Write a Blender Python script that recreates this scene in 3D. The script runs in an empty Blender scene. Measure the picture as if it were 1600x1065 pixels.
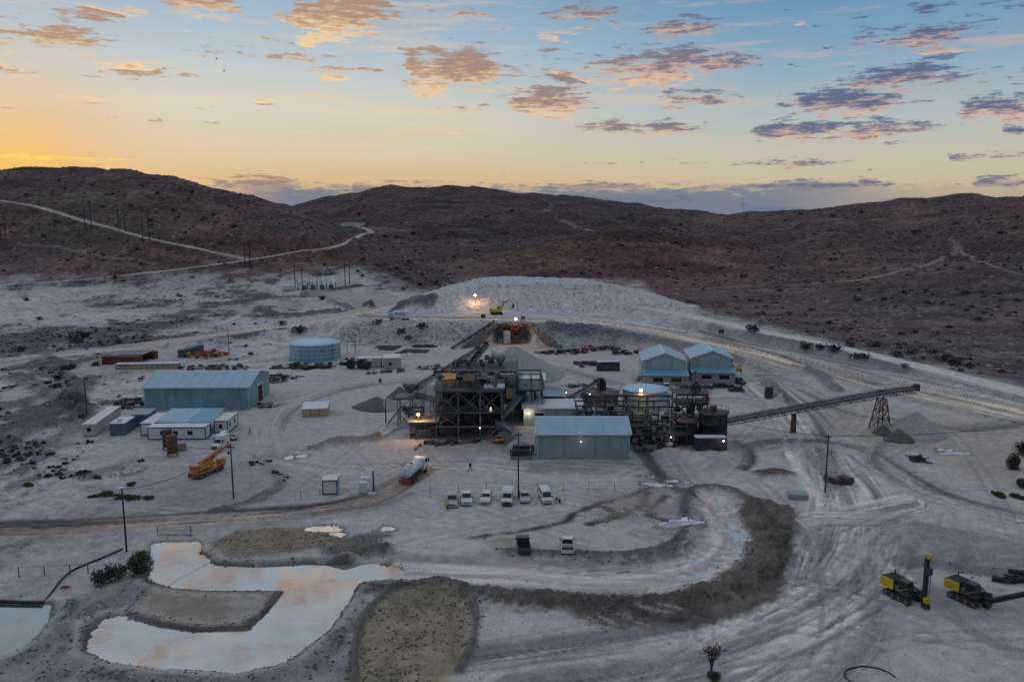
import bpy, bmesh, math, random
import numpy as np
from mathutils import Vector, Matrix

R = math.radians
random.seed(7)
SC = bpy.context.scene
COL = SC.collection

# ------------------------------------------------------------------ camera
CAM_Z, PITCH, FPX = 48.0, R(9.0), 1250.0
cam_data = bpy.data.cameras.new('camera')
cam = bpy.data.objects.new('camera', cam_data)
COL.objects.link(cam)
cam.location = (0, 0, CAM_Z)
cam.rotation_euler = (R(90) - PITCH, 0, 0)
cam_data.sensor_width = 36.0
cam_data.lens = 36.0 * FPX / 1600.0
cam_data.clip_start = 0.5
cam_data.clip_end = 20000
SC.camera = cam
SC.view_settings.view_transform = 'Standard'
SC.view_settings.look = 'None'
SC.view_settings.exposure = 0.74
SKY_STRENGTH = 0.7
SC.view_settings.gamma = 1.0
SC.view_settings.use_curve_mapping = False
SC.cycles.max_bounces = 5
SC.cycles.diffuse_bounces = 2
SC.cycles.glossy_bounces = 3
SC.cycles.transmission_bounces = 2
SC.cycles.sample_clamp_indirect = 4
SC.cycles.use_denoising = True

# ------------------------------------------------------------------ sun (just under the crest of the west hill)
SUN_AZ, SUN_EL = R(-31), R(1.2)
sun_dir = Vector((math.sin(SUN_AZ) * math.cos(SUN_EL), math.cos(SUN_AZ) * math.cos(SUN_EL), math.sin(SUN_EL)))
sl = bpy.data.lights.new('sun', 'SUN')
sl.energy = 0.6
sl.angle = R(2.0)
sl.color = (1.0, 0.62, 0.34)
so = bpy.data.objects.new('sun', sl)
COL.objects.link(so)
so.rotation_euler = sun_dir.to_track_quat('Z', 'Y').to_euler()
so.location = (-300, 500, 300)

# ------------------------------------------------------------------ sky
def ae(u, v):
    """azimuth, elevation (degrees) of a direction"""
    x = (u - 800) / FPX; up = (532.5 - v) / FPX
    dy = math.cos(PITCH) + up * math.sin(PITCH); dz = -math.sin(PITCH) + up * math.cos(PITCH)
    return math.degrees(math.atan2(x, dy)), math.degrees(math.atan2(dz, math.hypot(x, dy)))

class NT:
    def __init__(s, tree): s.t = tree; s.n = tree.nodes; s.l = tree.links
    def node(s, typ, **kw):
        n = s.n.new(typ)
        for k, v in kw.items(): setattr(n, k, v)
        return n
    def put(s, sock, v):
        if isinstance(v, bpy.types.NodeSocket): s.l.new(v, sock)
        elif v is not None: sock.default_value = v
    def m(s, op, a, b=None, c=None, clamp=False):
        n = s.n.new('ShaderNodeMath'); n.operation = op; n.use_clamp = clamp
        s.put(n.inputs[0], a); s.put(n.inputs[1], b); s.put(n.inputs[2], c)
        return n.outputs[0]
    def v(s, op, a, b=None):
        n = s.n.new('ShaderNodeVectorMath'); n.operation = op
        s.put(n.inputs[0], a); s.put(n.inputs[1], b)
        return n.outputs['Value'] if op in ('LENGTH', 'DOT_PRODUCT') else n.outputs[0]
    def ss(s, x, a, b, lo=0.0, hi=1.0):
        n = s.n.new('ShaderNodeMapRange'); n.interpolation_type = 'SMOOTHSTEP'
        s.put(n.inputs[0], x)
        for i, q in enumerate((a, b, lo, hi)): s.put(n.inputs[i + 1], q)
        return n.outputs[0]
    def mix(s, f, a, b, mode='MIX'):
        n = s.n.new('ShaderNodeMix'); n.data_type = 'RGBA'; n.blend_type = mode
        s.put(n.inputs[0], f); s.put(n.inputs[6], a); s.put(n.inputs[7], b)
        return n.outputs[2]
    def ramp(s, f, stops):
        n = s.n.new('ShaderNodeValToRGB'); e = n.color_ramp.elements
        while len(e) < len(stops): e.new(0.5)
        for el, (p, c) in zip(e, stops): el.position = p; el.color = (*c, 1)
        s.put(n.inputs[0], f)
        return n.outputs[0]
    def noise(s, vec, scale, detail=4, rough=0.55, dist=0.0, dim='3D'):
        n = s.n.new('ShaderNodeTexNoise'); n.noise_dimensions = dim
        s.put(n.inputs['Vector'], vec); n.inputs['Scale'].default_value = scale
        n.inputs['Detail'].default_value = detail; n.inputs['Roughness'].default_value = rough
        n.inputs['Distortion'].default_value = dist
        return n.outputs[0]

def C(r, g, b): return (r, g, b, 1.0)
def srgb(r, g, b):
    f = lambda c: (c / 255 / 12.92) if c / 255 <= 0.04045 else ((c / 255 + 0.055) / 1.055) ** 2.4
    return (f(r), f(g), f(b))

# the rows of broken cloud: (u, v, half width, half height, strength) turned into sky directions
CLOUDS = [
    [(320, 4, 85, 24, .95), (520, 24, 135, 32, 1.15), (720, 20, 60, 16, .6), (910, 26, 70, 26, .75), (1060, 45, 75, 28, .85), (1190, 20, 50, 14, .5), (1400, 62, 130, 26, .8), (1570, 72, 80, 28, .9)],
    [(60, 58, 110, 26, .85), (200, 68, 40, 12, .5), (400, 86, 150, 16, .75), (690, 112, 120, 34, 1.3), (1030, 100, 140, 30, 1.15), (1210, 105, 40, 14, .6), (1420, 124, 110, 26, 1.0), (1580, 126, 60, 22, 1.1)],
    [(150, 120, 60, 10, .35), (545, 108, 60, 12, .6), (860, 158, 90, 26, 1.05), (1080, 155, 75, 19, .95), (1310, 162, 110, 22, 1.15), (1560, 168, 85, 22, 1.15)],
    [(270, 190, 100, 9, .4), (720, 168, 80, 9, .45), (1000, 200, 115, 15, 1.0), (1290, 203, 170, 20, 1.1), (1530, 207, 80, 15, .95)],
    [(90, 247, 100, 8, .75), (980, 255, 90, 6, .4), (1210, 255, 110, 10, .85), (1380, 228, 60, 10, .7), (1500, 247, 110, 10, .85)],
    [(180, 240, 60, 4, .4), (640, 284, 90, 7, .8), (870, 291, 130, 9, .95), (1300, 290, 140, 11, .95), (1560, 283, 140, 12, 1.0)],
    [(100, 285, 100, 9, .5), (400, 290, 110, 16, 1.1), (560, 303, 120, 15, 1.1), (880, 316, 210, 15, 1.15), (1150, 328, 150, 14, 1.1), (1420, 316, 130, 8, .8)],
    [(-80, -300, 120, 34, .85), (210, -270, 90, 30, .95), (420, -350, 110, 34, .95), (720, -240, 120, 32, .9), (1055, -190, 130, 36, 1.2), (1330, -260, 120, 32, .95), (1600, -210, 110, 34, .95)]]
world = bpy.data.worlds.new('World'); SC.world = world; world.use_nodes = True

def build_world():
    k = NT(world.node_tree); k.n.clear()
    out = k.node('ShaderNodeOutputWorld'); bg = k.node('ShaderNodeBackground')
    k.l.new(bg.outputs[0], out.inputs[0])
    tc = k.node('ShaderNodeTexCoord'); d = tc.outputs['Generated']
    s = k.node('ShaderNodeSeparateXYZ'); k.l.new(d, s.inputs[0])
    x, y, z = s.outputs
    e = k.m('MULTIPLY', k.m('ARCSINE', z), 57.2958)
    a = k.m('MULTIPLY', k.m('ARCTAN2', x, y), 57.2958)
    cb = k.node('ShaderNodeCombineXYZ'); k.put(cb.inputs[0], a); k.put(cb.inputs[1], e)
    p = cb.outputs[0]
    sky = k.node('ShaderNodeTexSky'); sky.sky_type = 'NISHITA'; sky.sun_disc = False
    sky.sun_elevation = SUN_EL; sky.sun_rotation = SUN_AZ; sky.altitude = 1000
    sky.air_density = 1.0; sky.dust_density = 1.6; sky.ozone_density = 1.4
    nish = k.mix(1.0, sky.outputs[0], C(0.06, 0.06, 0.065), 'MULTIPLY')
    # twilight colours by height above the horizon, warmer towards the sun
    f = k.m('DIVIDE', e, 90.0, clamp=True)
    P = lambda deg: deg / 90.0
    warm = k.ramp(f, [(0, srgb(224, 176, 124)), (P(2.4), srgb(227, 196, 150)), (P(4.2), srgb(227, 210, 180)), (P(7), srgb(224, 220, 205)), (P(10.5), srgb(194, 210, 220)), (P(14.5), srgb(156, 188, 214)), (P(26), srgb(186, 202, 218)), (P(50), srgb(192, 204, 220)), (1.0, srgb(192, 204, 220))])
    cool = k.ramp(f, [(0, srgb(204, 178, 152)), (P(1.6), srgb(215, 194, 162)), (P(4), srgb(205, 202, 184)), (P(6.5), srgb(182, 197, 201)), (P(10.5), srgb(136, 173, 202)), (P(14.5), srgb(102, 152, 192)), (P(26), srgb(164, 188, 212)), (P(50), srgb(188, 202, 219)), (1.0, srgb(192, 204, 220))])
    sd = (math.sin(SUN_AZ), math.cos(SUN_AZ), 0)
    ca = k.v('DOT_PRODUCT', d, sd)
    grad = k.mix(k.ss(ca, 0.62, 1.0), cool, warm)
    glow = k.m('POWER', k.m('MAXIMUM', k.v('DOT_PRODUCT', d, tuple(Vector((sd[0], sd[1], 0.045)).normalized())), 0.0), 1500.0)
    col = k.mix(0.9, nish, grad)
    col = k.mix(k.m('MULTIPLY', k.m('POWER', glow, 0.13), 0.55), col, C(*srgb(250, 178, 84)))
    col = k.mix(k.m('MULTIPLY', glow, 0.7), col, C(1.0, 0.62, 0.12))
    # clouds: each row holds strength, height and thickness along the azimuth
    k0 = math.degrees(1 / FPX) * 1.25
    A0, A1, E1, H1 = -40.0, 40.0, 40.0, 4.0
    fa = k.m('DIVIDE', k.m('SUBTRACT', a, A0), A1 - A0)
    F = S = None
    for row in CLOUDS:
        st, prev = [], -1
        for (u, v, w, h, q) in row:
            h *= 0.72; a0, e0 = ae(u, v); w *= k0
            for da, qq in ((-w, 0), (-.3 * w, q), (.3 * w, q), (w, 0)):
                pos = max((a0 + da - A0) / (A1 - A0), prev + .0012); prev = pos
                st.append((min(pos, 1.0), (qq / 1.5, e0 / E1, h * k0 / H1)))
        rp = k.ramp(fa, st)
        sp = k.node('ShaderNodeSeparateXYZ'); k.l.new(rp, sp.inputs[0])
        dv = k.m('DIVIDE', k.m('SUBTRACT', e, k.m('MULTIPLY', sp.outputs[1], E1)), k.m('MULTIPLY', sp.outputs[2], H1))
        fq = k.m('SUBTRACT', k.m('MULTIPLY_ADD', sp.outputs[0], 1.9, -0.25), k.m('MULTIPLY', k.m('ABSOLUTE', dv), 0.95))
        if F is None: F, S = fq, dv
        else:
            S = k.m('ADD', S, k.m('MULTIPLY', k.m('GREATER_THAN', fq, F), k.m('SUBTRACT', dv, S)))
            F = k.m('MAXIMUM', F, fq)
    F = k.m('MAXIMUM', F, -0.5)
    nz = k.noise(k.v('MULTIPLY', p, (0.20, 0.85, 0)), 1.0, 4, 0.62, dim='2D')
    nd = k.noise(k.v('MULTIPLY', p, (0.62, 3.6, 0)), 1.0, 4, 0.70, dim='2D')
    # the rest of the sky carries the same kind of broken cloud
    big = k.m('MULTIPLY_ADD', k.noise(k.v('MULTIPLY', p, (0.10, 0.24, 0)), 1.0, 2, 0.5, dim='2D'), 2.4, -1.25)
    F = k.m('MAXIMUM', F, k.m('ADD', k.ss(e, 12.0, 20.0, -0.9, 0.18), big))
    small = k.m('MULTIPLY_ADD', k.noise(k.v('MULTIPLY', p, (0.17, 0.62, 0)), 1.0, 2, 0.5, dim='2D'), 4.6, -2.78)
    F = k.m('MAXIMUM', F, k.m('ADD', small, k.ss(e, 3.5, 9.0, -0.9, 0.0)))
    D1 = k.m('ADD', F, k.m('ADD', k.m('MULTIPLY_ADD', nz, 2.7, -1.43), k.m('MULTIPLY_ADD', nd, 2.9, -1.5)))
    alpha = k.ss(D1, 0.02, 0.55)
    # lit from below and from the sun's side: undersides and thin edges glow, the bodies stay slate
    body = k.ss(k.m('ADD', k.m('ADD', k.m('MULTIPLY', S, 0.62), k.m('MULTIPLY', D1, 0.22)), k.m('MULTIPLY_ADD', nd, 2.0, -1.0)), -0.55, 0.55)
    sunny = k.ss(ca, 0.62, 0.985)
    peach = k.mix(sunny, C(*srgb(230, 184, 156)), C(*srgb(250, 212, 160)))
    slate = k.mix(sunny, C(*srgb(92, 106, 138)), C(*srgb(182, 146, 120)))
    slate = k.mix(k.ss(e, 3.2, 0.6), slate, C(*srgb(106, 117, 138)))
    body = k.m('MAXIMUM', body, k.ss(e, 3.2, 0.8, 0.0, 0.85))
    cc = k.mix(body, peach, slate)
    fire = k.m('MULTIPLY', k.ss(ca, 0.978, 0.997), k.ss(e, 6.0, 3.6))
    cc = k.mix(fire, cc, C(1.0, 0.72, 0.16))
    thin = k.m('MULTIPLY', alpha, k.ss(D1, 0.1, 0.9, 0.5, 0.95))
    wisp = k.m('MULTIPLY', k.ss(k.m('ADD', k.noise(k.v('MULTIPLY', p, (0.055, 0.75, 0)), 1.0, 4, 0.6, dim='2D'), k.m('MULTIPLY_ADD', nd, 0.35, -0.17)), 0.5, 0.72), k.m('MULTIPLY', k.ss(e, 3.0, 6.0), 0.34))
    col = k.mix(wisp, col, peach)
    col = k.mix(thin, col, cc)
    # the slate bank lying along the horizon
    bank = k.m('MULTIPLY', k.ss(k.m('ADD', e, k.m('MULTIPLY_ADD', nd, 2.0, -1.0)), 2.2, 1.35), k.m('MULTIPLY', k.ss(a, -21.0, -15.0), k.ss(a, 30.0, 16.0, 0.25, 1.0)))
    col = k.mix(k.m('MULTIPLY', bank, 0.88), col, C(*srgb(104, 120, 144)))
    # the eastern sky, away from the sunset, is already dim
    dim = k.m('MULTIPLY', k.ss(ca, 0.55, -0.55), k.ss(e, 75.0, 20.0, 0.15, 0.62))
    col = k.mix(dim, col, C(*srgb(44, 60, 88)))
    # below the horizon: dull ground tone
    col = k.mix(k.ss(e, -0.2, -2.0), col, C(0.10, 0.09, 0.09))
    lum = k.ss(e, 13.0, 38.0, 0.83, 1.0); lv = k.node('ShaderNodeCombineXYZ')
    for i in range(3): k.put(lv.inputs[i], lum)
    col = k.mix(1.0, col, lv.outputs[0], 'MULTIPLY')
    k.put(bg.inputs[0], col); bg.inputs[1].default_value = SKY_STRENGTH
build_world()

# ------------------------------------------------------------------ terrain: one height field, split by what covers it
RNG = np.random.RandomState(11)
_TAB = RNG.rand(512, 512).astype(np.float32)
def vnoise(x, y, seed=0):
    x = x + seed * 17.31; y = y + seed * 9.77
    xi = np.floor(x); yi = np.floor(y); fx = (x - xi).astype(np.float32); fy = (y - yi).astype(np.float32)
    xi = xi.astype(np.int64) & 511; yi = yi.astype(np.int64) & 511; x1 = (xi + 1) & 511; y1 = (yi + 1) & 511
    fx = fx * fx * (3 - 2 * fx); fy = fy * fy * (3 - 2 * fy)
    a = _TAB[xi, yi]; b = _TAB[x1, yi]; c = _TAB[xi, y1]; d = _TAB[x1, y1]
    return (a + (b - a) * fx) * (1 - fy) + (c + (d - c) * fx) * fy
def fbm(x, y, scale, octv=4, gain=0.5, seed=0):
    """0..1, about 0.5"""
    s = 0.0; amp = 1.0; tot = 0.0; x = x / scale; y = y / scale
    for i in range(octv):
        s = s + amp * vnoise(x, y, seed + i * 3.1); tot += amp; amp *= gain
        x, y = (x * 0.8 - y * 0.6) * 2.03, (x * 0.6 + y * 0.8) * 2.03
    return s / tot
def sstep(x, a, b):
    t = np.clip((x - a) / (b - a), 0, 1); return t * t * (3 - 2 * t)
def pdir(u, v):
    x = (u - 800) / FPX; up = (532.5 - v) / FPX
    return np.array((x, math.cos(PITCH) + up * math.sin(PITCH), -math.sin(PITCH) + up * math.cos(PITCH)))
def flat(u, v, z=0.0):
    d = pdir(u, v); t = (CAM_Z - z) / -d[2]
    return d[0] * t, d[1] * t
def at_y(u, v, Y):
    d = pdir(u, v); return d[0] / d[1] * Y, Y, CAM_Z + d[2] / d[1] * Y
def skyz(u, v, Y): return at_y(u, v, Y)[2]

Y0, Y1, RY, S1, NS = 50.0, 1500.0, 0.0036, 1.04, 993
NR = int(math.log(Y1 / Y0) / RY)
gy = Y0 * np.exp(np.arange(NR) * RY)
gs = np.linspace(-S1, S1, NS)
GX = (gy[:, None] * gs[None, :]); GY = np.repeat(gy[:, None], NS, 1)
GS = np.repeat(gs[None, :], NR, 0)

def layer(pts, Yb, back=500.0):
    """a ridge: pts = (u, v of the crest, distance of the crest)"""
    us = np.array([(p[0] - 800) / FPX / math.cos(PITCH) for p in pts])
    yc = np.interp(GS, us, [p[2] for p in pts])
    zc = np.interp(GS, us, [skyz(*p) for p in pts])
    yb = np.interp(GS, [(u - 800) / FPX for u, _ in Yb], [y for _, y in Yb])
    t = np.clip((GY - yb) / (yc - yb), 0, 1)
    h = zc * (0.35 * t + 0.65 * t * t * (3 - 2 * t))
    h = h - 14.0 * (1 - np.clip(t * 9, 0, 1))
    t2 = np.clip((GY - yc) / back, 0, 1)
    return h * (1 - t2 * t2 * (3 - 2 * t2) * 0.9)
Lp = lambda pts: pts
A = layer([(-300, 272, 760), (0, 266, 740), (100, 259, 735), (170, 256, 730), (220, 259, 720), (280, 272, 715), (340, 288, 705), (400, 304, 690), (455, 319, 670), (520, 343, 630), (580, 370, 590), (640, 402, 540), (700, 436, 500), (760, 470, 480), (900, 560, 480), (2000, 700, 480)], [(-400, 360), (300, 400), (700, 430)], 420)
B = layer([(-300, 350, 1250), (300, 352, 1250), (455, 319, 1250), (520, 305, 1240), (600, 295, 1230), (660, 292, 1220), (740, 293, 1210), (850, 303, 1200), (950, 315, 1190), (1050, 326, 1180), (1140, 333, 1180), (1300, 350, 1180), (2000, 380, 1180)], [(-400, 560), (2000, 560)], 400)
Cc = layer([(-300, 520, 1000), (700, 450, 1000), (1000, 352, 1050), (1140, 332, 1060), (1200, 326, 1060), (1350, 317, 1040), (1470, 313, 1030), (1600, 308, 1020), (1950, 300, 1000)], [(-400, 600), (1000, 480), (1100, 400), (1350, 300), (1600, 245), (2000, 200)], 450)
Dd = layer([(-300, 560, 560), (560, 520, 560), (640, 452, 560), (700, 426, 575), (750, 406, 590), (800, 388, 610), (850, 372, 630), (930, 356, 660), (1000, 351, 680), (1060, 357, 690), (1130, 367, 700), (1220, 386, 700), (1400, 440, 700), (2000, 560, 600)], [(-400, 460), (800, 450), (1100, 430), (2000, 400)], 260)
def smax(a, b, k):
    h = np.clip(0.5 + 0.5 * (a - b) / k, 0, 1); return b + (a - b) * h + k * h * (1 - h)
GZ = 0.026 * np.maximum(GY - 300, 0)
plainrise = GZ.copy()
for L, kk in ((A, 5), (B, 5), (Cc, 5), (Dd, 4)):
    GZ = smax(GZ, L, kk) - kk * 0.0
GZ -= 0.0
HILL = np.clip((GZ - plainrise - 3.0) / 12.0, 0, 1)     # how much hill
U = 800 + FPX * GX / (GY * math.cos(PITCH) - (GZ - CAM_Z) * math.sin(PITCH))
# gullies and knolls on the hills
far = np.clip((GY - 300) / 400, 0, 1)
GZ += HILL * ((fbm(GX, GY, 150, 4, 0.5, 1) - 0.5) * 13 + (fbm(GX, GY, 34, 4, 0.55, 2) - 0.5) * 6.0 - (0.16 - np.abs(fbm(GX * .8 + GY * .5, GY * .55 - GX * .3, 85, 3, .5, 61) - .5)) * 26 * (HILL > .3))
GZ += HILL * (fbm(GX, GY, 9, 3, 0.6, 3) - 0.5) * 1.6 * far

def gz(x, y):
    """height of the terrain under (x, y)"""
    y = max(min(y, gy[-2]), gy[0]); i = math.log(y / Y0) / RY; j = (x / y + S1) / (2 * S1) * (NS - 1)
    i = max(0, min(NR - 2, i)); j = max(0, min(NS - 2, j)); a, b = int(i), int(j); f, g = i - a, j - b
    return float((GZ[a, b] * (1 - g) + GZ[a, b + 1] * g) * (1 - f) + (GZ[a + 1, b] * (1 - g) + GZ[a + 1, b + 1] * g) * f)
def hit(u, v):
    """the point of the terrain that the photograph shows at (u, v)"""
    d = pdir(u, v); y = 56.0
    while y < Y1:
        t = y / d[1]
        if CAM_Z + d[2] * t <= gz(d[0] * t, y): break
        y *= 1.004
    lo, hi = y / 1.004, y
    for _ in range(8):
        m = (lo + hi) / 2; t = m / d[1]
        if CAM_Z + d[2] * t <= gz(d[0] * t, m): hi = m
        else: lo = m
    t = hi / d[1]
    return d[0] * t, hi, gz(d[0] * t, hi)
def px(pts): return [hit(u, v)[:2] for u, v in pts]

def smooth(pts, n=6):
    P = [np.array(p, float) for p in pts]; out = []
    for i in range(len(P) - 1):
        p0 = P[max(i - 1, 0)]; p1, p2 = P[i], P[i + 1]; p3 = P[min(i + 2, len(P) - 1)]
        for k in range(n):
            t = k / n
            out.append(0.5 * ((2 * p1) + (p2 - p0) * t + (2 * p0 - 5 * p1 + 4 * p2 - p3) * t * t + (3 * p1 - p0 - 3 * p2 + p3) * t ** 3))
    out.append(P[-1]); return np.array(out)

def sub(pts, margin):
    """flat indices of the grid near a set of points"""
    p = np.asarray(pts); x0, y0 = p[:, 0].min() - margin, p[:, 1].min() - margin; x1, y1 = p[:, 0].max() + margin, p[:, 1].max() + margin
    m = (GX > x0) & (GX < x1) & (GY > y0) & (GY < y1)
    return np.nonzero(m.ravel())[0]
def ribbon(pts, margin, n=6):
    """idx, signed distance, length along, interpolated extra values"""
    P = smooth(pts, n) if n else np.asarray(pts, float)
    idx = sub(P, margin); X = GX.ravel()[idx]; Y = GY.ravel()[idx]
    best = np.full(len(idx), 1e9); sd = np.zeros(len(idx)); al = np.zeros(len(idx)); ext = np.zeros((len(idx), max(P.shape[1] - 2, 1)))
    L = 0.0
    for a, b in zip(P[:-1], P[1:]):
        dx, dy = b[0] - a[0], b[1] - a[1]; ll = math.hypot(dx, dy)
        if ll < 1e-6: continue
        lim = margin + ll
        q = np.nonzero((np.abs(X - (a[0] + b[0]) / 2) < lim) & (np.abs(Y - (a[1] + b[1]) / 2) < lim))[0]
        if len(q):
            rx, ry = X[q] - a[0], Y[q] - a[1]
            t = np.clip((rx * dx + ry * dy) / (ll * ll), 0, 1)
            ex, ey = rx - t * dx, ry - t * dy; d2 = np.hypot(ex, ey)
            w = d2 < best[q]; qq = q[w]
            best[qq] = d2[w]; sd[qq] = (d2 * np.sign(dx * ry - dy * rx))[w]; al[qq] = (L + t * ll)[w]
            if P.shape[1] > 2:
                for c in range(P.shape[1] - 2): ext[qq, c] = (a[2 + c] + t * (b[2 + c] - a[2 + c]))[w]
        L += ll
    k = best < margin
    return idx[k], best[k], sd[k], al[k], ext[k]
def polysd(pts, margin):
    """idx, signed distance to a polygon (inside positive)"""
    P = np.asarray(pts, float); idx = sub(P, margin); X = GX.ravel()[idx]; Y = GY.ravel()[idx]
    best = np.full(len(idx), 1e9); ins = np.zeros(len(idx), bool)
    for a, b in zip(P, np.roll(P, -1, 0)):
        dx, dy = b - a; ll = dx * dx + dy * dy + 1e-9
        rx, ry = X - a[0], Y - a[1]; t = np.clip((rx * dx + ry * dy) / ll, 0, 1)
        best = np.minimum(best, np.hypot(rx - t * dx, ry - t * dy))
        c = ((a[1] > Y) != (b[1] > Y)) & (X < (b[0] - a[0]) * (Y - a[1]) / (b[1] - a[1] + 1e-12) + a[0])
        ins ^= c
    s = np.where(ins, best, -best); k = s > -margin
    return idx[k], s[k]

Zf = GZ.ravel(); Xf = GX.ravel(); Yf = GY.ravel()          # Zf is a view: edits go to GZ
N = Zf.size
CLS = np.zeros(N, np.int8)
WET = np.zeros(N, np.float32)
def L3(a, b, t): return np.asarray(a) * (1 - t[:, None]) + np.asarray(b) * t[:, None]

# ---- ground cover of the open land
hb = [(-400, 470), (0, 474), (200, 458), (430, 444), (560, 440), (660, 462), (700, 452), (1000, 452), (1060, 486), (1200, 516), (1400, 562), (1600, 606), (2000, 690)]
Vv = 532.5 - FPX * ((GZ - CAM_Z) * math.cos(PITCH) + GY * math.sin(PITCH)) / (GY * math.cos(PITCH) - (GZ - CAM_Z) * math.sin(PITCH))
hbv = np.interp(U.ravel(), [p[0] for p in hb], [p[1] for p in hb])
n1 = fbm(Xf, Yf, 60, 4, 0.55, 5); n2 = fbm(Xf, Yf, 13, 4, 0.6, 6); n3 = fbm(Xf, Yf, 3.2, 4, 0.6, 7); n4 = fbm(Xf, Yf, 0.9, 3, 0.6, 8)
left = np.clip((-30 - Xf) / 60, 0, 1)
mott = np.clip((Yf - 215) / 80, 0, 1) * (1 - left) * 0.45 + left
lw = np.clip((-60 - Xf) / 90, 0, 1)
hm = sstep((hbv - Vv.ravel()) + (n1 - 0.5) * (24 + 46 * lw) + (n2 - 0.5) * (16 + 46 * lw) + (n3 - .5) * 20, -8, 14 + 36 * lw)
pale = L3((0.40, 0.385, 0.388), (0.335, 0.312, 0.305), sstep(n1, 0.35, 0.68))
n5 = fbm(Xf, Yf, 0.42, 2, 0.6, 9)
def relief_tone(i=slice(None), g=1.0):  # earth mottling, which also puts missing relief shading into the ground colour
    f = 1 + g * (1.1 * (n2[i] - .5) + 1.15 * (n3[i] - .5) + 1.0 * (n4[i] - .5) + 0.6 * (n5[i] - .5))
    return np.clip(f, .3, 1.7) * (1 - 0.38 * g * sstep(n4[i] * .6 + n5[i] * .4 + (n2[i] - .5) * .5, .62, .76))
pale = pale * (relief_tone(g=.3) * (1 - left) + relief_tone(g=.8) * left)[:, None]
dk = sstep(n2 * 0.5 + n3 * 0.35 + n4 * .15 + (n1 - 0.5) * 0.55, 0.475, 0.60) * mott
gcol = pale * (1 - dk[:, None] * 0.9) + np.array((0.06, 0.056, 0.064)) * dk[:, None] * 0.9
nearhill = np.clip((520 - Yf) / 260, 0, 1)
hill = L3((0.098, 0.062, 0.058), (0.138, 0.081, 0.066), sstep(n1, 0.35, 0.65))
hill = L3(hill, (0.125, 0.105, 0.07), sstep(fbm(Xf, Yf, 70, 3, 0.5, 21), 0.58, 0.74) * 0.5)
hill = L3(hill, (0.138, 0.105, 0.104), nearhill * .75)
band = fbm(Xf * 0.35, Yf, 16, 4, 0.6, 22)
hill = hill * np.clip(0.2 + 1.55 * band, .3, 2)[:, None] * np.clip(0.1 + 1.8 * n3, .3, 2)[:, None] * (1 - .55 * sstep(n4 * .5 + n3 * .5, .56, .66))[:, None]
hill = L3(hill, (0.05, 0.042, 0.042), sstep(n2 * .6 + n3 * .4, .56, .66) * .6)
hill = L3(hill, (0.33, 0.28, 0.255), sstep(n4 * 0.5 + n3 * 0.5, 0.66, 0.80) * 0.6)
_mx = np.maximum(np.maximum(A, B), np.maximum(Cc, Dd)).ravel()
isD = sstep((Dd.ravel() - np.maximum(np.maximum(A, B), Cc).ravel()), -3, 3) * (Dd.ravel() > 1); isB = sstep((B.ravel() - np.maximum(np.maximum(A, Dd), Cc).ravel()), -3, 3) * (B.ravel() > 1)
hill = hill * (1 + isD[:, None] * np.array((.22, .02, -.04))) * (1 - isB[:, None] * np.array((.22, .20, .12)))
hill = hill * (1 - .45 * np.exp(-((Dd.ravel() - _mx) / 4) ** 2) * isD * sstep(Dd.ravel(), 22, 32))[:, None]
VC = gcol * np.array((1.36, 1.285, 1.215)) * (1 - hm[:, None]) + hill * hm[:, None]
CLS[hm > 0.55] = 1
# lumpy, dug-over ground outside the tracks
rough = (1 - HILL.ravel()) * (0.2 + 0.8 * left * np.clip((Yf - 110) / 60, 0.12, 1))
Zf += rough * ((n2 - 0.5) * 1.3 + (n3 - 0.5) * 0.55) * np.clip((Yf - 60) / 60, 0.3, 1)
Zf += (n4 - 0.5) * 0.10

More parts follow.
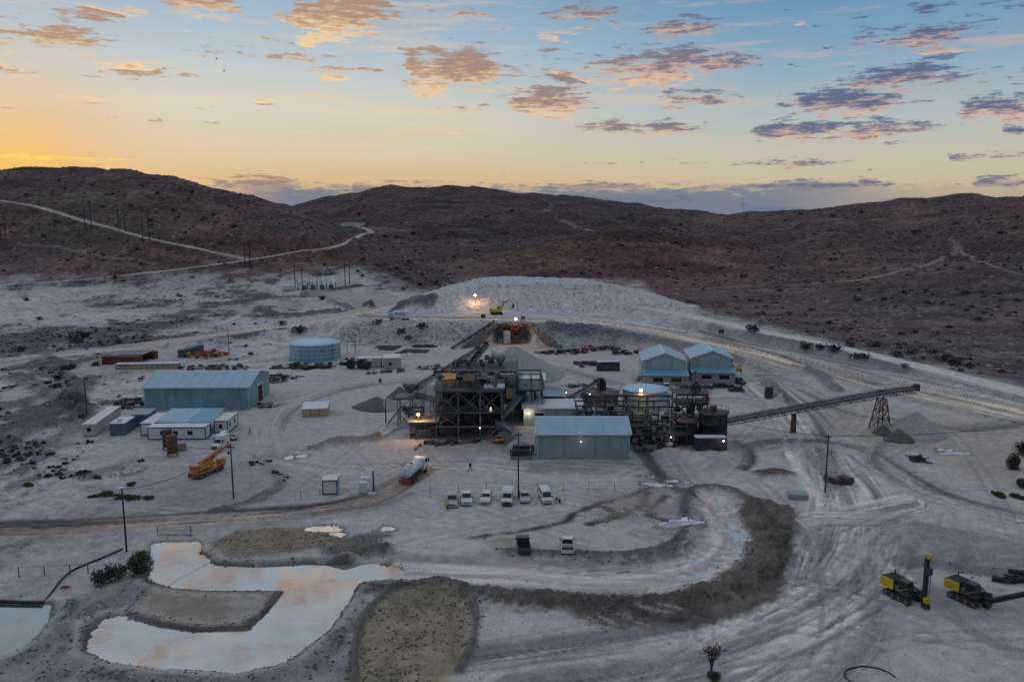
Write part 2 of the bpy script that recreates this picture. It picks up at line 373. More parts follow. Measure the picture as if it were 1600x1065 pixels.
GROUND_GAIN = np.array((1.36, 1.285, 1.215))
PALE, TAN, TANL, DARK, MUD, BROWN = (0.37, 0.358, 0.362), (0.315, 0.275, 0.245), (0.37, 0.33, 0.295), (0.10, 0.096, 0.105), (0.085, 0.072, 0.062), (0.175, 0.148, 0.112)
def paint(idx, w, col, vary=0.18):
    w = np.clip(w, 0, 1)[:, None]; c = np.asarray(col) * GROUND_GAIN
    if c.ndim == 1: c = c[None, :] * relief_tone(idx, 0.08 + vary * .8)[:, None]
    VC[idx] = VC[idx] * (1 - w) + c * w
def road(pts, w, col=TAN, sh=5.0, zs=None, streak=0.3, cls=2, edge=1.2, op=1.0, level=True, crown=0.0, raw=False, bank=0.0):
    P = pts if raw else px(pts)
    if zs is None:
        zs = [gz(x, y) for x, y in P]
        if level and len(zs) > 2: zs = [zs[0]] + [(a + b + c) / 3 for a, b, c in zip(zs, zs[1:], zs[2:])] + [zs[-1]]
    P = [(p[0], p[1], z) for p, z in zip(P, zs)]
    idx, d, sd, al, ex = ribbon(P, w / 2 + sh + 3)
    dn = d + (n2[idx] - 0.5) * edge * 2 + (n3[idx] - 0.5) * edge
    if level:
        k = 1 - sstep(d, w / 2, w / 2 + sh)
        Zf[idx] = Zf[idx] * (1 - k) + (ex[:, 0] + (fbm(sd * 2.2, al * 0.12, 1.0, 3, 0.5, 31) - 0.5) * 0.25) * k
    if bank:
        Zf[idx] += bank * np.exp(-((d - w / 2 - 0.8) / 0.8) ** 2)
    k = (1 - sstep(dn, w / 2 - edge, w / 2 + edge * 0.6)) * op
    st = fbm(sd * 1.0, al * 0.045, 1.1, 4, 0.6, 33); s2 = fbm(sd, al * 0.03, 3.4, 3, 0.5, 35)
    c = np.asarray(col)[None, :] * np.clip(1 + streak * ((st - 0.5) * 4.2 + (s2 - 0.5) * 3.0), .35, 1.6)[:, None] * (0.80 + 0.4 * n4[idx])[:, None]
    rg = 1 - np.abs(2 * fbm(sd, al * 0.018, 1.0, 2, .5, 37) - 1); rut = sstep(rg, .90, .985)
    c = c * (1 - min(.55, streak) * 1.15 * rut)[:, None] * (1 + (s2 - .5)[:, None] * np.array((.42, .05, -.45)) * min(1, streak * 2))
    Zf[idx] += k * ((st - .5) * .30 - rut * .10) * min(1, streak * 1.5)
    paint(idx, k, c)
    if cls is not None: CLS[idx[k > 0.5]] = cls
def berm(pts, w, h, col=DARK, op=0.8, raw=False, rock=0.5, cls=None):
    P = px(pts) if not raw else pts
    idx, d, sd, al, _ = ribbon(P, w * 1.3)
    t = np.clip(1 - d / (w / 2 * (0.25 + 1.5 * n2[idx])), 0, 1)
    prof = t * t * (3 - 2 * t)
    Zf[idx] += h * prof * (1 + rock * ((n3[idx] - 0.5) * 1.6 + (n4[idx] - 0.5) * 0.8))
    paint(idx, sstep(t + (n3[idx] - 0.5) * 0.9, 0.05, 0.55) * op, col, 0.6)
def patch(pts, col, soft=1.5, op=1.0, dz=0.0, z=None, raw=False, vary=0.3, jit=1.0, wet=0.0, slope=None, cls=None):
    P = px(pts) if not raw else pts
    idx, s = polysd(P, soft * 2 + 3 + abs(dz) * 2 + (slope or 0))
    sn = s + ((n2[idx] - 0.5) * 2.2 + (n3[idx] - 0.5) * 1.4) * jit
    k = sstep(sn, -soft, soft)
    if z is not None:
        kk = sstep(s + (n3[idx] - 0.5) * jit, -(slope or 1.5), 0.4)
        Zf[idx] = Zf[idx] * (1 - kk) + (z + (n3[idx] - 0.5) * 0.15) * kk
    if dz: Zf[idx] += dz * sstep(sn, -soft, soft * 1.5)
    if col is not None: paint(idx, k * op, col, vary)
    if wet: WET[idx] = np.maximum(WET[idx], k * wet)
    if cls is not None: CLS[idx[k > 0.5]] = cls
    return idx, sn

# ---- the yard: pale, levelled and driven over
patch([(400, 596), (640, 560), (760, 545), (880, 548), (1010, 545), (1150, 560), (1215, 610), (1260, 690), (1240, 760), (1150, 770), (1100, 860), (900, 875), (680, 868), (560, 800), (480, 770), (420, 720), (380, 690), (330, 690), (330, 640)], (0.385, 0.362, 0.35), 4, 0.9, z=0.05, slope=9, vary=0.08)
patch([(1180, 600), (1340, 620), (1620, 680), (1700, 1075), (760, 1075), (760, 960), (900, 930), (1180, 930), (1250, 880), (1260, 770)], (0.425, 0.402, 0.385), 6, 0.8, vary=0.12, jit=2.5)
patch([(1290, 612), (1420, 640), (1640, 680), (1640, 765), (1500, 742), (1430, 705), (1330, 695), (1250, 650)], (0.315, 0.275, 0.228), 5, 0.7, vary=0.3, jit=3)

# ---- the raised rock pad under the stockpile, and the embankment that carries the haul road
pad = [(-60, 302), (-14, 303), (14, 303), (40, 306), (58, 312), (72, 326), (76, 345), (66, 398), (30, 414), (-30, 414), (-52, 380), (-66, 345)]
idx, s = polysd(pad, 26)
k = sstep(s + (n2[idx] - 0.5) * 3, -13, 0.5)
Zf[idx] = np.maximum(Zf[idx], Zf[idx] * (1 - k) + (7.5 + (n3[idx] - 0.5) * 0.4) * k)
paint(idx, sstep(s, -15, -11), (0.36, 0.372, 0.385), 0.5)
def strip(ptz, w, sh, col, streak=0.3, cls=2, edge=1.2, op=1.0):
    road([flat(u, v, z) for u, v, z in ptz], w, col, sh, [z for _, _, z in ptz], streak, cls, edge, op, raw=True)
strip([(560, 494, 5.0), (640, 497, 7.4), (720, 497, 7.6), (800, 497, 7.6), (880, 499, 7.4), (950, 504, 6.6), (1010, 513, 5.4), (1080, 526, 4.2), (1150, 541, 3.0), (1230, 562, 1.8), (1330, 590, 0.9), (1450, 617, 0.6), (1600, 651, 0.5), (1750, 690, 0.5)], 17, 12, (0.44, 0.385, 0.325), 0.5)
strip([(-80, 578, 0), (0, 568, 0.1), (100, 554, 0.3), (200, 541, 0.8), (300, 528, 1.6), (400, 514, 2.8), (480, 503, 4.0), (550, 490, 5.5), (590, 480, 6.3), (625, 471, 6.9), (670, 465, 7.2), (700, 464, 7.2)], 11, 9, (0.42, 0.365, 0.31), 0.22)
strip([(1000, 478, 10.0), (1060, 489, 8.0), (1120, 502, 6.2), (1180, 515, 4.6), (1300, 541, 3.0), (1450, 575, 2.2), (1600, 612, 2.0), (1750, 650, 2.0)], 8, 6, (0.50, 0.485, 0.475), 0.10)
strip([(1090, 517, 5.5), (1200, 545, 3.4), (1320, 570, 2.2), (1460, 598, 1.6), (1600, 630, 1.2), (1720, 660, 1)], 6, 4, (0.36, 0.34, 0.33), 0.6, edge=1.6)
berm([(1110, 512), (1180, 530), (1280, 556), (1400, 582), (1520, 608), (1640, 636)], 5, 1.1, (0.20, 0.185, 0.18), 0.7)
berm([(1180, 522), (1270, 540), (1330, 556), (1420, 578)], 4, 0.9, (0.13, 0.12, 0.12), 0.7)
berm([(1240, 572), (1330, 600), (1430, 628), (1540, 652), (1640, 672)], 4, 0.8, (0.26, 0.235, 0.21), 0.7)
berm([(860, 512), (905, 513), (960, 520), (1020, 532), (1080, 545), (1140, 560), (1185, 580), (1208, 606), (1222, 625)], 7, 1.5, (0.155, 0.15, 0.158), 0.85)
berm([(830, 508), (880, 510), (920, 514)], 6, 1.0, (0.10, 0.12, 0.15), 0.8)
berm([(1262, 580), (1285, 592), (1306, 610)], 5, 1.6, (0.15, 0.14, 0.14), 0.9)

# ---- the ore stockpile
pile = [(-44, 333), (-20, 331), (20, 331), (50, 332), (72, 338), (84, 352), (70, 392), (20, 404), (-20, 402), (-40, 385), (-54, 352)]
idx, s = polysd(pile, 4)
cap = np.interp(Xf[idx], [-46, -30, -14, 32, 40, 78], [2.5, 7, 10.2, 10.0, 9.2, 0.4]) + (n2[idx] - 0.5) * 1.6
cap = np.where(Yf[idx] < 354, np.minimum(cap, np.interp(Xf[idx], [-30, -16, 0, 30, 60], [10, 8.6, 7.8, 7.4, 4.6])), cap)
hgt = np.minimum(np.clip(s, 0, None) * 0.62, np.maximum(cap, 0.4))
hgt = hgt + np.clip(hgt, 0, 1) * ((n2[idx] - 0.5) * .9 + (n3[idx] - 0.5) * .6 + (n4[idx] - 0.5) * 0.3)
hgt += 0.8 * np.exp(-((s - 15) / 2.0) ** 2) * (Yf[idx] > 352) * (Xf[idx] < 40)
m = s > 0
Zf[idx[m]] = np.maximum(7.5, Zf[idx[m]] * 0 + 7.5) + np.maximum(hgt[m], 0)
paint(idx, sstep(s, -2, 1.5), (0.44, 0.45, 0.455), 0.3)
flatm = (np.abs(cap - hgt) < 1.2) & (s > 9)
paint(idx, flatm * 0.6, (0.42, 0.42, 0.42), 0.15)
CLS[idx[s > 0.3]] = 3
berm([(622, 480), (640, 473), (660, 470), (672, 468)], 9, 2.0, (0.07, 0.07, 0.08), 0.9)

# ---- recess of the crusher wall
patch([(-12, 283), (12, 283), (5.5, 299.5), (-5.5, 299.5)], (0.30, 0.30, 0.30), 0.8, 0.9, z=0.1, raw=True, jit=0.15, slope=0.8)

# ---- haul tracks and lanes over the pale floor
road([(1190, 600), (1240, 640), (1270, 680), (1290, 720), (1330, 780), (1330, 850), (1290, 930), (1200, 1000), (1080, 1075)], 15, (0.455, 0.43, 0.405), 4, None, 0.60, 2, 2.6, 0.85, level=False)
road([(700, 1035), (860, 1015), (1000, 995), (1120, 970), (1230, 925), (1295, 865), (1325, 810), (1420, 785)], 8, (0.465, 0.44, 0.415), 3, None, 0.85, 2, 2.2, 0.8, level=False)
road([(820, 1080), (1040, 1045), (1240, 985), (1370, 905), (1400, 860)], 9, (0.455, 0.43, 0.405), 3, None, 0.85, 2, 2.4, 0.75, level=False)
road([(1270, 690), (1290, 760), (1275, 830), (1250, 900)], 6, (0.46, 0.44, 0.43), 3, None, 0.9, 2, 1.8, 0.7, level=False)
road([(1150, 705), (1240, 690), (1330, 700), (1400, 740), (1470, 775), (1560, 800), (1680, 825)], 9, (0.34, 0.305, 0.27), 4, None, 0.5, 2, 2.0, 0.85, level=False, bank=0.3)
road([(1380, 690), (1360, 715), (1400, 755), (1480, 785), (1600, 812), (1700, 830)], 3.4, (0.40, 0.375, 0.35), 3, None, 0.5, 2, 0.8, 0.7, level=False)
road([(1610, 660), (1500, 668), (1430, 655), (1330, 640), (1240, 600), (1170, 570)], 9, (0.345, 0.31, 0.27), 3, None, 0.5, 2, 2.4, 0.7, level=False)
road([(1700, 890), (1600, 850), (1500, 828), (1420, 812), (1340, 810), (1260, 812), (1230, 840)], 8, (0.42, 0.395, 0.375), 3, None, 0.35, 2, 1.6, 0.85, level=False)
road([(1300, 1075), (1370, 1000), (1380, 930), (1360, 870), (1370, 835), (1420, 812)], 5, (0.36, 0.33, 0.30), 3, None, 0.5, 2, 1.4, 0.6, level=False)
road([(1700, 1040), (1560, 1000), (1480, 940), (1440, 890)], 4, (0.43, 0.415, 0.41), 3, None, 0.5, None, 1.0, 0.6, level=False)
road([(640, 592), (590, 598), (520, 610), (460, 630), (432, 655), (425, 685), (445, 712), (520, 730), (640, 728), (760, 728), (880, 740), (1000, 735)], 7.5, (0.37, 0.345, 0.32), 3, None, 0.32, 2, 1.6, 0.75, level=False)
road([(720, 575), (660, 592), (600, 598)], 7, (0.37, 0.35, 0.33), 3, None, 0.35, 2, 1.6, 0.7, level=False)
road([(870, 575), (920, 590), (1000, 612), (1080, 625), (1160, 625), (1210, 640)], 10, (0.36, 0.34, 0.315), 3, None, 0.35, 2, 2.0, 0.7, level=False)
road([(-120, 828), (0, 826), (120, 822), (240, 815), (360, 807), (460, 800), (530, 790), (585, 775), (630, 752), (655, 735)], 6.6, (0.30, 0.24, 0.195), 2.5, None, 0.5, 2, 0.7, 1.0, bank=0.15)
road([(430, 818), (520, 802), (590, 792), (640, 775)], 5.0, (0.36, 0.335, 0.315), 2, None, 0.4, None, 1.0, 0.6, level=False)
# hill roads
road([(-60, 309), (0, 313), (50, 320), (90, 331), (130, 345), (180, 358), (230, 370), (300, 388), (350, 399), (392, 405)], 5.5, (0.36, 0.325, 0.295), 4, None, 0.15, 2, 0.8, 1.0)
road([(-60, 449), (0, 446), (130, 437), (260, 424), (390, 406), (470, 391), (530, 378), (566, 369), (580, 363), (572, 357), (556, 354)], 6.0, (0.36, 0.325, 0.295), 4, None, 0.15, 2, 0.8, 1.0)
road([(30, 380), (100, 388), (170, 402), (240, 412)], 5, (0.17, 0.14, 0.115), 3, None, 0.3, None, 1.4, 0.7, level=False)
road([(1610, 432), (1540, 412), (1500, 388), (1480, 372), (1495, 385), (1470, 405), (1420, 420), (1360, 435), (1310, 440)], 4, (0.21, 0.18, 0.155), 3, None, 0.3, 2, 1.4, 0.75, level=False)
road([(845, 330), (862, 318), (850, 312)], 7, (0.17, 0.15, 0.135), 3, None, 0.2, None, 3, 0.7, level=False)
road([(880, 345), (905, 355), (925, 362)], 8, (0.20, 0.175, 0.16), 3, None, 0.2, None, 3.5, 0.7, level=False)
road([(1020, 456), (1090, 451), (1200, 446), (1300, 440)], 3.5, (0.21, 0.18, 0.16), 3, None, 0.2, None, 1.4, 0.6, level=False)
road([(400, 476), (380, 490), (350, 505)], 5, (0.40, 0.385, 0.38), 3, None, 0.2, None, 1.2, 0.8, level=False)
road([(640, 360), (600, 357), (575, 357)], 4, (0.25, 0.225, 0.2), 3, None, 0.2, None, 1.2, 0.7, level=False)

# ---- levelled pad of the substation and its dark bank
patch([(445, 452), (555, 438), (562, 444), (490, 456)], (0.24, 0.30, 0.31), 2, 0.85, raw=False, jit=0.6)
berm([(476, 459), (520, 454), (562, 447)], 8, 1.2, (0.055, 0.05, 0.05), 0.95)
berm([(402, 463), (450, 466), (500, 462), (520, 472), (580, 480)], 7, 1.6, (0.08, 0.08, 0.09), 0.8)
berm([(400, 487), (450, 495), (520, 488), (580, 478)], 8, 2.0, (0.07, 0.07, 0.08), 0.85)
patch([(470, 455), (600, 456), (650, 462), (600, 476), (520, 470)], (0.29, 0.28, 0.285), 4, 0.8)

# ---- dug-over ground on the west side
for pts, w, h in (([(0, 690), (60, 655), (110, 625), (140, 590)], 9, 1.4), ([(0, 730), (50, 700), (110, 672), (130, 640)], 8, 1.2), ([(20, 590), (70, 610), (120, 640), (170, 655)], 10, 1.8), ([(60, 545), (100, 575), (125, 610), (128, 640)], 5, 1.6), ([(0, 705), (55, 672), (120, 650)], 4, 1.5), ([(30, 740), (90, 700), (160, 690)], 4, 1.2), ([(60, 560), (95, 590), (110, 640)], 7, 1.2),
                  ([(150, 740), (210, 720), (250, 715)], 6, 1.0), ([(0, 640), (60, 620)], 9, 1.2), ([(20, 760), (80, 740), (140, 748)], 5, 0.8), ([(330, 800), (400, 780), (440, 750), (400, 715), (440, 712)], 4, 0.6)):
    berm(pts, w, h * .55, (0.085, 0.08, 0.09), 0.6, rock=1.3)
# heaps and berms inside the yard
berm([(482, 702), (520, 693), (560, 690), (590, 686)], 4.2, 1.5, (0.17, 0.165, 0.165), 0.85)
berm([(590, 686), (612, 676), (630, 668)], 1.2, 0.5, (0.15, 0.145, 0.145), 0.8)
berm([(385, 725), (415, 716), (450, 712)], 6, 1.2, (0.15, 0.145, 0.145), 0.8)
patch([(640, 706), (660, 688), (800, 690), (800, 708), (720, 716)], (0.25, 0.24, 0.235), 2, 0.8, dz=0.9)
patch([(828, 722), (985, 722), (1010, 735), (820, 738)], (0.205, 0.2, 0.205), 1.0, 0.9, dz=0.25)
patch([(640, 604), (860, 600), (1000, 640), (1140, 690), (1130, 706), (990, 700), (820, 660), (800, 700), (660, 690), (620, 650)], (0.12, 0.112, 0.108), 3, 0.75, jit=4, vary=.6)
# spillage and wet runs below the plant
patch([(990, 700), (1060, 705), (1100, 740), (1060, 770), (1010, 765), (985, 730)], (0.17, 0.18, 0.165), 3, 0.8, wet=0.5, jit=2)
for pts, w, c in (([(1000, 700), (1020, 730), (1050, 760), (1080, 775)], 3, (0.09, 0.095, 0.085)), ([(1150, 690), (1170, 712), (1160, 730)], 3, (0.11, 0.10, 0.095)), ([(1020, 760), (980, 775), (940, 785), (900, 800), (880, 815), (810, 830), (760, 836), (700, 848)], 2.0, (0.075, 0.052, 0.04)),
                  ([(1010, 770), (1000, 790), (960, 808), (920, 818)], 2.6, (0.08, 0.06, 0.046)), ([(1040, 775), (1010, 800), (1040, 812)], 2.4, (0.08, 0.06, 0.046)), ([(680, 835), (700, 848), (745, 850)], .7, (0.14, 0.12, 0.105)), ([(940, 790), (960, 800), (950, 815)], 1.8, (0.085, 0.065, 0.05))):
    road(pts, w, c, 2, None, 0.9, None, 0.9, 0.95, level=False)
patch([(1170, 738), (1200, 732), (1235, 736), (1240, 742), (1190, 746)], (0.085, 0.06, 0.048), 1.0, 0.95, dz=0.7)
patch([(1130, 690), (1165, 690), (1180, 725), (1150, 735), (1090, 735)], (0.20, 0.205, 0.21), 2, 0.7, wet=0.35, jit=2)
patch([(930, 776), (1020, 770), (1050, 800), (990, 812), (940, 806)], (0.20, 0.17, 0.145), 3, 0.7, jit=2.5, wet=0.3)

# ---- ponds and the curved channel (water lies at -0.4)
WATER_Z = -0.3
# banks of broken clay round the ponds
for pts, w, h, c in (([(140, 1010), (120, 985), (150, 955), (200, 930), (228, 905)], 5, 0.25, (0.16, 0.15, 0.155)), ([(150, 1052), (280, 1066), (400, 1062), (480, 1038), (528, 998)], 4, 0.45, (0.14, 0.135, 0.14)), ([(520, 995), (548, 955), (566, 918), (640, 908), (720, 910)], 4.5, 0.5, (0.25, 0.25, 0.262)),
                     ([(70, 1065), (120, 1020), (140, 990)], 5, .35, (0.12, 0.118, 0.13)), ([(310, 862), (330, 876), (400, 877), (480, 874), (560, 872), (610, 862)], 2.6, 0.35, (0.22, 0.215, 0.22)), ([(600, 862), (640, 872), (760, 880), (880, 882), (980, 876), (1050, 866), (1095, 845), (1108, 815), (1105, 785)], 3.2, 0.9, (0.12, 0.115, 0.112)),
                     ([(0, 1040), (50, 1020), (90, 980), (110, 945)], 3, 0.7, (0.20, 0.19, 0.19)), ([(250, 836), (300, 836)], 1.5, 0.3, (0.16, 0.15, 0.14))):
    berm(pts, w, h * 0.8, c, 0.9, rock=0.9)
channel = [(1117, 780), (1126, 800), (1139, 828), (1138, 850), (1122, 874), (1085, 892), (1030, 902), (960, 906), (880, 903), (800, 898), (720, 896), (640, 892), (590, 892)]
P = [flat(u, v, WATER_Z) for u, v in channel]
idx, d, sd, al, ex = ribbon([(x, y, w) for (x, y), w in zip(P, (1.2, 2.3, 3.0, 3.3, 3.5, 3.4, 3.2, 3.1, 2.9, 2.6, 2.4, 2.4, 2.6))], 16)
hw = ex[:, 0]
kk = 1 - sstep(d + (n3[idx] - 0.5) * 0.9, hw - 0.3, hw + 2.0)
Zf[idx] = Zf[idx] * (1 - kk) + (WATER_Z + 0.16 + (fbm(sd, al * 0.06, 1.3, 3, 0.5, 40) - 0.5) * 0.22) * kk
bk = np.exp(-((d - hw - 3.6) / 1.5) ** 2)
Zf[idx] += bk * 0.6 * (0.7 + n2[idx] * 0.6 + (n4[idx] - 0.5))
paint(idx, kk, np.asarray((0.47, 0.425, 0.385))[None, :] * np.clip(1 + 1.6 * (fbm(sd, al * 0.05, 0.9, 4, 0.6, 41) - .5), .6, 1.3)[:, None]); WET[idx] = np.maximum(WET[idx], sstep(kk, 0.5, 0.9) * 0.5)
paint(idx, bk * 0.95, (0.085, 0.078, 0.074), 0.8)
pond1 = [(248, 850), (302, 849), (305, 866), (328, 886), (400, 888), (480, 884), (560, 886), (600, 884), (620, 896), (560, 903), (546, 925), (524, 958), (500, 988), (468, 1012), (436, 1032), (370, 1044), (280, 1040), (180, 1028), (146, 1014), (148, 986), (168, 970), (196, 966), (245, 981), (300, 989), (388, 987), (420, 958), (448, 922), (330, 922), (270, 918), (241, 907), (246, 880)]
pw = [flat(u, v, WATER_Z) for u, v in pond1]
idx, s = polysd(pw, 12)
sn = s + (n3[idx] - 0.5) * 1.3 + (n4[idx] - .5) * .8
kk = sstep(sn, -1.7, 0.15)
Zf[idx] = Zf[idx] * (1 - kk) + (WATER_Z - 0.35 + (n2[idx] - 0.5) * 0.4) * kk
paint(idx, sstep(sn, -0.6, 0.4), (0.40, 0.365, 0.335), 0.1)
paint(idx, np.exp(-((sn + .35) / .45) ** 2) * .9, (0.075, 0.068, 0.065), 0.5)
spit = [(197, 955), (241, 909), (270, 919), (330, 923), (446, 923), (420, 957), (388, 985), (300, 987), (245, 979), (200, 965)]
ps = [flat(u, v, WATER_Z) for u, v in spit]
idx, s = polysd(ps, 1.0)
k = sstep(s + (n3[idx] - 0.5) * 0.4, -0.3, 0.5)
Zf[idx] = np.where(k > 0, np.maximum(Zf[idx] * (1 - k) + (WATER_Z + 0.28 + np.clip(s, 0, 3) * 0.10) * k, Zf[idx] * (k < .5) - 9 * (k >= .5)), Zf[idx])
paint(idx, k, L3((0.235, 0.205, 0.165), (0.29, 0.27, 0.25), sstep(fbm(Xf[idx] * .5 + Yf[idx] * .4, Yf[idx] * .2, 2.0, 4, .6, 44), .4, .65)))
paint(idx, np.exp(-((s - .25) / .35) ** 2) * .8, (0.085, 0.07, 0.055), 0.5)
pond2 = [(-60, 944), (0, 946), (70, 948), (67, 970), (42, 1000), (16, 1016), (0, 1022), (-60, 1035)]
pw2 = [flat(u, v, WATER_Z) for u, v in pond2]
idx, s = polysd(pw2, 8)
kk = sstep(s + (n3[idx] - 0.5) * 0.4, -1.3, 0.1)
Zf[idx] = Zf[idx] * (1 - kk) + (WATER_Z - 0.5) * kk
patch([(-60, 1075), (-60, 1040), (20, 1030), (75, 975), (110, 935), (200, 915), (228, 905), (195, 955), (165, 965), (142, 985), (138, 1016), (180, 1036), (280, 1049), (370, 1053), (440, 1042), (500, 1000), (545, 950), (560, 1010), (545, 1075)], (0.17, 0.165, 0.175), 1.5, 0.75, jit=2.2, vary=1.0)
# muddy verges
patch([(1158, 792), (1200, 782), (1236, 800), (1252, 835), (1248, 880), (1212, 928), (1150, 955), (1090, 968), (960, 958), (840, 946), (755, 930), (850, 927), (960, 933), (1060, 925), (1130, 908), (1166, 872), (1172, 830)], (0.095, 0.080, 0.068), 0.9, 0.97, dz=0.25, jit=2.4, vary=1.3)
verge = polysd(px([(1158, 792), (1236, 800), (1248, 880), (1150, 955), (960, 958), (755, 930), (960, 933), (1130, 908), (1172, 830)]), 3)[0]
Zf[verge] += (n3[verge] - .5) * 1.1 + (n4[verge] - .5) * .8
patch([(895, 955), (930, 938), (1010, 935), (1090, 950), (1085, 968), (1030, 975), (950, 972)], (0.045, 0.036, 0.030), 1.6, 0.97, jit=2.2, vary=0.9, wet=0.4)
patch([(330, 845), (370, 828), (450, 823), (500, 830), (540, 842), (500, 858), (430, 868), (350, 872), (318, 866)], (0.19, 0.16, 0.115), 1.2, 0.95, dz=0.15, jit=1.0, vary=0.5)
patch([(500, 855), (560, 835), (610, 832), (615, 850), (560, 868), (500, 872)], MUD, 1.2, 0.9, jit=1.4, vary=0.8, wet=0.3)
idx, sn = patch([(562, 960), (600, 925), (660, 908), (718, 916), (738, 950), (736, 1000), (715, 1040), (690, 1080), (540, 1080), (552, 1010)], (0.205, 0.175, 0.115), 1.6, 0.95, dz=-0.08, jit=1.5, vary=0.7)
berm([(552, 1065), (560, 985), (596, 932), (655, 911), (720, 914), (742, 955), (738, 1005), (715, 1050)], 1.5, 0.6, (0.10, 0.093, 0.088), 0.8, rock=1.0)
patch([(600, 842), (640, 832), (700, 838), (780, 852), (775, 866), (690, 866), (620, 864)], (0.40, 0.38, 0.365), 1.2, 0.9, jit=0.8, wet=0.5, vary=0.12)
patch([(760, 845), (800, 838), (810, 850), (770, 858)], (0.26, 0.225, 0.185), 1.0, 0.8)

patch([(0, 880), (180, 850), (170, 900), (100, 935), (0, 935)], (0.34, 0.32, 0.31), 2, 0.7)
patch([(75, 945), (120, 932), (125, 945), (80, 965)], (0.12, 0.165, 0.22), 0.8, 0.8, jit=0.6)
# tyre tracks of single vehicles
rt = random.Random(5)
def track(x, y, a, L, bend, c, w=0.32, op=0.45):
    pts = [(x, y)]
    for i in range(6):
        a += bend * rt.uniform(0.4, 1.3); x += math.cos(a) * L / 6; y += math.sin(a) * L / 6; pts.append((x, y))
    if min(p[1] for p in pts) < 58: return
    idx, d, sd, al, _ = ribbon(pts, 3.0, 4)
    t = np.exp(-((np.abs(sd) - 1.05) / w) ** 2)
    t = t * (VC[idx].mean(1) > .2); paint(idx, t * op * (0.5 + n2[idx]), c, 0.1); Zf[idx] -= t * 0.12
for i in range(80):
    u, v = rt.choice([(rt.uniform(760, 1600), rt.uniform(940, 1060)), (rt.uniform(1230, 1600), rt.uniform(640, 1000)), (rt.uniform(400, 1180), rt.uniform(720, 830)), (rt.uniform(860, 1200), rt.uniform(570, 620)), (rt.uniform(1200, 1400), rt.uniform(620, 960))])
    x, y, _ = hit(u, v)
    track(x, y, rt.uniform(-0.6, 3.5), rt.uniform(25, 70), rt.uniform(-0.14, 0.14), rt.choice([(0.22, 0.205, 0.20), (0.20, 0.185, 0.18), (0.46, 0.45, 0.45)]))
# bench of spoil behind the drill rigs
patch([(1380, 838), (1440, 822), (1620, 862), (1640, 905), (1500, 890), (1400, 876)], (0.225, 0.225, 0.24), 1.6, 0.85, dz=1.5, vary=.5)
berm([(1395, 874), (1450, 880), (1520, 892), (1620, 906)], 3, .5, (0.16, 0.155, 0.165), .8)
berm([(1362, 850), (1375, 835), (1400, 824), (1440, 820)], 2.0, 0.6, (0.27, 0.24, 0.21), 0.7)
patch([(1380, 905), (1600, 930), (1640, 975), (1560, 985), (1480, 972), (1390, 940)], (0.245, 0.225, 0.215), 3, 0.7, jit=2)

# shallow puddles lie in the mud
def puddle(cx, cy, rx, ry, rot, seed):
    rr = random.Random(seed); x, y, z = hit(cx, cy); pts = []
    for i in range(22):
        a = i / 22 * 2 * math.pi; r = 1 + 0.2 * math.sin(2 * a + seed) + 0.16 * math.sin(3 * a + 2 * seed) + rr.uniform(-.1, .1)
        p, q = math.cos(a) * rx * r, math.sin(a) * ry * r
        pts.append((x + p * math.cos(rot) - q * math.sin(rot), y + p * math.sin(rot) + q * math.cos(rot)))
    idx, sn = polysd(pts, 2.5); sn = sn + (n4[idx] - .5) * .7 + (n3[idx] - .5) * .5
    k = sstep(sn, -.5, .1); Zf[idx] = Zf[idx] * (1 - k) + (z - .06) * k
    paint(idx, sstep(sn, -1.2, -.1) * .7, (0.10, 0.085, 0.07), .3); w = sstep(sn, -.1, .12)
    if 10 <= seed <= 15: paint(idx, w, (0.24, 0.195, 0.165), 0.0); WET[idx] = np.maximum(WET[idx], w * .6); return
    paint(idx, w, (0.30, 0.28, 0.26), 0.0); WET[idx] = np.maximum(WET[idx], w * 1.05); CLS[idx[w > .6]] = 4
for a in ((1062, 816, 3.2, 1.7, 0.1, 1), (507, 826, 2.6, 1.4, 0.0, 2), (528, 834, 1.2, .8, 0.2, 3), (452, 711, 1.2, 1.1, -.6, 4), (470, 712, 1.6, .8, .1, 5), (1025, 757, 2.4, .8, -.35, 6), (1055, 752, 1.8, .7, -.3, 7), (1490, 708, 2.6, .9, 0, 8), (1475, 703, 1.2, .6, 0, 9),
          (950, 968, 2.1, .45, -.75, 10), (978, 962, 1.9, .4, -.7, 11), (1020, 950, 2.2, .4, -.55, 12), (1045, 945, 1.6, .35, -.5, 13), (1000, 972, 1.1, .35, -.6, 14), (925, 965, 1.2, .3, -.7, 15), (1010, 745, 1.2, .5, -.3, 16), (605, 826, 1.2, .5, .1, 17)):
    puddle(*a)
# wet, ragged margins of the ponds
for poly in (pw, pw2):
    idx, sr = polysd(poly, 3); sr = sr + (n3[idx] - .5) * 1.1 + (n4[idx] - .5) * .7
    paint(idx, np.exp(-((sr + .55) / .5) ** 2) * .92, (0.062, 0.054, 0.048), 0.6); WET[idx] = np.maximum(WET[idx], np.exp(-((sr + .3) / .4) ** 2) * .5)
    paint(idx, np.exp(-((sr + 1.9) / .5) ** 2) * .45, (0.40, 0.38, 0.36), 0.4)
# ---- levelled footings
for pts in ([(-96, 164), (-58, 162), (-58, 215), (-96, 215)], [(-138, 242), (-96, 242), (-96, 284), (-138, 284)], [(-78, 254), (-54, 254), (-54, 278), (-78, 278)], [(-66, 138), (-44, 138), (-44, 176), (-66, 176)], [(-84, 150), (-66, 150), (-66, 166), (-84, 166)]):
    patch(pts, (0.34, 0.325, 0.325), 3, 0.55, z=0.05, raw=True, slope=7, jit=2)
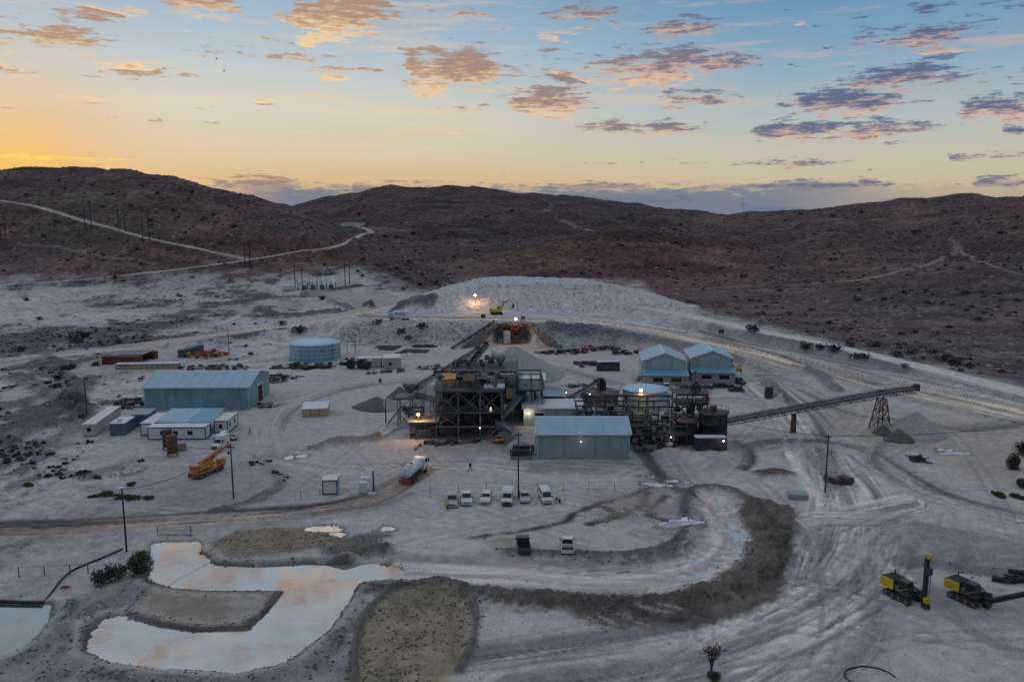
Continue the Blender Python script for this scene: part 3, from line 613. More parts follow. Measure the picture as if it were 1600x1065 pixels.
# ---- emit the meshes
NRM = None
def make_sheet(name, faces_mask, quads, mat):
    q = quads[faces_mask]; used, inv = np.unique(q, return_inverse=True)
    me = bpy.data.meshes.new(name); nv, nf = len(used), len(q)
    me.vertices.add(nv); me.loops.add(nf * 4); me.polygons.add(nf)
    co = np.stack([Xf[used], Yf[used], Zf[used]], 1).astype(np.float32)
    me.vertices.foreach_set('co', co.ravel())
    me.loops.foreach_set('vertex_index', inv.ravel().astype(np.int32))
    me.polygons.foreach_set('loop_start', (np.arange(nf) * 4).astype(np.int32))
    me.polygons.foreach_set('use_smooth', np.ones(nf, bool))
    me.update(calc_edges=True)
    c = me.color_attributes.new('cover', 'FLOAT_COLOR', 'POINT')
    c.data.foreach_set('color', np.concatenate([np.clip(VC[used], 0, 1), WET[used][:, None]], 1).astype(np.float32).ravel())
    me.materials.append(mat)
    o = bpy.data.objects.new(name, me); COL.objects.link(o)
    return o
def earth_material(name, fine=1.0, bump=0.5, amp=.3):
    m = bpy.data.materials.new(name); m.use_nodes = True; k = NT(m.node_tree); k.n.clear()
    out = k.node('ShaderNodeOutputMaterial'); b = k.node('ShaderNodeBsdfPrincipled'); k.l.new(b.outputs[0], out.inputs[0])
    at = k.node('ShaderNodeAttribute'); at.attribute_name = 'cover'
    geo = k.node('ShaderNodeNewGeometry'); p = geo.outputs['Position']
    a = k.noise(p, 0.55 * fine, 5, 0.65); c = k.noise(p, 3.0 * fine, 3, 0.6)
    f = k.ss(a, 0.28, 0.72, 1 - .5 * amp, 1 + .5 * amp); f = k.m('MULTIPLY', f, k.ss(c, .3, .7, 1 - .4 * amp, 1 + .4 * amp))
    f = k.m('ADD', f, k.m('MULTIPLY', at.outputs['Alpha'], k.m('SUBTRACT', 1.0, f)))
    cb = k.node('ShaderNodeCombineXYZ')
    for i in range(3): k.put(cb.inputs[i], f)
    col = k.mix(1.0, at.outputs['Color'], cb.outputs[0], 'MULTIPLY')
    k.put(b.inputs['Base Color'], col)
    k.put(b.inputs['Roughness'], k.m('MAXIMUM', k.m('MULTIPLY_ADD', at.outputs['Alpha'], -0.90, 0.95), 0.03))
    k.put(b.inputs['IOR'], k.m('MULTIPLY_ADD', at.outputs['Alpha'], 0.35, 1.45))
    b.inputs['Specular IOR Level'].default_value = 0.3
    bp = k.node('ShaderNodeBump'); k.put(bp.inputs['Strength'], k.m('MULTIPLY', k.m('SUBTRACT', 1.0, at.outputs['Alpha'], clamp=True), bump)); bp.inputs['Distance'].default_value = 0.5
    k.put(bp.inputs['Height'], k.m('ADD', a, k.m('MULTIPLY', c, 0.35))); k.l.new(bp.outputs[0], b.inputs['Normal'])
    return m
M_EARTH = earth_material('dusty_earth', 1.0, 0.7)
M_HILL = earth_material('stony_hillside', 0.45, 1.0, .75)
M_ROCKPILE = earth_material('crushed_ore', 1.0, .8, .35)
ii = np.arange(NR * NS).reshape(NR, NS)
quads = np.stack([ii[:-1, :-1], ii[:-1, 1:], ii[1:, 1:], ii[1:, :-1]], -1).reshape(-1, 4)
fc = CLS[quads[:, 0]]
def structure(o): o['kind'] = 'structure'; return o
structure(make_sheet('ground', fc == 0, quads, M_EARTH))
structure(make_sheet('hills', fc == 1, quads, M_HILL))
structure(make_sheet('road', fc == 2, quads, M_EARTH))
PUD = make_sheet('water', fc == 4, quads, M_EARTH); structure(PUD)
ore = make_sheet('ore_stockpile', fc == 3, quads, M_ROCKPILE)
ore['label'] = 'long flat-topped stockpile of pale broken ore behind the yellow excavator'; ore['category'] = 'stockpile'
def sheet(name, pts, z, mat):
    me = bpy.data.meshes.new(name); me.from_pydata([(x, y, z) for x, y in pts], [], [list(range(len(pts)))]); me.update()
    me.materials.append(mat); o = bpy.data.objects.new(name, me); COL.objects.link(o); return o
def plain_mat(name, col, rough=0.9, spec=0.3):
    m = bpy.data.materials.new(name); m.use_nodes = True; b = m.node_tree.nodes['Principled BSDF']
    b.inputs['Base Color'].default_value = (*col, 1); b.inputs['Roughness'].default_value = rough; b.inputs['Specular IOR Level'].default_value = spec
    return m
structure(sheet('terrain', [(-9000, -6000), (9000, -6000), (9000, 9000), (-9000, 9000)], -4.0, plain_mat('far_plain', (0.14, 0.12, 0.11))))
# water
def water_mat(name, col, rough=0.03, mirror=.4):
    m = bpy.data.materials.new(name); m.use_nodes = True; k = NT(m.node_tree); b = k.n['Principled BSDF']
    b.inputs['Base Color'].default_value = (*col, 1); b.inputs['Roughness'].default_value = rough; b.inputs['IOR'].default_value = 1.5
    b.inputs['Specular IOR Level'].default_value = 1.0
    b.inputs['Coat Weight'].default_value = 1.0; b.inputs['Coat Roughness'].default_value = 0.02; b.inputs['Coat IOR'].default_value = 1.6
    geo = k.node('ShaderNodeNewGeometry'); n = k.noise(geo.outputs['Position'], 0.35, 3, 0.5)
    silt = k.noise(k.v('MULTIPLY', geo.outputs['Position'], (0.10, 0.22, 0)), 1.0, 5, 0.6, 0.8)
    k.put(b.inputs['Base Color'], k.mix(k.ss(silt, .38, .62), tuple(c * .62 for c in col) + (1,), tuple(c * 1.25 for c in col) + (1,)))
    bp = k.node('ShaderNodeBump'); bp.inputs['Strength'].default_value = 0.04; bp.inputs['Distance'].default_value = 0.3
    k.put(bp.inputs['Height'], n); k.l.new(bp.outputs[0], b.inputs['Normal']); k.l.new(bp.outputs[0], b.inputs['Coat Normal'])
    gl = k.node('ShaderNodeBsdfGlossy'); gl.inputs['Roughness'].default_value = 0.05; gl.inputs['Color'].default_value = (0.95, 0.96, 0.97, 1); k.l.new(bp.outputs[0], gl.inputs['Normal'])
    mx = k.node('ShaderNodeMixShader'); mx.inputs[0].default_value = mirror; k.l.new(b.outputs[0], mx.inputs[1]); k.l.new(gl.outputs[0], mx.inputs[2]); k.l.new(mx.outputs[0], k.n['Material Output'].inputs[0])
    return m
M_WATER = water_mat('milky_water', (0.24, 0.21, 0.165), mirror=.3)
PUD.data.materials[0] = water_mat('puddle_water', (0.20, 0.165, 0.135), mirror=.55)
M_WATERG = water_mat('green_water', (0.07, 0.135, 0.115), mirror=.12)
fl = [flat(u, v, WATER_Z) for u, v in [(120, 842), (330, 842), (520, 868), (1150, 770), (1190, 830), (1190, 880), (1080, 935), (650, 925), (540, 1010), (440, 1060), (150, 1060), (100, 1020)]]
structure(sheet('water', fl, WATER_Z, M_WATER))
structure(sheet('water', [flat(u, v, WATER_Z - .05) for u, v in [(-110, 935), (95, 935), (85, 985), (20, 1035), (-110, 1045)]], WATER_Z - .05, M_WATERG))

# ------------------------------------------------------------------ building kit
class MB:
    def __init__(s): s.v = []; s.f = []
    def add(s, vs, fs):
        b = len(s.v); s.v += [tuple(p) for p in vs]; s.f += [tuple(i + b for i in f) for f in fs]; return s
    def box(s, x0, x1, y0, y1, z0, z1):
        return s.add([(x0, y0, z0), (x1, y0, z0), (x1, y1, z0), (x0, y1, z0), (x0, y0, z1), (x1, y0, z1), (x1, y1, z1), (x0, y1, z1)],
                     [(3, 2, 1, 0), (4, 5, 6, 7), (0, 1, 5, 4), (1, 2, 6, 5), (2, 3, 7, 6), (3, 0, 4, 7)])
    def cbox(s, c, d): return s.box(c[0] - d[0] / 2, c[0] + d[0] / 2, c[1] - d[1] / 2, c[1] + d[1] / 2, c[2] - d[2] / 2, c[2] + d[2] / 2)
    def hexa(s, p):   # 8 points, bottom ring then top ring
        return s.add(p, [(3, 2, 1, 0), (4, 5, 6, 7), (0, 1, 5, 4), (1, 2, 6, 5), (2, 3, 7, 6), (3, 0, 4, 7)])
    def beam(s, p, q, w, h=None):
        h = h or w; p = Vector(p); q = Vector(q); d = (q - p)
        if d.length < 1e-6: return s
        d.normalize(); up = Vector((0, 0, 1)) if abs(d.z) < 0.95 else Vector((1, 0, 0))
        a = d.cross(up).normalized() * w / 2; b = a.cross(d).normalized() * h / 2
        return s.hexa([p - a - b, p + a - b, p + a + b, p - a + b, q - a - b, q + a - b, q + a + b, q - a + b])
    def tube(s, p, q, r0, r1=None, n=8, cap=True):
        r1 = r0 if r1 is None else r1; p = Vector(p); q = Vector(q); d = (q - p).normalized()
        up = Vector((0, 0, 1)) if abs(d.z) < 0.95 else Vector((1, 0, 0)); a = d.cross(up).normalized(); b = a.cross(d)
        A = [(math.cos(2 * math.pi * i / n), math.sin(2 * math.pi * i / n)) for i in range(n)]
        vs = [p + (a * c + b * t) * r0 for c, t in A] + [q + (a * c + b * t) * r1 for c, t in A]
        fs = [(i, (i + 1) % n, n + (i + 1) % n, n + i) for i in range(n)]
        if cap: fs += [tuple(range(n - 1, -1, -1)), tuple(range(n, 2 * n))]
        return s.add(vs, fs)
    def path(s, pts, r, n=6):
        for p, q in zip(pts[:-1], pts[1:]): s.tube(p, q, r, r, n)
        return s
    def prism(s, poly, y0, y1):   # polygon in x, z along y
        n = len(poly); vs = [(x, y0, z) for x, z in poly] + [(x, y1, z) for x, z in poly]
        return s.add(vs, [tuple(range(n)), tuple(range(2 * n - 1, n - 1, -1))] + [(i, i + n, (i + 1) % n + n, (i + 1) % n) for i in range(n)])
    def prismx(s, poly, x0, x1):  # polygon in y, z along x
        n = len(poly); vs = [(x0, y, z) for y, z in poly] + [(x1, y, z) for y, z in poly]
        return s.add(vs, [tuple(range(n - 1, -1, -1)), tuple(range(n, 2 * n))] + [(i, (i + 1) % n, (i + 1) % n + n, i + n) for i in range(n)])
    def lathe(s, prof, c=(0, 0, 0), n=24, cap=True):
        m = len(prof); vs = []
        for r, z in prof: vs += [(c[0] + r * math.cos(2 * math.pi * i / n), c[1] + r * math.sin(2 * math.pi * i / n), c[2] + z) for i in range(n)]
        fs = [(j * n + i, j * n + (i + 1) % n, (j + 1) * n + (i + 1) % n, (j + 1) * n + i) for j in range(m - 1) for i in range(n)]
        if cap: fs += [tuple(range(n - 1, -1, -1)), tuple(range((m - 1) * n, m * n))]
        return s.add(vs, fs)
    def quad(s, a, b, c, d): return s.add([a, b, c, d], [(0, 1, 2, 3)])
    def build(s, name, mat, parent=None, smooth=False, bevel=0.0, loc=None, rz=0.0):
        me = bpy.data.meshes.new(name); me.from_pydata(s.v, [], s.f); me.update()
        if smooth: me.polygons.foreach_set('use_smooth', [True] * len(me.polygons))
        me.materials.append(mat)
        o = bpy.data.objects.new(name, me); COL.objects.link(o)
        if parent is not None: o.parent = parent
        if loc is not None: o.location = loc
        if rz: o.rotation_euler = (0, 0, rz)
        if bevel:
            b = o.modifiers.new('edges', 'BEVEL'); b.width = bevel; b.segments = 2; b.limit_method = 'ANGLE'
        return o

def tag(o, label, cat, group=None):
    o['label'] = label; o['category'] = cat
    if group: o['group'] = group
    return o
def thing(name, label, cat, loc=(0, 0, 0), rz=0.0, group=None):
    o = bpy.data.objects.new(name, None); COL.objects.link(o); o.location = loc; o.rotation_euler = (0, 0, rz); o.empty_display_size = 0.5
    return tag(o, label, cat, group)
def copy_tree(o, parent=None, keep=True):
    c = o.copy(); COL.objects.link(c); c.parent = parent
    for ch in list(o.children): copy_tree(ch, c)
    return c
def place(o, x, y, rz=0.0, dz=0.0):
    o.location = (x, y, gz(x, y) + dz); o.rotation_euler = (0, 0, rz); return o
def at(u, v): return hit(u, v)

def mk(name, col, rough=0.6, metal=0.0, var=0.2, scale=1.5, dust=0.0, corr=None, corr_s=5.0, rust=0.0, bump=0.0, spec=0.5, streak=0.0):
    m = bpy.data.materials.new(name); m.use_nodes = True; k = NT(m.node_tree); b = k.n['Principled BSDF']
    tc = k.node('ShaderNodeTexCoord'); p = tc.outputs['Object']
    n = k.noise(p, scale, 4, 0.6)
    lo = tuple(c * (1 - var) for c in col) + (1,); hi = tuple(min(1, c * (1 + var)) for c in col) + (1,)
    c = k.mix(k.ss(n, 0.3, 0.7), lo, hi)
    if dust: c = k.mix(k.m('MULTIPLY', k.ss(k.noise(p, 0.6, 5, 0.65), 0.42, 0.68), dust), c, C(0.36, 0.33, 0.30))
    if rust: c = k.mix(k.m('MULTIPLY', k.ss(k.noise(p, 1.1, 5, 0.7), 0.50, 0.66), rust), c, C(0.13, 0.06, 0.032))
    if streak: c = k.mix(k.m('MULTIPLY', k.ss(k.noise(k.v('MULTIPLY', p, (1.6, 1.6, 0.10)), 1.0, 5, 0.65), 0.46, 0.66), streak), c, C(0.16, 0.13, 0.11))
    k.put(b.inputs['Base Color'], c)
    k.put(b.inputs['Roughness'], k.m('MULTIPLY_ADD', n, 0.25, rough - 0.12)); b.inputs['Metallic'].default_value = metal
    b.inputs['Specular IOR Level'].default_value = spec
    if corr:
        w = k.node('ShaderNodeTexWave'); w.bands_direction = corr; w.inputs['Scale'].default_value = corr_s
        k.put(w.inputs['Vector'], p); bp = k.node('ShaderNodeBump'); bp.inputs['Strength'].default_value = 0.5; bp.inputs['Distance'].default_value = 0.05
        k.put(bp.inputs['Height'], w.outputs['Fac']); k.l.new(bp.outputs[0], b.inputs['Normal'])
    elif bump:
        bp = k.node('ShaderNodeBump'); bp.inputs['Strength'].default_value = bump; bp.inputs['Distance'].default_value = 0.2
        k.put(bp.inputs['Height'], k.noise(p, 2.5, 4, 0.6)); k.l.new(bp.outputs[0], b.inputs['Normal'])
    return m
def glow_mat(name, col, strength):
    m = bpy.data.materials.new(name); m.use_nodes = True; b = m.node_tree.nodes['Principled BSDF']
    b.inputs['Base Color'].default_value = (*col, 1); b.inputs['Emission Color'].default_value = (*col, 1); b.inputs['Emission Strength'].default_value = strength
    return m
MT = dict(
    roof_blue=mk('roof_sheet_pale_blue', (0.34, 0.51, 0.61), 0.42, 0.0, 0.08, 0.5, 0.10, 'X', 4.0),
    roof_teal=mk('roof_sheet_teal', (0.16, 0.40, 0.53), 0.42, 0.0, 0.08, 0.5, 0.08, 'X', 4.0),
    wall_grey=mk('cladding_blue_grey', (0.29, 0.40, 0.44), 0.5, 0.0, 0.10, 0.4, 0.16, 'X', 4.0, streak=.35),
    wall_teal=mk('cladding_teal', (0.20, 0.37, 0.44), 0.5, 0.0, 0.18, 0.25, 0.12, 'X', 4.0, streak=.35),
    wall_pale=mk('cladding_pale_green', (0.40, 0.50, 0.50), 0.5, 0.0, 0.08, 0.4, 0.14, 'X', 4.0, streak=.35),
    pink=mk('plaster_pink', (0.42, 0.33, 0.32), 0.85, 0, 0.10, 0.8, 0.2),
    trim=mk('trim_pale', (0.62, 0.66, 0.68), 0.5, 0, 0.08),
    trim_blue=mk('trim_blue', (0.035, 0.10, 0.22), 0.5, 0, 0.15),
    white=mk('panel_white', (0.66, 0.67, 0.67), 0.5, 0, 0.06, 1.0, 0.12),
    cream=mk('panel_cream', (0.50, 0.47, 0.43), 0.6, 0, 0.1, 1.0, 0.25),
    glass=mk('dark_glass', (0.015, 0.018, 0.022), 0.12, 0, 0.2, 1.0),
    dark=mk('dark_opening', (0.014, 0.014, 0.016), 0.8, 0, 0.3),
    steel=mk('galvanised_steel', (0.15, 0.165, 0.18), 0.5, 0.3, 0.35, 2.0, 0.18, rust=.25),
    dsteel=mk('dark_steel', (0.045, 0.046, 0.05), 0.55, 0.2, 0.4, 1.6, 0.12, rust=0.2),
    bsteel=mk('blue_steel', (0.07, 0.115, 0.15), 0.5, 0.2, 0.3, 1.6, 0.18, rust=0.1),
    rusty=mk('rusty_steel', (0.115, 0.062, 0.042), 0.8, 0.1, 0.45, 2.0, 0.15),
    black=mk('black_rubber', (0.018, 0.018, 0.019), 0.75, 0, 0.3, 2, 0.10),
    belt=mk('conveyor_belt', (0.05, 0.05, 0.05), 0.85, 0, 0.3, 2, 0.35),
    orange=mk('paint_orange', (0.50, 0.13, 0.025), 0.45, 0, 0.22, 1.5, 0.12),
    amber=mk('paint_amber', (0.52, 0.235, 0.03), 0.45, 0, 0.22, 1.5, 0.10),
    yellow=mk('paint_yellow', (0.62, 0.42, 0.02), 0.4, 0, 0.14, 1.5, 0.08),
    red=mk('paint_red_oxide', (0.17, 0.032, 0.03), 0.6, 0, 0.22, 0.8, 0.10, 'X', 6.0),
    redbright=mk('paint_red', (0.34, 0.04, 0.03), 0.5, 0, 0.2),
    green=mk('paint_green', (0.045, 0.115, 0.095), 0.6, 0, 0.22, 0.8, 0.12, 'Y', 6.0),
    contblue=mk('paint_container_blue', (0.06, 0.125, 0.19), 0.55, 0, 0.2, 0.8, 0.10),
    tank=mk('tank_panel_blue', (0.38, 0.60, 0.69), 0.45, 0, 0.10, 0.3, 0.10, streak=.35),
    tankroof=mk('tank_roof_blue', (0.42, 0.64, 0.74), 0.45, 0, 0.06, 0.3, 0.06),
    tan=mk('tank_tan', (0.23, 0.20, 0.16), 0.8, 0, 0.25, 1.0, 0.3),
    wood=mk('timber', (0.13, 0.072, 0.032), 0.8, 0, 0.3, 2.5, 0.1),
    woodpale=mk('timber_pale', (0.42, 0.34, 0.22), 0.8, 0, 0.2, 2.5, 0.1),
    pole=mk('creosoted_timber', (0.045, 0.038, 0.035), 0.85, 0, 0.3, 2.5),
    wire=mk('cable', (0.03, 0.03, 0.032), 0.6, 0, 0.1),
    concrete=mk('concrete', (0.33, 0.32, 0.31), 0.9, 0, 0.18, 0.7, 0.1, bump=0.2),
    gabion=mk('stacked_stone', (0.16, 0.155, 0.15), 0.95, 0, 0.5, 1.2, 0.2, bump=0.9),
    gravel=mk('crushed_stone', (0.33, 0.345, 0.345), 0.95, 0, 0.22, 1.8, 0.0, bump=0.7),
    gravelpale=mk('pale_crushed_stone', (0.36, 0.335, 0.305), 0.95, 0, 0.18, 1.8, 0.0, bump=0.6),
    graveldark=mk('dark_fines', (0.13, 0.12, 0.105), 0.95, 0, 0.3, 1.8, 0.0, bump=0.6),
    carwhite=mk('car_white', (0.66, 0.68, 0.69), 0.3, 0, 0.03, 1.0, 0.10), carsilver=mk('car_silver_blue', (0.40, 0.47, 0.52), 0.3, 0.2, 0.05, 1.0, 0.10),
    cardark=mk('car_charcoal', (0.035, 0.037, 0.045), 0.3, 0.1, 0.1, 1.0, 0.08), carblue=mk('car_dark_blue', (0.03, 0.05, 0.11), 0.3, 0.1, 0.1),
    lens=mk('lamp_lens', (0.55, 0.55, 0.52), 0.2, 0, 0.05), tail=mk('tail_lamp', (0.30, 0.02, 0.015), 0.3, 0, 0.05),
    skin=mk('skin', (0.16, 0.09, 0.06), 0.6, 0, 0.1), navy=mk('work_trousers', (0.02, 0.025, 0.045), 0.9, 0, 0.2), hivis=mk('hivis_yellow', (0.60, 0.62, 0.03), 0.7, 0, 0.1), helmet=mk('helmet_white', (0.6, 0.6, 0.58), 0.4), charcoal=mk('dark_workwear', (0.03, 0.032, 0.04), 0.9, 0, 0.2),
    lamp_warm=glow_mat('lamp_sodium', (1.0, 0.42, 0.10), 28.0), lamp_white=glow_mat('lamp_cool_white', (1.0, 0.93, 0.85), 3.0),
    clod=mk('earth_clod', (0.10, 0.088, 0.078), 0.95, 0, .4, .3), scrub=mk('dry_scrub', (0.07, 0.058, 0.046), 0.9, 0, 0.4, .1), leafdark=mk('shrub_dark', (0.058, 0.058, 0.042), 0.85, 0, 0.4, 3.0), leafgrey=mk('shrub_grey_green', (0.155, 0.165, 0.135), 0.85, 0, 0.3, 3.0), leafgreen=mk('leaf_green', (0.055, 0.095, 0.022), 0.8, 0, 0.4, 2.0), leafolive=mk('leaf_olive', (0.075, 0.082, 0.045), 0.85, 0, 0.4, 2.0), bark=mk('bark', (0.055, 0.045, 0.038), 0.9, 0, 0.3, 3.0),
    stone=mk('pale_stone', (0.34, 0.355, 0.365), 0.95, 0, 0.35, 0.15, bump=0.4), hillstone=mk('hill_stone', (0.22, 0.175, 0.16), 0.95, 0, 0.35, 0.05),
)

# ------------------------------------------------------------------ sheds
def gable_shed(name, label, loc, rz, L, W, he, hr, axis, wall, roof, cat='shed', group=None, plinth=0.0, over=0.25, opening=None):
    """footprint x 0..L, y 0..W; ridge along axis"""
    t = thing(name, label, cat, loc, rz, group); z0 = -0.8
    if axis == 'x':
        MB().box(0.06, L - 0.06, 0, 0.12, z0, he).build('wall', wall, t); MB().box(0.06, L - 0.06, W - 0.12, W, z0, he).build('wall', wall, t)
        g = [(0, z0), (W, z0), (W, he), (W / 2, hr), (0, he)]
        for x in (0.0, L - 0.12): MB().prismx(g, x + (0.003 if x == 0 else -0.003), x + 0.12).build('gable_wall', wall, t)
        for s in (0, 1):
            y0, y1 = (-over, W / 2) if s == 0 else (W / 2, W + over); k = (hr - he) / (W / 2); za = he - over * k
            zs = (za, hr) if s == 0 else (hr, za); m = MB()
            m.hexa([(-over, y0, zs[0]), (L + over, y0, zs[0]), (L + over, y1, zs[1]), (-over, y1, zs[1]), (-over, y0, zs[0] + .1), (L + over, y0, zs[0] + .1), (L + over, y1, zs[1] + .1), (-over, y1, zs[1] + .1)])
            m.build('roof_sheet', roof, t)
        MB().prismx([(W / 2 - .35, hr + .02), (W / 2, hr + .2), (W / 2 + .35, hr + .02)], -over - .03, L + over + .03).build('ridge_cap', MT['trim'], t)
        for x in (-over - .04, L + over + .04):
            for s in (-1, 1):
                MB().beam((x, W / 2 + s * (W / 2 + over), he - over * (hr - he) / (W / 2) + .06), (x, W / 2, hr + .06), .1, .28).build('barge_board', MT['trim'], t)
        for y in (-over - .06, W + over + .06): MB().beam((-over, y, he - .12), (L + over, y, he - .12), .14, .14).build('gutter', MT['trim'], t)
        for x in (0.15, L - 0.15): MB().tube((x, -.12, z0), (x, -.12, he - .1), .06).build('downpipe', MT['trim'], t)
    else:
        MB().box(0, 0.12, 0.06, W - 0.06, z0, he).build('wall', wall, t); MB().box(L - 0.12, L, 0.06, W - 0.06, z0, he).build('wall', wall, t)
        g = [(0, z0), (L, z0), (L, he), (L / 2, hr), (0, he)]
        for y in (0.0, W - 0.12): MB().prism(g, y, y + 0.117).build('gable_wall', wall, t)
        k = (hr - he) / (L / 2); za = he - over * k
        for s in (0, 1):
            x0, x1 = (-over, L / 2) if s == 0 else (L / 2, L + over); zs = (za, hr) if s == 0 else (hr, za)
            MB().hexa([(x0, -over, zs[0]), (x1, -over, zs[1]), (x1, W + over, zs[1]), (x0, W + over, zs[0]), (x0, -over, zs[0] + .1), (x1, -over, zs[1] + .1), (x1, W + over, zs[1] + .1), (x0, W + over, zs[0] + .1)]).build('roof_sheet', roof, t)
        MB().prism([(L / 2 - .3, hr + .03), (L / 2 + .3, hr + .03), (L / 2, hr + .18)], -over - .03, W + over + .03).build('ridge_cap', MT['trim'], t)
        for y in (-over - .04, W + over + .04):
            for s in (-1, 1): MB().beam((L / 2 + s * (L / 2 + over), y, za + .06), (L / 2, y, hr + .06), .1, .22).build('barge_board', MT['trim'], t)
        for x in (-over - .06, L + over + .06): MB().beam((x, -over, he - .12), (x, W + over, he - .12), .14, .14).build('gutter', MT['trim'], t)
    if axis == 'x':
        n = int(L / 2.4)
        for i in range(1, n):
            a = L * i / n; k = (hr - he) / (W / 2)
            MB().box(a - .03, a + .03, -.025, .0, z0 + .8, he - .2).build('sheet_joint', wall, t)
            MB().hexa([(a - .04, -over, he - over * k + .1), (a + .04, -over, he - over * k + .1), (a + .04, W / 2, hr + .1), (a - .04, W / 2, hr + .1), (a - .04, -over, he - over * k + .14), (a + .04, -over, he - over * k + .14), (a + .04, W / 2, hr + .14), (a - .04, W / 2, hr + .14)]).build('roof_seam', roof, t)
    if plinth: MB().box(-.1, L + .1, -.1, W + .1, z0, plinth).build('plinth', MT['concrete'], t)
    return t
def lamp(u=None, v=None, loc=None, mat='lamp_white', r=0.2, power=25, col=(1, .85, .7), label='', parent_post=None, name='flood_lamp', dirn=(0, -1, 0)):
    t = thing(name, label, 'lamp', loc)
    MB().box(-.22, .22, .02, .3, -.1, .32).build('housing', MT['dsteel'], t)
    MB().lathe([(0.02, -r), (r * .7, -r * .7), (r, 0), (r * .7, r * .7), (0.02, r)], (0, -r * 0.8, .1), 10).build('bulb', MT[mat], t, True)
    if parent_post:
        MB().tube((0, .16, -parent_post), (0, .16, -.1), .07, .05).build('post', MT['pole'], t)
    ld = bpy.data.lights.new('lamp_light', 'POINT'); ld.energy = power; ld.color = col; ld.shadow_soft_size = 0.25
    lo = bpy.data.objects.new('lamp_light', ld); COL.objects.link(lo); lo.parent = t; lo.location = (dirn[0] * (r + .35), dirn[1] * (r + .35), 0.1)
    return t

# --- the big warehouse on the west side

W1 = gable_shed('warehouse', 'long blue-grey steel warehouse standing behind the prefab offices', (-90.7, 192.6, 0.05), R(2.2), 25.6, 19, 5.8, 8.0, 'x', MT['wall_teal'], MT['roof_blue'], 'warehouse', plinth=0.25)
MB().box(25.55, 25.72, 7.2, 11.6, 0.0, 4.4).build('door', MT['dark'], W1)
MB().box(25.50, 25.80, 6.9, 7.2, 0.0, 4.7).build('door_frame', MT['trim'], W1); MB().box(25.50, 25.80, 11.6, 11.9, 0.0, 4.7).build('door_frame', MT['trim'], W1); MB().box(25.50, 25.80, 7.2, 11.6, 4.4, 4.7).build('door_frame', MT['trim'], W1)
# --- the shed with the wall lamp, in front of the plant
SHA = gable_shed('steel_shed', 'blue-roofed grey steel shed with a small lamp, in front of the plant', (4.9, 152.9, 0.35), 0, 18.4, 11, 4.9, 6.9, 'x', MT['wall_grey'], MT['roof_blue'], plinth=0.35)

lamp(loc=(13.55, 152.62, 3.7), r=.10, power=5, label='small white lamp on the front wall of the grey steel shed', name='wall_lamp')
# --- smaller shed behind it
SHB = gable_shed('steel_shed', 'low pale shed with flat grey roof, behind the blue-roofed shed', (2.6, 178.2, 0.05), 0, 13.6, 9, 4.2, 5.0, 'x', MT['wall_pale'], MT['trim'], plinth=0.1)
MB().box(2.6, 4.6, -.08, 0.02, 0, 3.0).build('door', MT['dark'], SHB)
lamp(loc=(3.7, 177.9, 3.1), r=.16, power=60, col=(1, .75, .5), label='lit lamp on the front wall of the low pale shed', name='wall_lamp')
# --- twin sheds with lean-to offices
for i, (lx, ly, lab) in enumerate(((37.6, 225.2, 'pale gabled workshop with pink lean-to, nearer the white pickup'), (52.2, 229.2, 'pale gabled workshop with pink lean-to, nearer the dark parked car'))):
    t = gable_shed('workshop', lab, (lx, ly, 0.05), R(-5), 12.0, 15, 6.6, 8.8, 'y', MT['wall_pale'], MT['roof_blue'], 'workshop', 'twin gabled workshops below the haul road', plinth=0.1)
    MB().box(0.1, 12.1, -3.6, -0.02, -.5, 3.0).build('lean_to_wall', MT['pink'], t)
    MB().hexa([(-.4, -4.1, 3.02), (12.6, -4.1, 3.02), (12.6, .0, 3.9), (-.4, .0, 3.9), (-.4, -4.1, 3.14), (12.6, -4.1, 3.14), (12.6, .0, 4.02), (-.4, .0, 4.02)]).build('lean_to_roof', MT['roof_teal'], t)
    for a, b in ((2.6, 5.4), (7.6, 10.4)):
        w = MB().box(a, b, -3.66, -3.55, 1.2, 2.4).build('window', MT['glass'], t)
        MB().box(a - .1, b + .1, -3.74, -3.6, 1.08, 1.2).build('sill', MT['trim'], w)
        MB().box((a + b) / 2 - .05, (a + b) / 2 + .05, -3.70, -3.6, 1.2, 2.4).build('mullion', MT['dark'], w)
    MB().box(-.06, .02, 2.6, 5.8, 0, 4.8).build('door', MT['wall_grey'], t); MB().box(-.12, .0, 2.5, 2.62, 0, 4.9).build('door_frame', MT['dark'], t)
    MB().box(-.07, .02, 1.0, 1.9, 0, 2.1).build('side_door', MT['dark'], t)

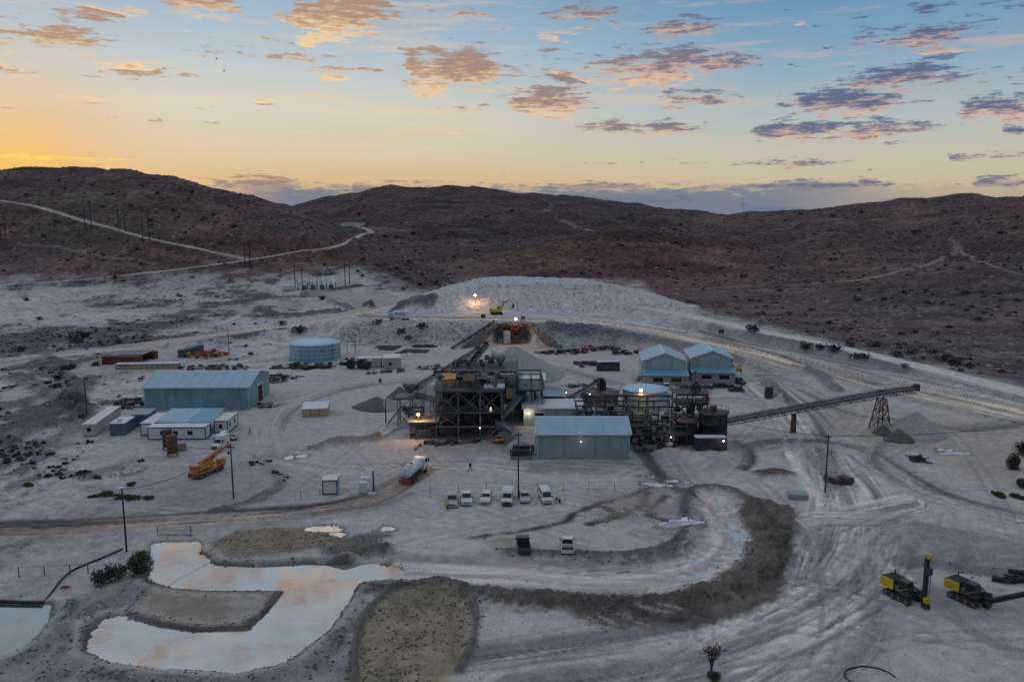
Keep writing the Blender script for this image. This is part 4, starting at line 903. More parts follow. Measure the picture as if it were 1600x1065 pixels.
# ------------------------------------------------------------------ cabins and containers
def cabin(name, label, loc, rz, L, W, H, wall, roof, trim=None, windows=(), doors=(), side_windows=(), group=None, cat='cabin', feet=True):
    t = thing(name, label, cat, loc, rz, group)
    MB().box(0, L, 0, W, 0.15, H).build('wall', wall, t)
    MB().box(-.12, L + .12, -.12, W + .12, H, H + .14).build('roof', roof, t, bevel=.03)
    if trim:
        for (px_, py_) in ((0, 0), (L, 0), (L, W), (0, W)): MB().box(px_ - .09, px_ + .09, py_ - .09, py_ + .09, .05, H + .01).build('corner_post', trim, t)
        MB().box(-.06, L + .06, -.06, W + .06, 0.0, .3).build('base_frame', trim, t)
        MB().box(-.05, L + .05, -.05, W + .05, H - .22, H - .003).build('top_frame', trim, t)
    elif feet: MB().box(.02, L - .02, .02, W - .02, -.3, .16).build('base_frame', MT['dsteel'], t)
    for a, b in windows:
        w = MB().box(a, b, -.05, .02, 1.1, 2.0).build('window', MT['glass'], t); MB().box(a - .08, b + .08, -.09, -.02, 1.02, 1.1).build('sill', MT['trim'], w)
    for a, b in doors:
        d = MB().box(a, b, -.05, .02, .25, 2.15).build('door', MT['trim'], t); MB().box(b - .16, b - .08, -.11, -.04, 1.1, 1.2).build('handle', MT['dsteel'], d)
    for a, b in side_windows: MB().box(L - .02, L + .05, a, b, 1.1, 2.0).build('window', MT['glass'], t)
    return t
def container(name, label, loc, rz, L=6.06, W=2.44, H=2.6, mat=None, group=None, roofmat=None):
    t = thing(name, label, 'container', loc, rz, group); m = mat
    MB().box(.08, L - .08, .05, W - .05, .12, H - .1).build('body', m, t)
    MB().box(.02, L - .02, .02, W - .02, H - .1, H - .02).build('roof', roofmat or m, t)
    for a in (0.06, L - 0.06):
        for b in (0.06, W - 0.06): MB().box(a - .06, a + .06, b - .06, b + .06, -.3, H).build('corner_post', m, t)
    for z in (.08, H - .08):
        for b in (0.05, W - 0.05): MB().box(.12, L - .12, b - .049, b + .049, z - .08, z + .07).build('rail', m, t)
    for s in (0, 1):
        d = MB().box(L - .09, L - .03, .12 + s * (W / 2 - .1), W / 2 - .02 + s * (W / 2 - .1), .16, H - .16).build('door', m, t)
        for q in (.3, .75): MB().tube((L - .01, .12 + s * (W / 2 - .1) + q, .2), (L - .01, .12 + s * (W / 2 - .1) + q, H - .2), .025, n=5).build('lock_rod', MT['steel'], d)
    # corrugation ribs down both long sides
    r = MB(); n = int(L / .45)
    for i in range(n):
        a = .25 + i * (L - .5) / n
        r.box(a, a + .22, .012, .06, .18, H - .18); r.box(a, a + .22, W - .06, W - .012, .18, H - .18)
    r.build('side_ribs', m, t)['kind'] = 'stuff'
    return t
# prefab offices: a front cabin, two side cabins and the carport roof between them
cabin('office_cabin', 'white office cabin with blue frame and windows, beside the stacked brown baskets', (-78.2, 166.6, .05), R(1.5), 12.2, 3.0, 2.75, MT['white'], MT['white'], MT['trim_blue'], windows=((2.6, 3.6), (5.4, 6.4), (8.4, 9.5)), doors=((6.9, 7.8),))
cabin('office_cabin', 'white side cabin left of the blue carport roof', (-81.2, 169.8, .05), R(1.5), 2.9, 9.0, 2.8, MT['white'], MT['white'], MT['trim_blue'])
cabin('office_cabin', 'white side cabin beside the parked white pickups', (-65.9, 172.0, .05), R(1.5), 2.9, 7.2, 2.8, MT['white'], MT['white'], MT['trim_blue'], windows=((1.0, 1.7),), side_windows=((1.2, 2.2), (4.4, 5.4)))
t = thing('carport_roof', 'blue sheet roof spanning the gap between the white office cabins', 'roof', (-78.2, 170.2, .05), R(1.5))
for a, b, m in ((0.1, 6.9, 'roof_blue'), (7.1, 12.2, 'roof_teal')):
    MB().hexa([(a, -.3, 3.0), (b, -.3, 3.0), (b, 9.4, 3.7), (a, 9.4, 3.7), (a, -.3, 3.1), (b, -.3, 3.1), (b, 9.4, 3.8), (a, 9.4, 3.8)]).build('roof_sheet', MT[m], t)
MB().hexa([(6.9, -.35, 3.04), (7.1, -.35, 3.04), (7.1, 9.45, 3.74), (6.9, 9.45, 3.74), (6.9, -.35, 3.2), (7.1, -.35, 3.2), (7.1, 9.45, 3.9), (6.9, 9.45, 3.9)]).build('ridge_cap', MT['trim'], t)
for a in (.2, 4.2, 8.2, 12.1):
    for b, h in ((-.1, 3.0), (9.2, 3.67)): MB().tube((a, b, -.2), (a, b, h), .06, n=6).build('post', MT['trim_blue'], t)
cabin('site_cabin', 'long cream site cabin at the west end of the offices', (-93.6, 169.2, .05), R(8), 2.6, 16.5, 2.7, MT['cream'], MT['white'], windows=((.9, 1.7),))
cabin('site_cabin', 'blue-grey portable cabin with pale roof between the cream cabin and the offices', (-88.0, 169.9, .05), R(4), 3.1, 6.0, 2.7, MT['contblue'], MT['trim'], cat='cabin')
cabin('site_cabin', 'dark blue portable cabin behind the blue-grey cabin', (-86.6, 177.2, .05), R(6), 3.6, 5.6, 2.8, MT['contblue'], MT['wall_grey'], cat='cabin')
MB_ = MB().box(0, .9, 0, .8, 2.84, 3.3).build('rooftop_cooler', MT['trim'], None, bevel=.04, loc=(-87.2, 171.6, .1), rz=R(4)); tag(MB_, 'grey cooler box on the roof of the blue-grey cabin', 'cooler')
container('shipping_container', 'red oxide shipping container, front one of the pair by the road', (-132.4, 254.0, gz(-128, 254)), R(1), 12.1, 2.44, 2.6, MT['red'], roofmat=MT['red'])
container('shipping_container', 'red oxide shipping container, rear one of the pair by the road', (-131.6, 263.5, gz(-128, 263)), R(1), 12.1, 2.44, 2.6, MT['red'])
t = thing('container_canopy', 'grey sheet canopy spanning between the two red containers', 'canopy', (-132.0, 256.3, gz(-126, 258)), R(1))
for i in range(4): MB().box(.6 + i * 2.8, 3.35 + i * 2.8, 0, 7.4, 2.75, 2.84).build('roof_sheet', MT['steel'], t)
container('shipping_container', 'dark green shipping container beside the heap of orange pipes', (-110.8, 266.5, gz(-112, 270)), R(80), 12.1, 2.44, 2.6, MT['green'])
# white wrapped pallets
t = thing('pallet_row', 'long row of cream wrapped crates in front of the red containers', 'crates', (-124, 245.5, gz(-118, 246)), R(4))
for i in range(12): MB().box(i * 1.62, i * 1.62 + 1.5, random.uniform(-.2, .1), 2.4, -.4, 1.5 + random.uniform(-.15, .2)).build('crate', MT['woodpale'], t); 
for i in range(12): MB().box(i * 1.62 - .02, i * 1.62 + 1.52, -.3, 2.5, 1.72, 1.8).build('cover_sheet', MT['white'], t)
t = thing('covered_stack', 'stack of timber boards under white sheets in the middle of the yard', 'stack', (-50.2, 186.2, .05), R(9))
for i in range(3):
    MB().box(i * 2.05, i * 2.05 + 1.95, 0, 6.4, .1, 1.9).build('board_bundle', MT['woodpale'], t)
    MB().hexa([(i * 2.05 - .04, -.12, 1.92), (i * 2.05 + 1.99, -.12, 1.92), (i * 2.05 + 1.99, 6.5, 2.2), (i * 2.05 - .04, 6.5, 2.2), (i * 2.05 - .04, -.12, 2.0), (i * 2.05 + 1.99, -.12, 2.0), (i * 2.05 + 1.99, 6.5, 2.28), (i * 2.05 - .04, 6.5, 2.28)]).build('cover_sheet', MT['white'], t)
t2 = MB().box(0, 2.6, 0, 4.4, 0, .06).build('ground_sheet', MT['wall_grey'], None, loc=(-43.4, 187.6, .12), rz=R(9)); tag(t2, 'pale blue sheet lying beside the covered timber stack', 'sheet')
# guard kiosk, small pump cabinet
cabin('guard_kiosk', 'small blue-framed white kiosk standing by the yard fence', (-32.7, 132.5, .05), R(6), 2.4, 2.8, 2.6, MT['white'], MT['white'], MT['trim_blue'], side_windows=((.8, 1.9),), cat='kiosk')
t = thing('pump_cabinet', 'pale pump cabinet with a raised tray, beside the kiosk', 'cabinet', (-26.6, 133.4, .05), R(0))
MB().box(0, 1.3, 0, 1.1, .1, 1.9).build('housing', MT['trim'], t, bevel=.04); MB().box(-.1, 1.4, 1.5, 2.6, 2.1, 2.25).build('tray', MT['trim'], t); MB().tube((.6, 2.0, 0), (.6, 2.0, 2.1), .08).build('post', MT['steel'], t); MB().box(-.2, 1.5, -.15, 1.25, -.2, .1).build('base', MT['concrete'], t)
container('shipping_container', 'dark rust-streaked container with pale roof at the east end of the plant', (37.7, 158.6, .1), R(1), 6.4, 2.6, 2.7, mk('dark_rusty_paint', (0.028, 0.030, 0.036), 0.6, 0, 0.4, 1.0, 0.05, rust=0.55), roofmat=MT['trim'])
lamp(loc=(43.2, 158.3, 2.2), r=.16, power=25, label='lit lamp on the dark container at the east end of the plant', name='wall_lamp')
cabin('site_cabin', 'small white-roofed cabin in the laydown yard behind the plant', (-40.0, 246.2, .05), R(12), 5.2, 7.0, 3.4, MT['wall_pale'], MT['white'], windows=((1.4, 2.4),))
cabin('site_cabin', 'cream cabin standing beside the black drums in the laydown yard', (-49.0, 248.8, .05), R(3), 7.5, 3.4, 2.9, MT['cream'], MT['white'], doors=((2, 3), (4.6, 5.6)))
for i, (a, b) in enumerate(((-50.5, 246.0), (-47.2, 246.3))):
    q = MB().tube((0, 0, 1.5), (0, 2.6, 1.5), 1.5, n=18).build('black_drum', MT['black'], None, loc=(a, b, .1), rz=R(8)); tag(q, ('black drum, left of the two by the cream cabin', 'black drum, right of the two by the cream cabin')[i], 'drum')
container('shipping_container', 'dark container with an orange end in the scrap yard by the workshops', (26.4, 243.0, .05), R(2), 7.0, 2.5, 2.9, MT['dsteel'], roofmat=MT['trim'])
# far white wall and huts up the valley
hx, hy, hz = at(552, 354)
t = thing('reservoir_wall', 'white walled reservoir at the bend of the hill road', 'reservoir', (hx - 14, hy + 3, hz - 1), R(-4))
for a in range(4): MB().box(a * 7.0, a * 7.0 + 6.9, 0, .3, 0, 5.6 - .4 * a * .3).build('panel', MT['white'], t)
MB().box(0, 28, 8, 8.3, 0, 5.0).build('wall', MT['white'], t); MB().box(0, .3, .3, 8, 0, 5.2).build('wall', MT['white'], t); MB().box(27.6, 27.9, .3, 8, 0, 5.0).build('wall', MT['white'], t)

# ------------------------------------------------------------------ round tanks
def round_tank(name, label, c, r, h, wall, roof=None, n=40, rings=3, dome=0.25, water=None, cat='tank', legs=0):
    t = thing(name, label, cat, c); z0 = -.3
    for i in range(rings):
        a, b = z0 + (h - z0) * i / rings, z0 + (h - z0) * (i + 1) / rings
        MB().lathe([(r, a), (r, b - .04), (r + .05, b - .04), (r + .05, b)], n=n, cap=False).build('panel_ring', wall, t, True)
    if roof: MB().lathe([(r + .12, h - .02), (r + .12, h + .08), (r * .5, h + dome * .8 + .08), (.05, h + dome + .08)], n=n).build('roof', roof, t, True)
    for i in range(10):
        a = i / 10 * 2 * math.pi; MB().tube(((r + .06) * math.cos(a), (r + .06) * math.sin(a), z0), ((r + .06) * math.cos(a), (r + .06) * math.sin(a), h), .06, n=5).build('stiffener', wall, t)
    return t
T1 = round_tank('water_tank', 'big round pale blue water tank with flat roof behind the warehouse', (-66.4, 266.0, .1), 8.4, 5.3, MT['tank'], MT['tankroof'], 48, 4, 0.35)
m = MB(); 
for i in range(13): m.tube((-.3, 0, .3 + i * .42), (.3, 0, .3 + i * .42), .03, n=4)
m.tube((-.3, 0, 0), (-.3, 0, 6), .04, n=5); m.tube((.3, 0, 0), (.3, 0, 6), .04, n=5)
m.build('ladder', MT['dsteel'], T1, loc=(7.0, -5.1, 0), rz=R(-36))
round_tank('process_tank', 'round pale blue tank in the middle of the plant', (33.6, 197.0, .1), 5.6, 4.6, MT['tank'], MT['tankroof'], 36, 3, 0.3)

# ------------------------------------------------------------------ vehicles (x forward, ground at z 0)
def wheels(t, spots, r=.37, w=.26, inner=.2):
    for (x, y) in spots:
        o = MB().tube((x, y - w / 2, r), (x, y + w / 2, r), r, n=16).build('wheel', MT['black'], t)
        s = 1 if y > 0 else -1
        MB().tube((x, y + s * w / 2 - s * .02, r), (x, y + s * (w / 2 + .015), r), r * .58, n=12).build('rim', MT['steel'], o)
def car(name, label, cat, kind, paint, group=None):
    t = thing(name, label, cat, group=group); P = MT[paint]
    if kind == 'pickup': L, W, hb, H, cab, bonnet = 5.3, 1.86, 1.02, 1.80, (-.55, 1.35), 1.0
    elif kind == 'single': L, W, hb, H, cab, bonnet = 5.2, 1.84, 1.05, 1.92, (.2, 1.35), 1.05
    elif kind == 'van': L, W, hb, H, cab, bonnet = 4.7, 1.8, 1.0, 1.98, (-2.2, 1.75), .98
    elif kind == 'suv': L, W, hb, H, cab, bonnet = 4.7, 1.86, 1.05, 1.85, (-2.1, 1.0), 1.02
    else: L, W, hb, H, cab, bonnet = 4.3, 1.72, .88, 1.46, (-1.6, .9), .84
    h2 = L / 2; w2 = W / 2
    nose = [(-h2, .42), (h2 - .1, .36), (h2, .5), (h2 - .04, bonnet - .22), (h2 - .22, bonnet - .06), (cab[1], hb), (cab[0], hb), (-h2 + .04, hb), (-h2, hb - .15)]
    if kind in ('pickup', 'single'): nose = [(cab[0] - .05, .42), (h2 - .1, .36), (h2, .5), (h2 - .04, bonnet - .22), (h2 - .22, bonnet - .06), (cab[1], hb), (cab[0] - .05, hb)]
    MB().prism(nose, -w2, w2).build('body', P, t, bevel=.09)
    rk = .5 if kind not in ('van',) else .75
    c0, c1 = cab; r0, r1 = c0 + (.12 if kind in ('pickup', 'single') else .3 if kind != 'van' else .12), c1 - rk
    wt = w2 - .14
    cb = [(c0, -w2 + .04, hb - .03), (c1, -w2 + .04, hb - .03), (c1, w2 - .04, hb - .03), (c0, w2 - .04, hb - .03), (r0, -wt, H), (r1, -wt, H), (r1, wt, H), (r0, wt, H)]
    MB().hexa(cb).build('cabin', P, t, bevel=.06)
    V = [Vector(p) for p in cb]
    def pane(nm, a, b, c, d, off, lo=.14, hi=.86, s0=.07, s1=.93):
        q = lambda s, h: (a.lerp(b, s)).lerp(d.lerp(c, s), h) + Vector(off)
        p = [q(s0, lo), q(s1, lo), q(s1, hi), q(s0, hi)]; n = Vector(off).normalized() * -.02
        MB().hexa([v + n for v in p] + p).build(nm, MT['glass'], t)
    pane('windscreen', V[1], V[2], V[6], V[5], (.025, 0, .012)); pane('rear_window', V[3], V[0], V[4], V[7], (-.025, 0, .01))
    pane('side_window', V[0], V[1], V[5], V[4], (0, -.02, .003), .2, .85, .06, .9); pane('side_window', V[2], V[3], V[7], V[6], (0, .02, .003), .2, .85, .1, .94)
    if kind in ('pickup', 'single'):
        a, b = -h2, c0 - .08; bed = MB().box(a, b, -w2, -w2 + .07, .5, hb - .02).box(a, b, w2 - .07, w2, .5, hb - .02).box(b - .06, b, -w2 + .07, w2 - .07, .5, hb - .02)
        bed.build('bed_side', P, t); MB().box(a + .06, b - .06, -w2 + .07, w2 - .07, .46, .58).build('bed_floor', MT['dsteel'], t)
        tg = MB().box(a - .03, a + .05, -w2 + .07, w2 - .07, .55, hb - .02).build('tailgate', P, t); MB().box(a - .05, a - .03, -.15, .15, .82, .88).build('handle', MT['dsteel'], tg)
        MB().box(a + .05, b, -.5, .5, .3, .46).build('chassis', MT['dsteel'], t)
    MB().box(h2 - .12, h2 + .06, -w2 + .05, w2 - .05, .34, .56).build('bumper', P if kind != 'single' else MT['dsteel'], t, bevel=.04)
    MB().box(-h2 - .08, -h2 + .04, -w2 + .05, w2 - .05, .36, .54).build('bumper', MT['dsteel'], t, bevel=.03)
    MB().box(h2 - .03, h2 + .02, -w2 + .42, w2 - .42, .6, bonnet - .26).build('grille', MT['dark'], t)
    for s in (-1, 1):
        y = s * (w2 - .24)
        MB().box(h2 - .1, h2 + .012, y - .17, y + .17, bonnet - .38, bonnet - .2).build('headlight', MT['lens'], t)
        MB().box(-h2 - .02, -h2 + .05, s * (w2 - .1) - .08, s * (w2 - .1) + .08, hb - .45, hb - .12).build('tail_light', MT['tail'], t)
        MB().box(c1 - .35, c1 - .2, s * (w2 + .09) - .09, s * (w2 + .09) + .09, hb + .02, hb + .2).build('mirror', MT['dsteel'], t)
    wx = L * .31; wheels(t, [(wx, -w2 + .13), (wx, w2 - .13), (-wx, -w2 + .13), (-wx, w2 - .13)], .39 if kind in ('pickup', 'single', 'suv') else .33)
    MB().box(-h2 + .3, h2 - .3, -w2 + .25, w2 - .25, .25, .45).build('underbody', MT['black'], t)
    return t
FRONT = R(-90); rv = random.Random(2)
for (u, v, kind, paint, label, cat, rz) in (
        (705, 794, 'suv', 'carsilver', 'silver-blue car at the left end of the parked row, person in yellow beside it', 'car', FRONT), (728, 790, 'pickup', 'carwhite', 'white car second from the left in the row along the fence', 'car', FRONT), (759, 789, 'car', 'carwhite', 'white car third from the left in the row along the fence', 'car', FRONT),
        (793, 791, 'single', 'carwhite', 'white pickup with black bull bar in the row, by the tall pole', 'pickup', FRONT), (820, 788, 'car', 'carsilver', 'pale silver car just right of the tall pole in the parked row', 'car', FRONT), (853, 789, 'van', 'carwhite', 'white minivan at the right end of the parked row', 'van', R(-84)),
        (818, 866, 'pickup', 'cardark', 'dark grey pickup parked below the row of cars, seen from behind', 'pickup', R(92)), (888, 864, 'pickup', 'carwhite', 'white pickup with open dark bed parked alone below the row, seen from behind', 'pickup', R(90)),
        (352, 686, 'pickup', 'carwhite', 'white pickup parked sideways behind the white canopy pickup', 'pickup', R(168)), (338, 702, 'single', 'carwhite', 'white pickup with tall white canopy above the orange crane', 'pickup', R(-96)),
        (1040, 608, 'pickup', 'carwhite', 'white double-cab pickup in front of the pink lean-to', 'pickup', R(-6)), (1154, 599, 'suv', 'cardark', 'black car parked at the corner of the right workshop', 'car', R(-60)), (1150, 611, 'car', 'carblue', 'dark blue car at the end of the scrap row', 'car', R(175))):
    c = car({'van': 'parked_van', 'pickup': 'parked_pickup'}.get(cat, 'parked_car'), label, cat, kind, paint, 'cars parked along the yard fence' if 700 < u < 860 and v < 800 else None)
    x, y, z = at(u, v); dy = 2.3 if v > 700 and abs(math.cos(rz)) < .5 else 0
    place(c, x, y + dy, rz + R(rv.uniform(-4, 4)), 0.0)
    if u == 793:
        b = MB().tube((2.75, -.85, .5), (2.75, .85, .5), .05).tube((2.75, -.7, 1.0), (2.75, .7, 1.0), .05)
        for s in (-.7, 0, .7): b.tube((2.75, s, .4), (2.75, s, 1.0), .05)
        b.build('bull_bar', MT['black'], c); MB().box(-2.6, .15, -.9, .9, 1.02, 1.95).build('canopy', MT['white'], c, bevel=.08)
    if u == 338: MB().box(-2.6, .15, -.95, .95, 1.02, 2.35).build('canopy', MT['white'], c, bevel=.08)

# --- water truck
t = thing('water_truck', 'white tanker truck with red rear seen from behind in the yard', 'truck'); x, y, z = at(637, 757); place(t, x + .6, y + 4.2, R(77))
MB().prism([(2.3, .75), (4.6, .7), (4.7, 1.6), (4.3, 2.9), (2.5, 2.95), (2.3, 1.2)], -1.2, 1.2).build('cab', MT['carwhite'], t, bevel=.08)
MB().hexa([(4.73, -1.05, 1.7), (4.73, 1.05, 1.7), (4.42, 1.0, 2.7), (4.42, -1.0, 2.7), (4.76, -1.05, 1.7), (4.76, 1.05, 1.7), (4.45, 1.0, 2.7), (4.45, -1.0, 2.7)]).build('windscreen', MT['glass'], t)
for s in (-1, 1): MB().box(3.0, 4.1, s * 1.2 - .02, s * 1.2 + .02, 1.9, 2.6).build('side_window', MT['glass'], t); MB().box(4.2, 4.4, s * 1.45 - .12, s * 1.45 + .12, 1.9, 2.6).build('mirror', MT['black'], t)
MB().box(2.26, 2.30, -.8, .8, 1.9, 2.6).build('rear_window', MT['glass'], t)
MB().prismx([(1.1 * math.cos(a) * (1 if abs(math.cos(a)) < .9 else 1), 2.15 + .98 * math.sin(a)) for a in [i * 2 * math.pi / 20 for i in range(20)]], -4.4, 2.0).build('tank', MT['white'], t, True)
for a in (-2.9, -1.2, .5): MB().lathe([(.3, 0), (.3, .12), (.05, .15)], (a, 0, 3.1), 12).build('manhole', MT['dsteel' if a == -1.2 else 'white'], t)
MB().box(-4.5, 4.4, -.45, .45, .7, 1.1).build('chassis', MT['dsteel'], t); MB().box(-4.75, -4.45, -1.15, 1.15, .55, 1.15).build('rear_bumper', MT['redbright'], t)
rl = MB()
for a in (-4.3, -3.4, -2.5):
    for s in (-1, 1): rl.tube((a, s * .75, 2.7), (a, s * .75, 3.6), .03, n=5)
for s in (-1, 1): rl.tube((-4.3, s * .75, 3.6), (-2.5, s * .75, 3.6), .03, n=5)
rl.tube((-4.3, -.75, 3.6), (-4.3, .75, 3.6), .03, n=5); rl.build('handrail', MT['dsteel'], t)
lad = MB()
for i in range(6): lad.tube((-4.6, -.25, 1.2 + i * .35), (-4.6, .25, 1.2 + i * .35), .025, n=4)
lad.build('ladder', MT['dsteel'], t)
for s in (-1, 1): MB().box(-3.9, 1.6, s * 1.12 - .06, s * 1.12 + .06, 1.05, 1.25).build('mudguard', MT['black'], t); MB().box(-4.78, -4.74, s * .95 - .13, s * .95 + .13, .75, 1.0).build('tail_light', MT['tail'], t)
wheels(t, [(3.5, -1.0), (3.5, 1.0), (-1.6, -1.0), (-1.6, 1.0), (-3.0, -1.0), (-3.0, 1.0)], .52, .42)

# --- mobile crane
t = thing('mobile_crane', 'orange mobile crane with raised boom on the west side of the yard', 'crane'); x, y, z = at(310, 748); place(t, x + .6, y + 3.0, R(69)); t.scale = (.86, .86, .86)
MB().box(-4.2, 4.2, -1.25, 1.25, .8, 1.45).build('carrier', MT['orange'], t, bevel=.06)
MB().prism([(2.7, 1.4), (4.5, 1.2), (4.6, 1.8), (4.3, 2.5), (2.8, 2.55)], -1.2, .1).build('driver_cab', MT['amber'], t, bevel=.06)
MB().box(4.35, 4.5, -1.0, -.1, 1.75, 2.35).build('windscreen', MT['glass'], t)
MB().lathe([(1.1, 0), (1.1, .25)], (-.8, 0, 1.45), 20).build('slew_ring', MT['dsteel'], t)
MB().prism([(-3.6, 1.7), (1.0, 1.7), (1.2, 2.2), (.6, 3.1), (-2.0, 3.1), (-3.6, 2.8)], -1.15, .35).build('turret', MT['amber'], t, bevel=.1)
MB().prism([(-.6, 1.8), (1.5, 1.8), (1.5, 2.6), (1.0, 3.3), (-.6, 3.3)], .45, 1.25).build('operator_cab', MT['yellow'], t, bevel=.06)
MB().box(-.4, 1.1, 1.24, 1.28, 2.3, 3.1).build('side_window', MT['glass'], t); MB().box(-4.1, -3.3, -1.2, 1.2, 1.7, 2.9).build('counterweight', MT['orange'], t, bevel=.1)
MB().beam((-2.4, -.1, 2.9), (4.6, -.1, 4.4), .8, .85).build('boom', MT['orange'], t, bevel=.04); MB().beam((4.2, -.1, 4.32), (6.4, -.1, 4.8), .62, .66).build('boom_extension', MT['amber'], t)
MB().box(6.2, 6.9, -.4, .2, 4.3, 5.0).build('boom_head', MT['orange'], t, bevel=.05); MB().tube((.4, -.1, 2.2), (3.4, -.1, 3.9), .16, n=10).build('luffing_cylinder', MT['steel'], t)
hk = MB().box(6.5, 6.9, -.3, .1, 2.6, 3.2).build('hook_block', MT['dsteel'], t); MB().tube((6.65, -.2, 3.2), (6.65, -.2, 4.4), .025, n=4).tube((6.75, 0, 3.2), (6.75, 0, 4.4), .025, n=4).build('cable', MT['wire'], hk); MB().tube((6.7, -.1, 2.2), (6.7, -.1, 2.6), .06).build('hook', MT['dsteel'], hk)
MB().tube((-1.9, -.4, 2.6), (-1.9, .25, 2.6), .35, n=12).build('winch', MT['dsteel'], t)
for s in (-1, 1):
    for a in (-3.9, 3.0): MB().box(a - .25, a + .25, s * 1.35 - .2, s * 1.35 + .2, .25, 1.2).build('outrigger', MT['rusty'], t)
MB().box(-4.35, -4.2, -1.2, 1.2, .55, 1.1).build('rear_bumper', MT['rusty'], t)
wheels(t, [(a, s * 1.05) for a in (-2.9, -1.6, 1.6, 2.7) for s in (-1, 1)], .55, .45)

# --- excavator on the rock pad
def tracks(t, L, W, h, w=.6):
    for s in (-1, 1):
        y = s * (W / 2 - w / 2); pr = [(-L / 2, h / 2)] + [(-L / 2 + h / 2 - math.cos(a) * h / 2, h / 2 + math.sin(a) * h / 2) for a in (R(30), R(60), R(90))] + [(L / 2 - h / 2 + math.sin(a) * h / 2, h / 2 + math.cos(a) * h / 2) for a in (0, R(30), R(60), R(90), R(120), R(150), R(180))] + [(-L / 2 + h / 2 - math.sin(a) * h / 2, h / 2 - math.cos(a) * h / 2) for a in (0, R(30), R(60))]
        o = MB().prism(pr, y - w / 2, y + w / 2).build('track', MT['black'], t)
        n = int(L / .35); m = MB()
        for i in range(n): m.box(-L / 2 + h / 2 + i * (L - h) / n, -L / 2 + h / 2 + i * (L - h) / n + .12, y - w / 2 - .02, y + w / 2 + .02, h - .02, h + .05)
        m.build('track_shoes', MT['dsteel'], o)
        for i in range(4): MB().tube((-L / 2 + h / 2 + i * (L - h) / 3, y + s * (w / 2), h / 2), (-L / 2 + h / 2 + i * (L - h) / 3, y + s * (w / 2 + .06), h / 2), h * .3, n=10).build('roller', MT['steel'], o)
t = thing('excavator', 'yellow tracked excavator in front of the ore stockpile', 'excavator'); x, y, z = at(776, 492); place(t, x, y + 1.5, R(8))
tracks(t, 5.0, 3.2, 1.0); MB().lathe([(.9, 0), (.9, .3)], (0, 0, .9), 16).build('slew_ring', MT['dsteel'], t)
MB().prism([(-2.9, 1.2), (1.6, 1.2), (1.6, 1.9), (.6, 2.1), (-2.6, 2.6), (-2.9, 2.2)], -1.4, 1.4).build('house', MT['yellow'], t, bevel=.1)
MB().prism([(.2, 1.6), (1.9, 1.6), (1.9, 2.4), (1.5, 3.4), (.2, 3.4)], .35, 1.4).build('cab', MT['amber'], t, bevel=.06); MB().box(1.2, 1.93, .45, 1.3, 2.1, 3.1).build('windscreen', MT['glass'], t)
MB().box(-2.9, -2.3, -1.4, 1.4, 1.3, 2.7).build('counterweight', MT['yellow'], t, bevel=.1); MB().tube((-1.6, -.8, 2.4), (-1.6, -.8, 3.2), .1).build('exhaust', MT['dsteel'], t)
MB().beam((1.2, 0, 1.9), (2.7, 0, 5.0), .5, .7).build('boom', MT['yellow'], t, bevel=.05); MB().beam((2.6, 0, 4.9), (5.6, 0, 6.0), .45, .55).build('boom', MT['amber'], t, bevel=.05)
MB().beam((5.0, 0, 6.3), (6.9, 0, 4.0), .38, .5).build('stick', MT['yellow'], t, bevel=.04); MB().tube((1.6, 0, 1.6), (3.2, 0, 4.4), .12).build('boom_cylinder', MT['steel'], t)
MB().prism([(6.3, 4.1), (7.2, 4.1), (7.3, 3.2), (6.8, 2.5), (6.2, 2.6), (6.5, 3.3)], -.55, .55).build('bucket', MT['dsteel'], t)
for i in range(4): MB().box(6.15, 6.3, -.5 + i * .3, -.4 + i * .3, 2.4, 2.65).build('tooth', MT['dsteel'], t)

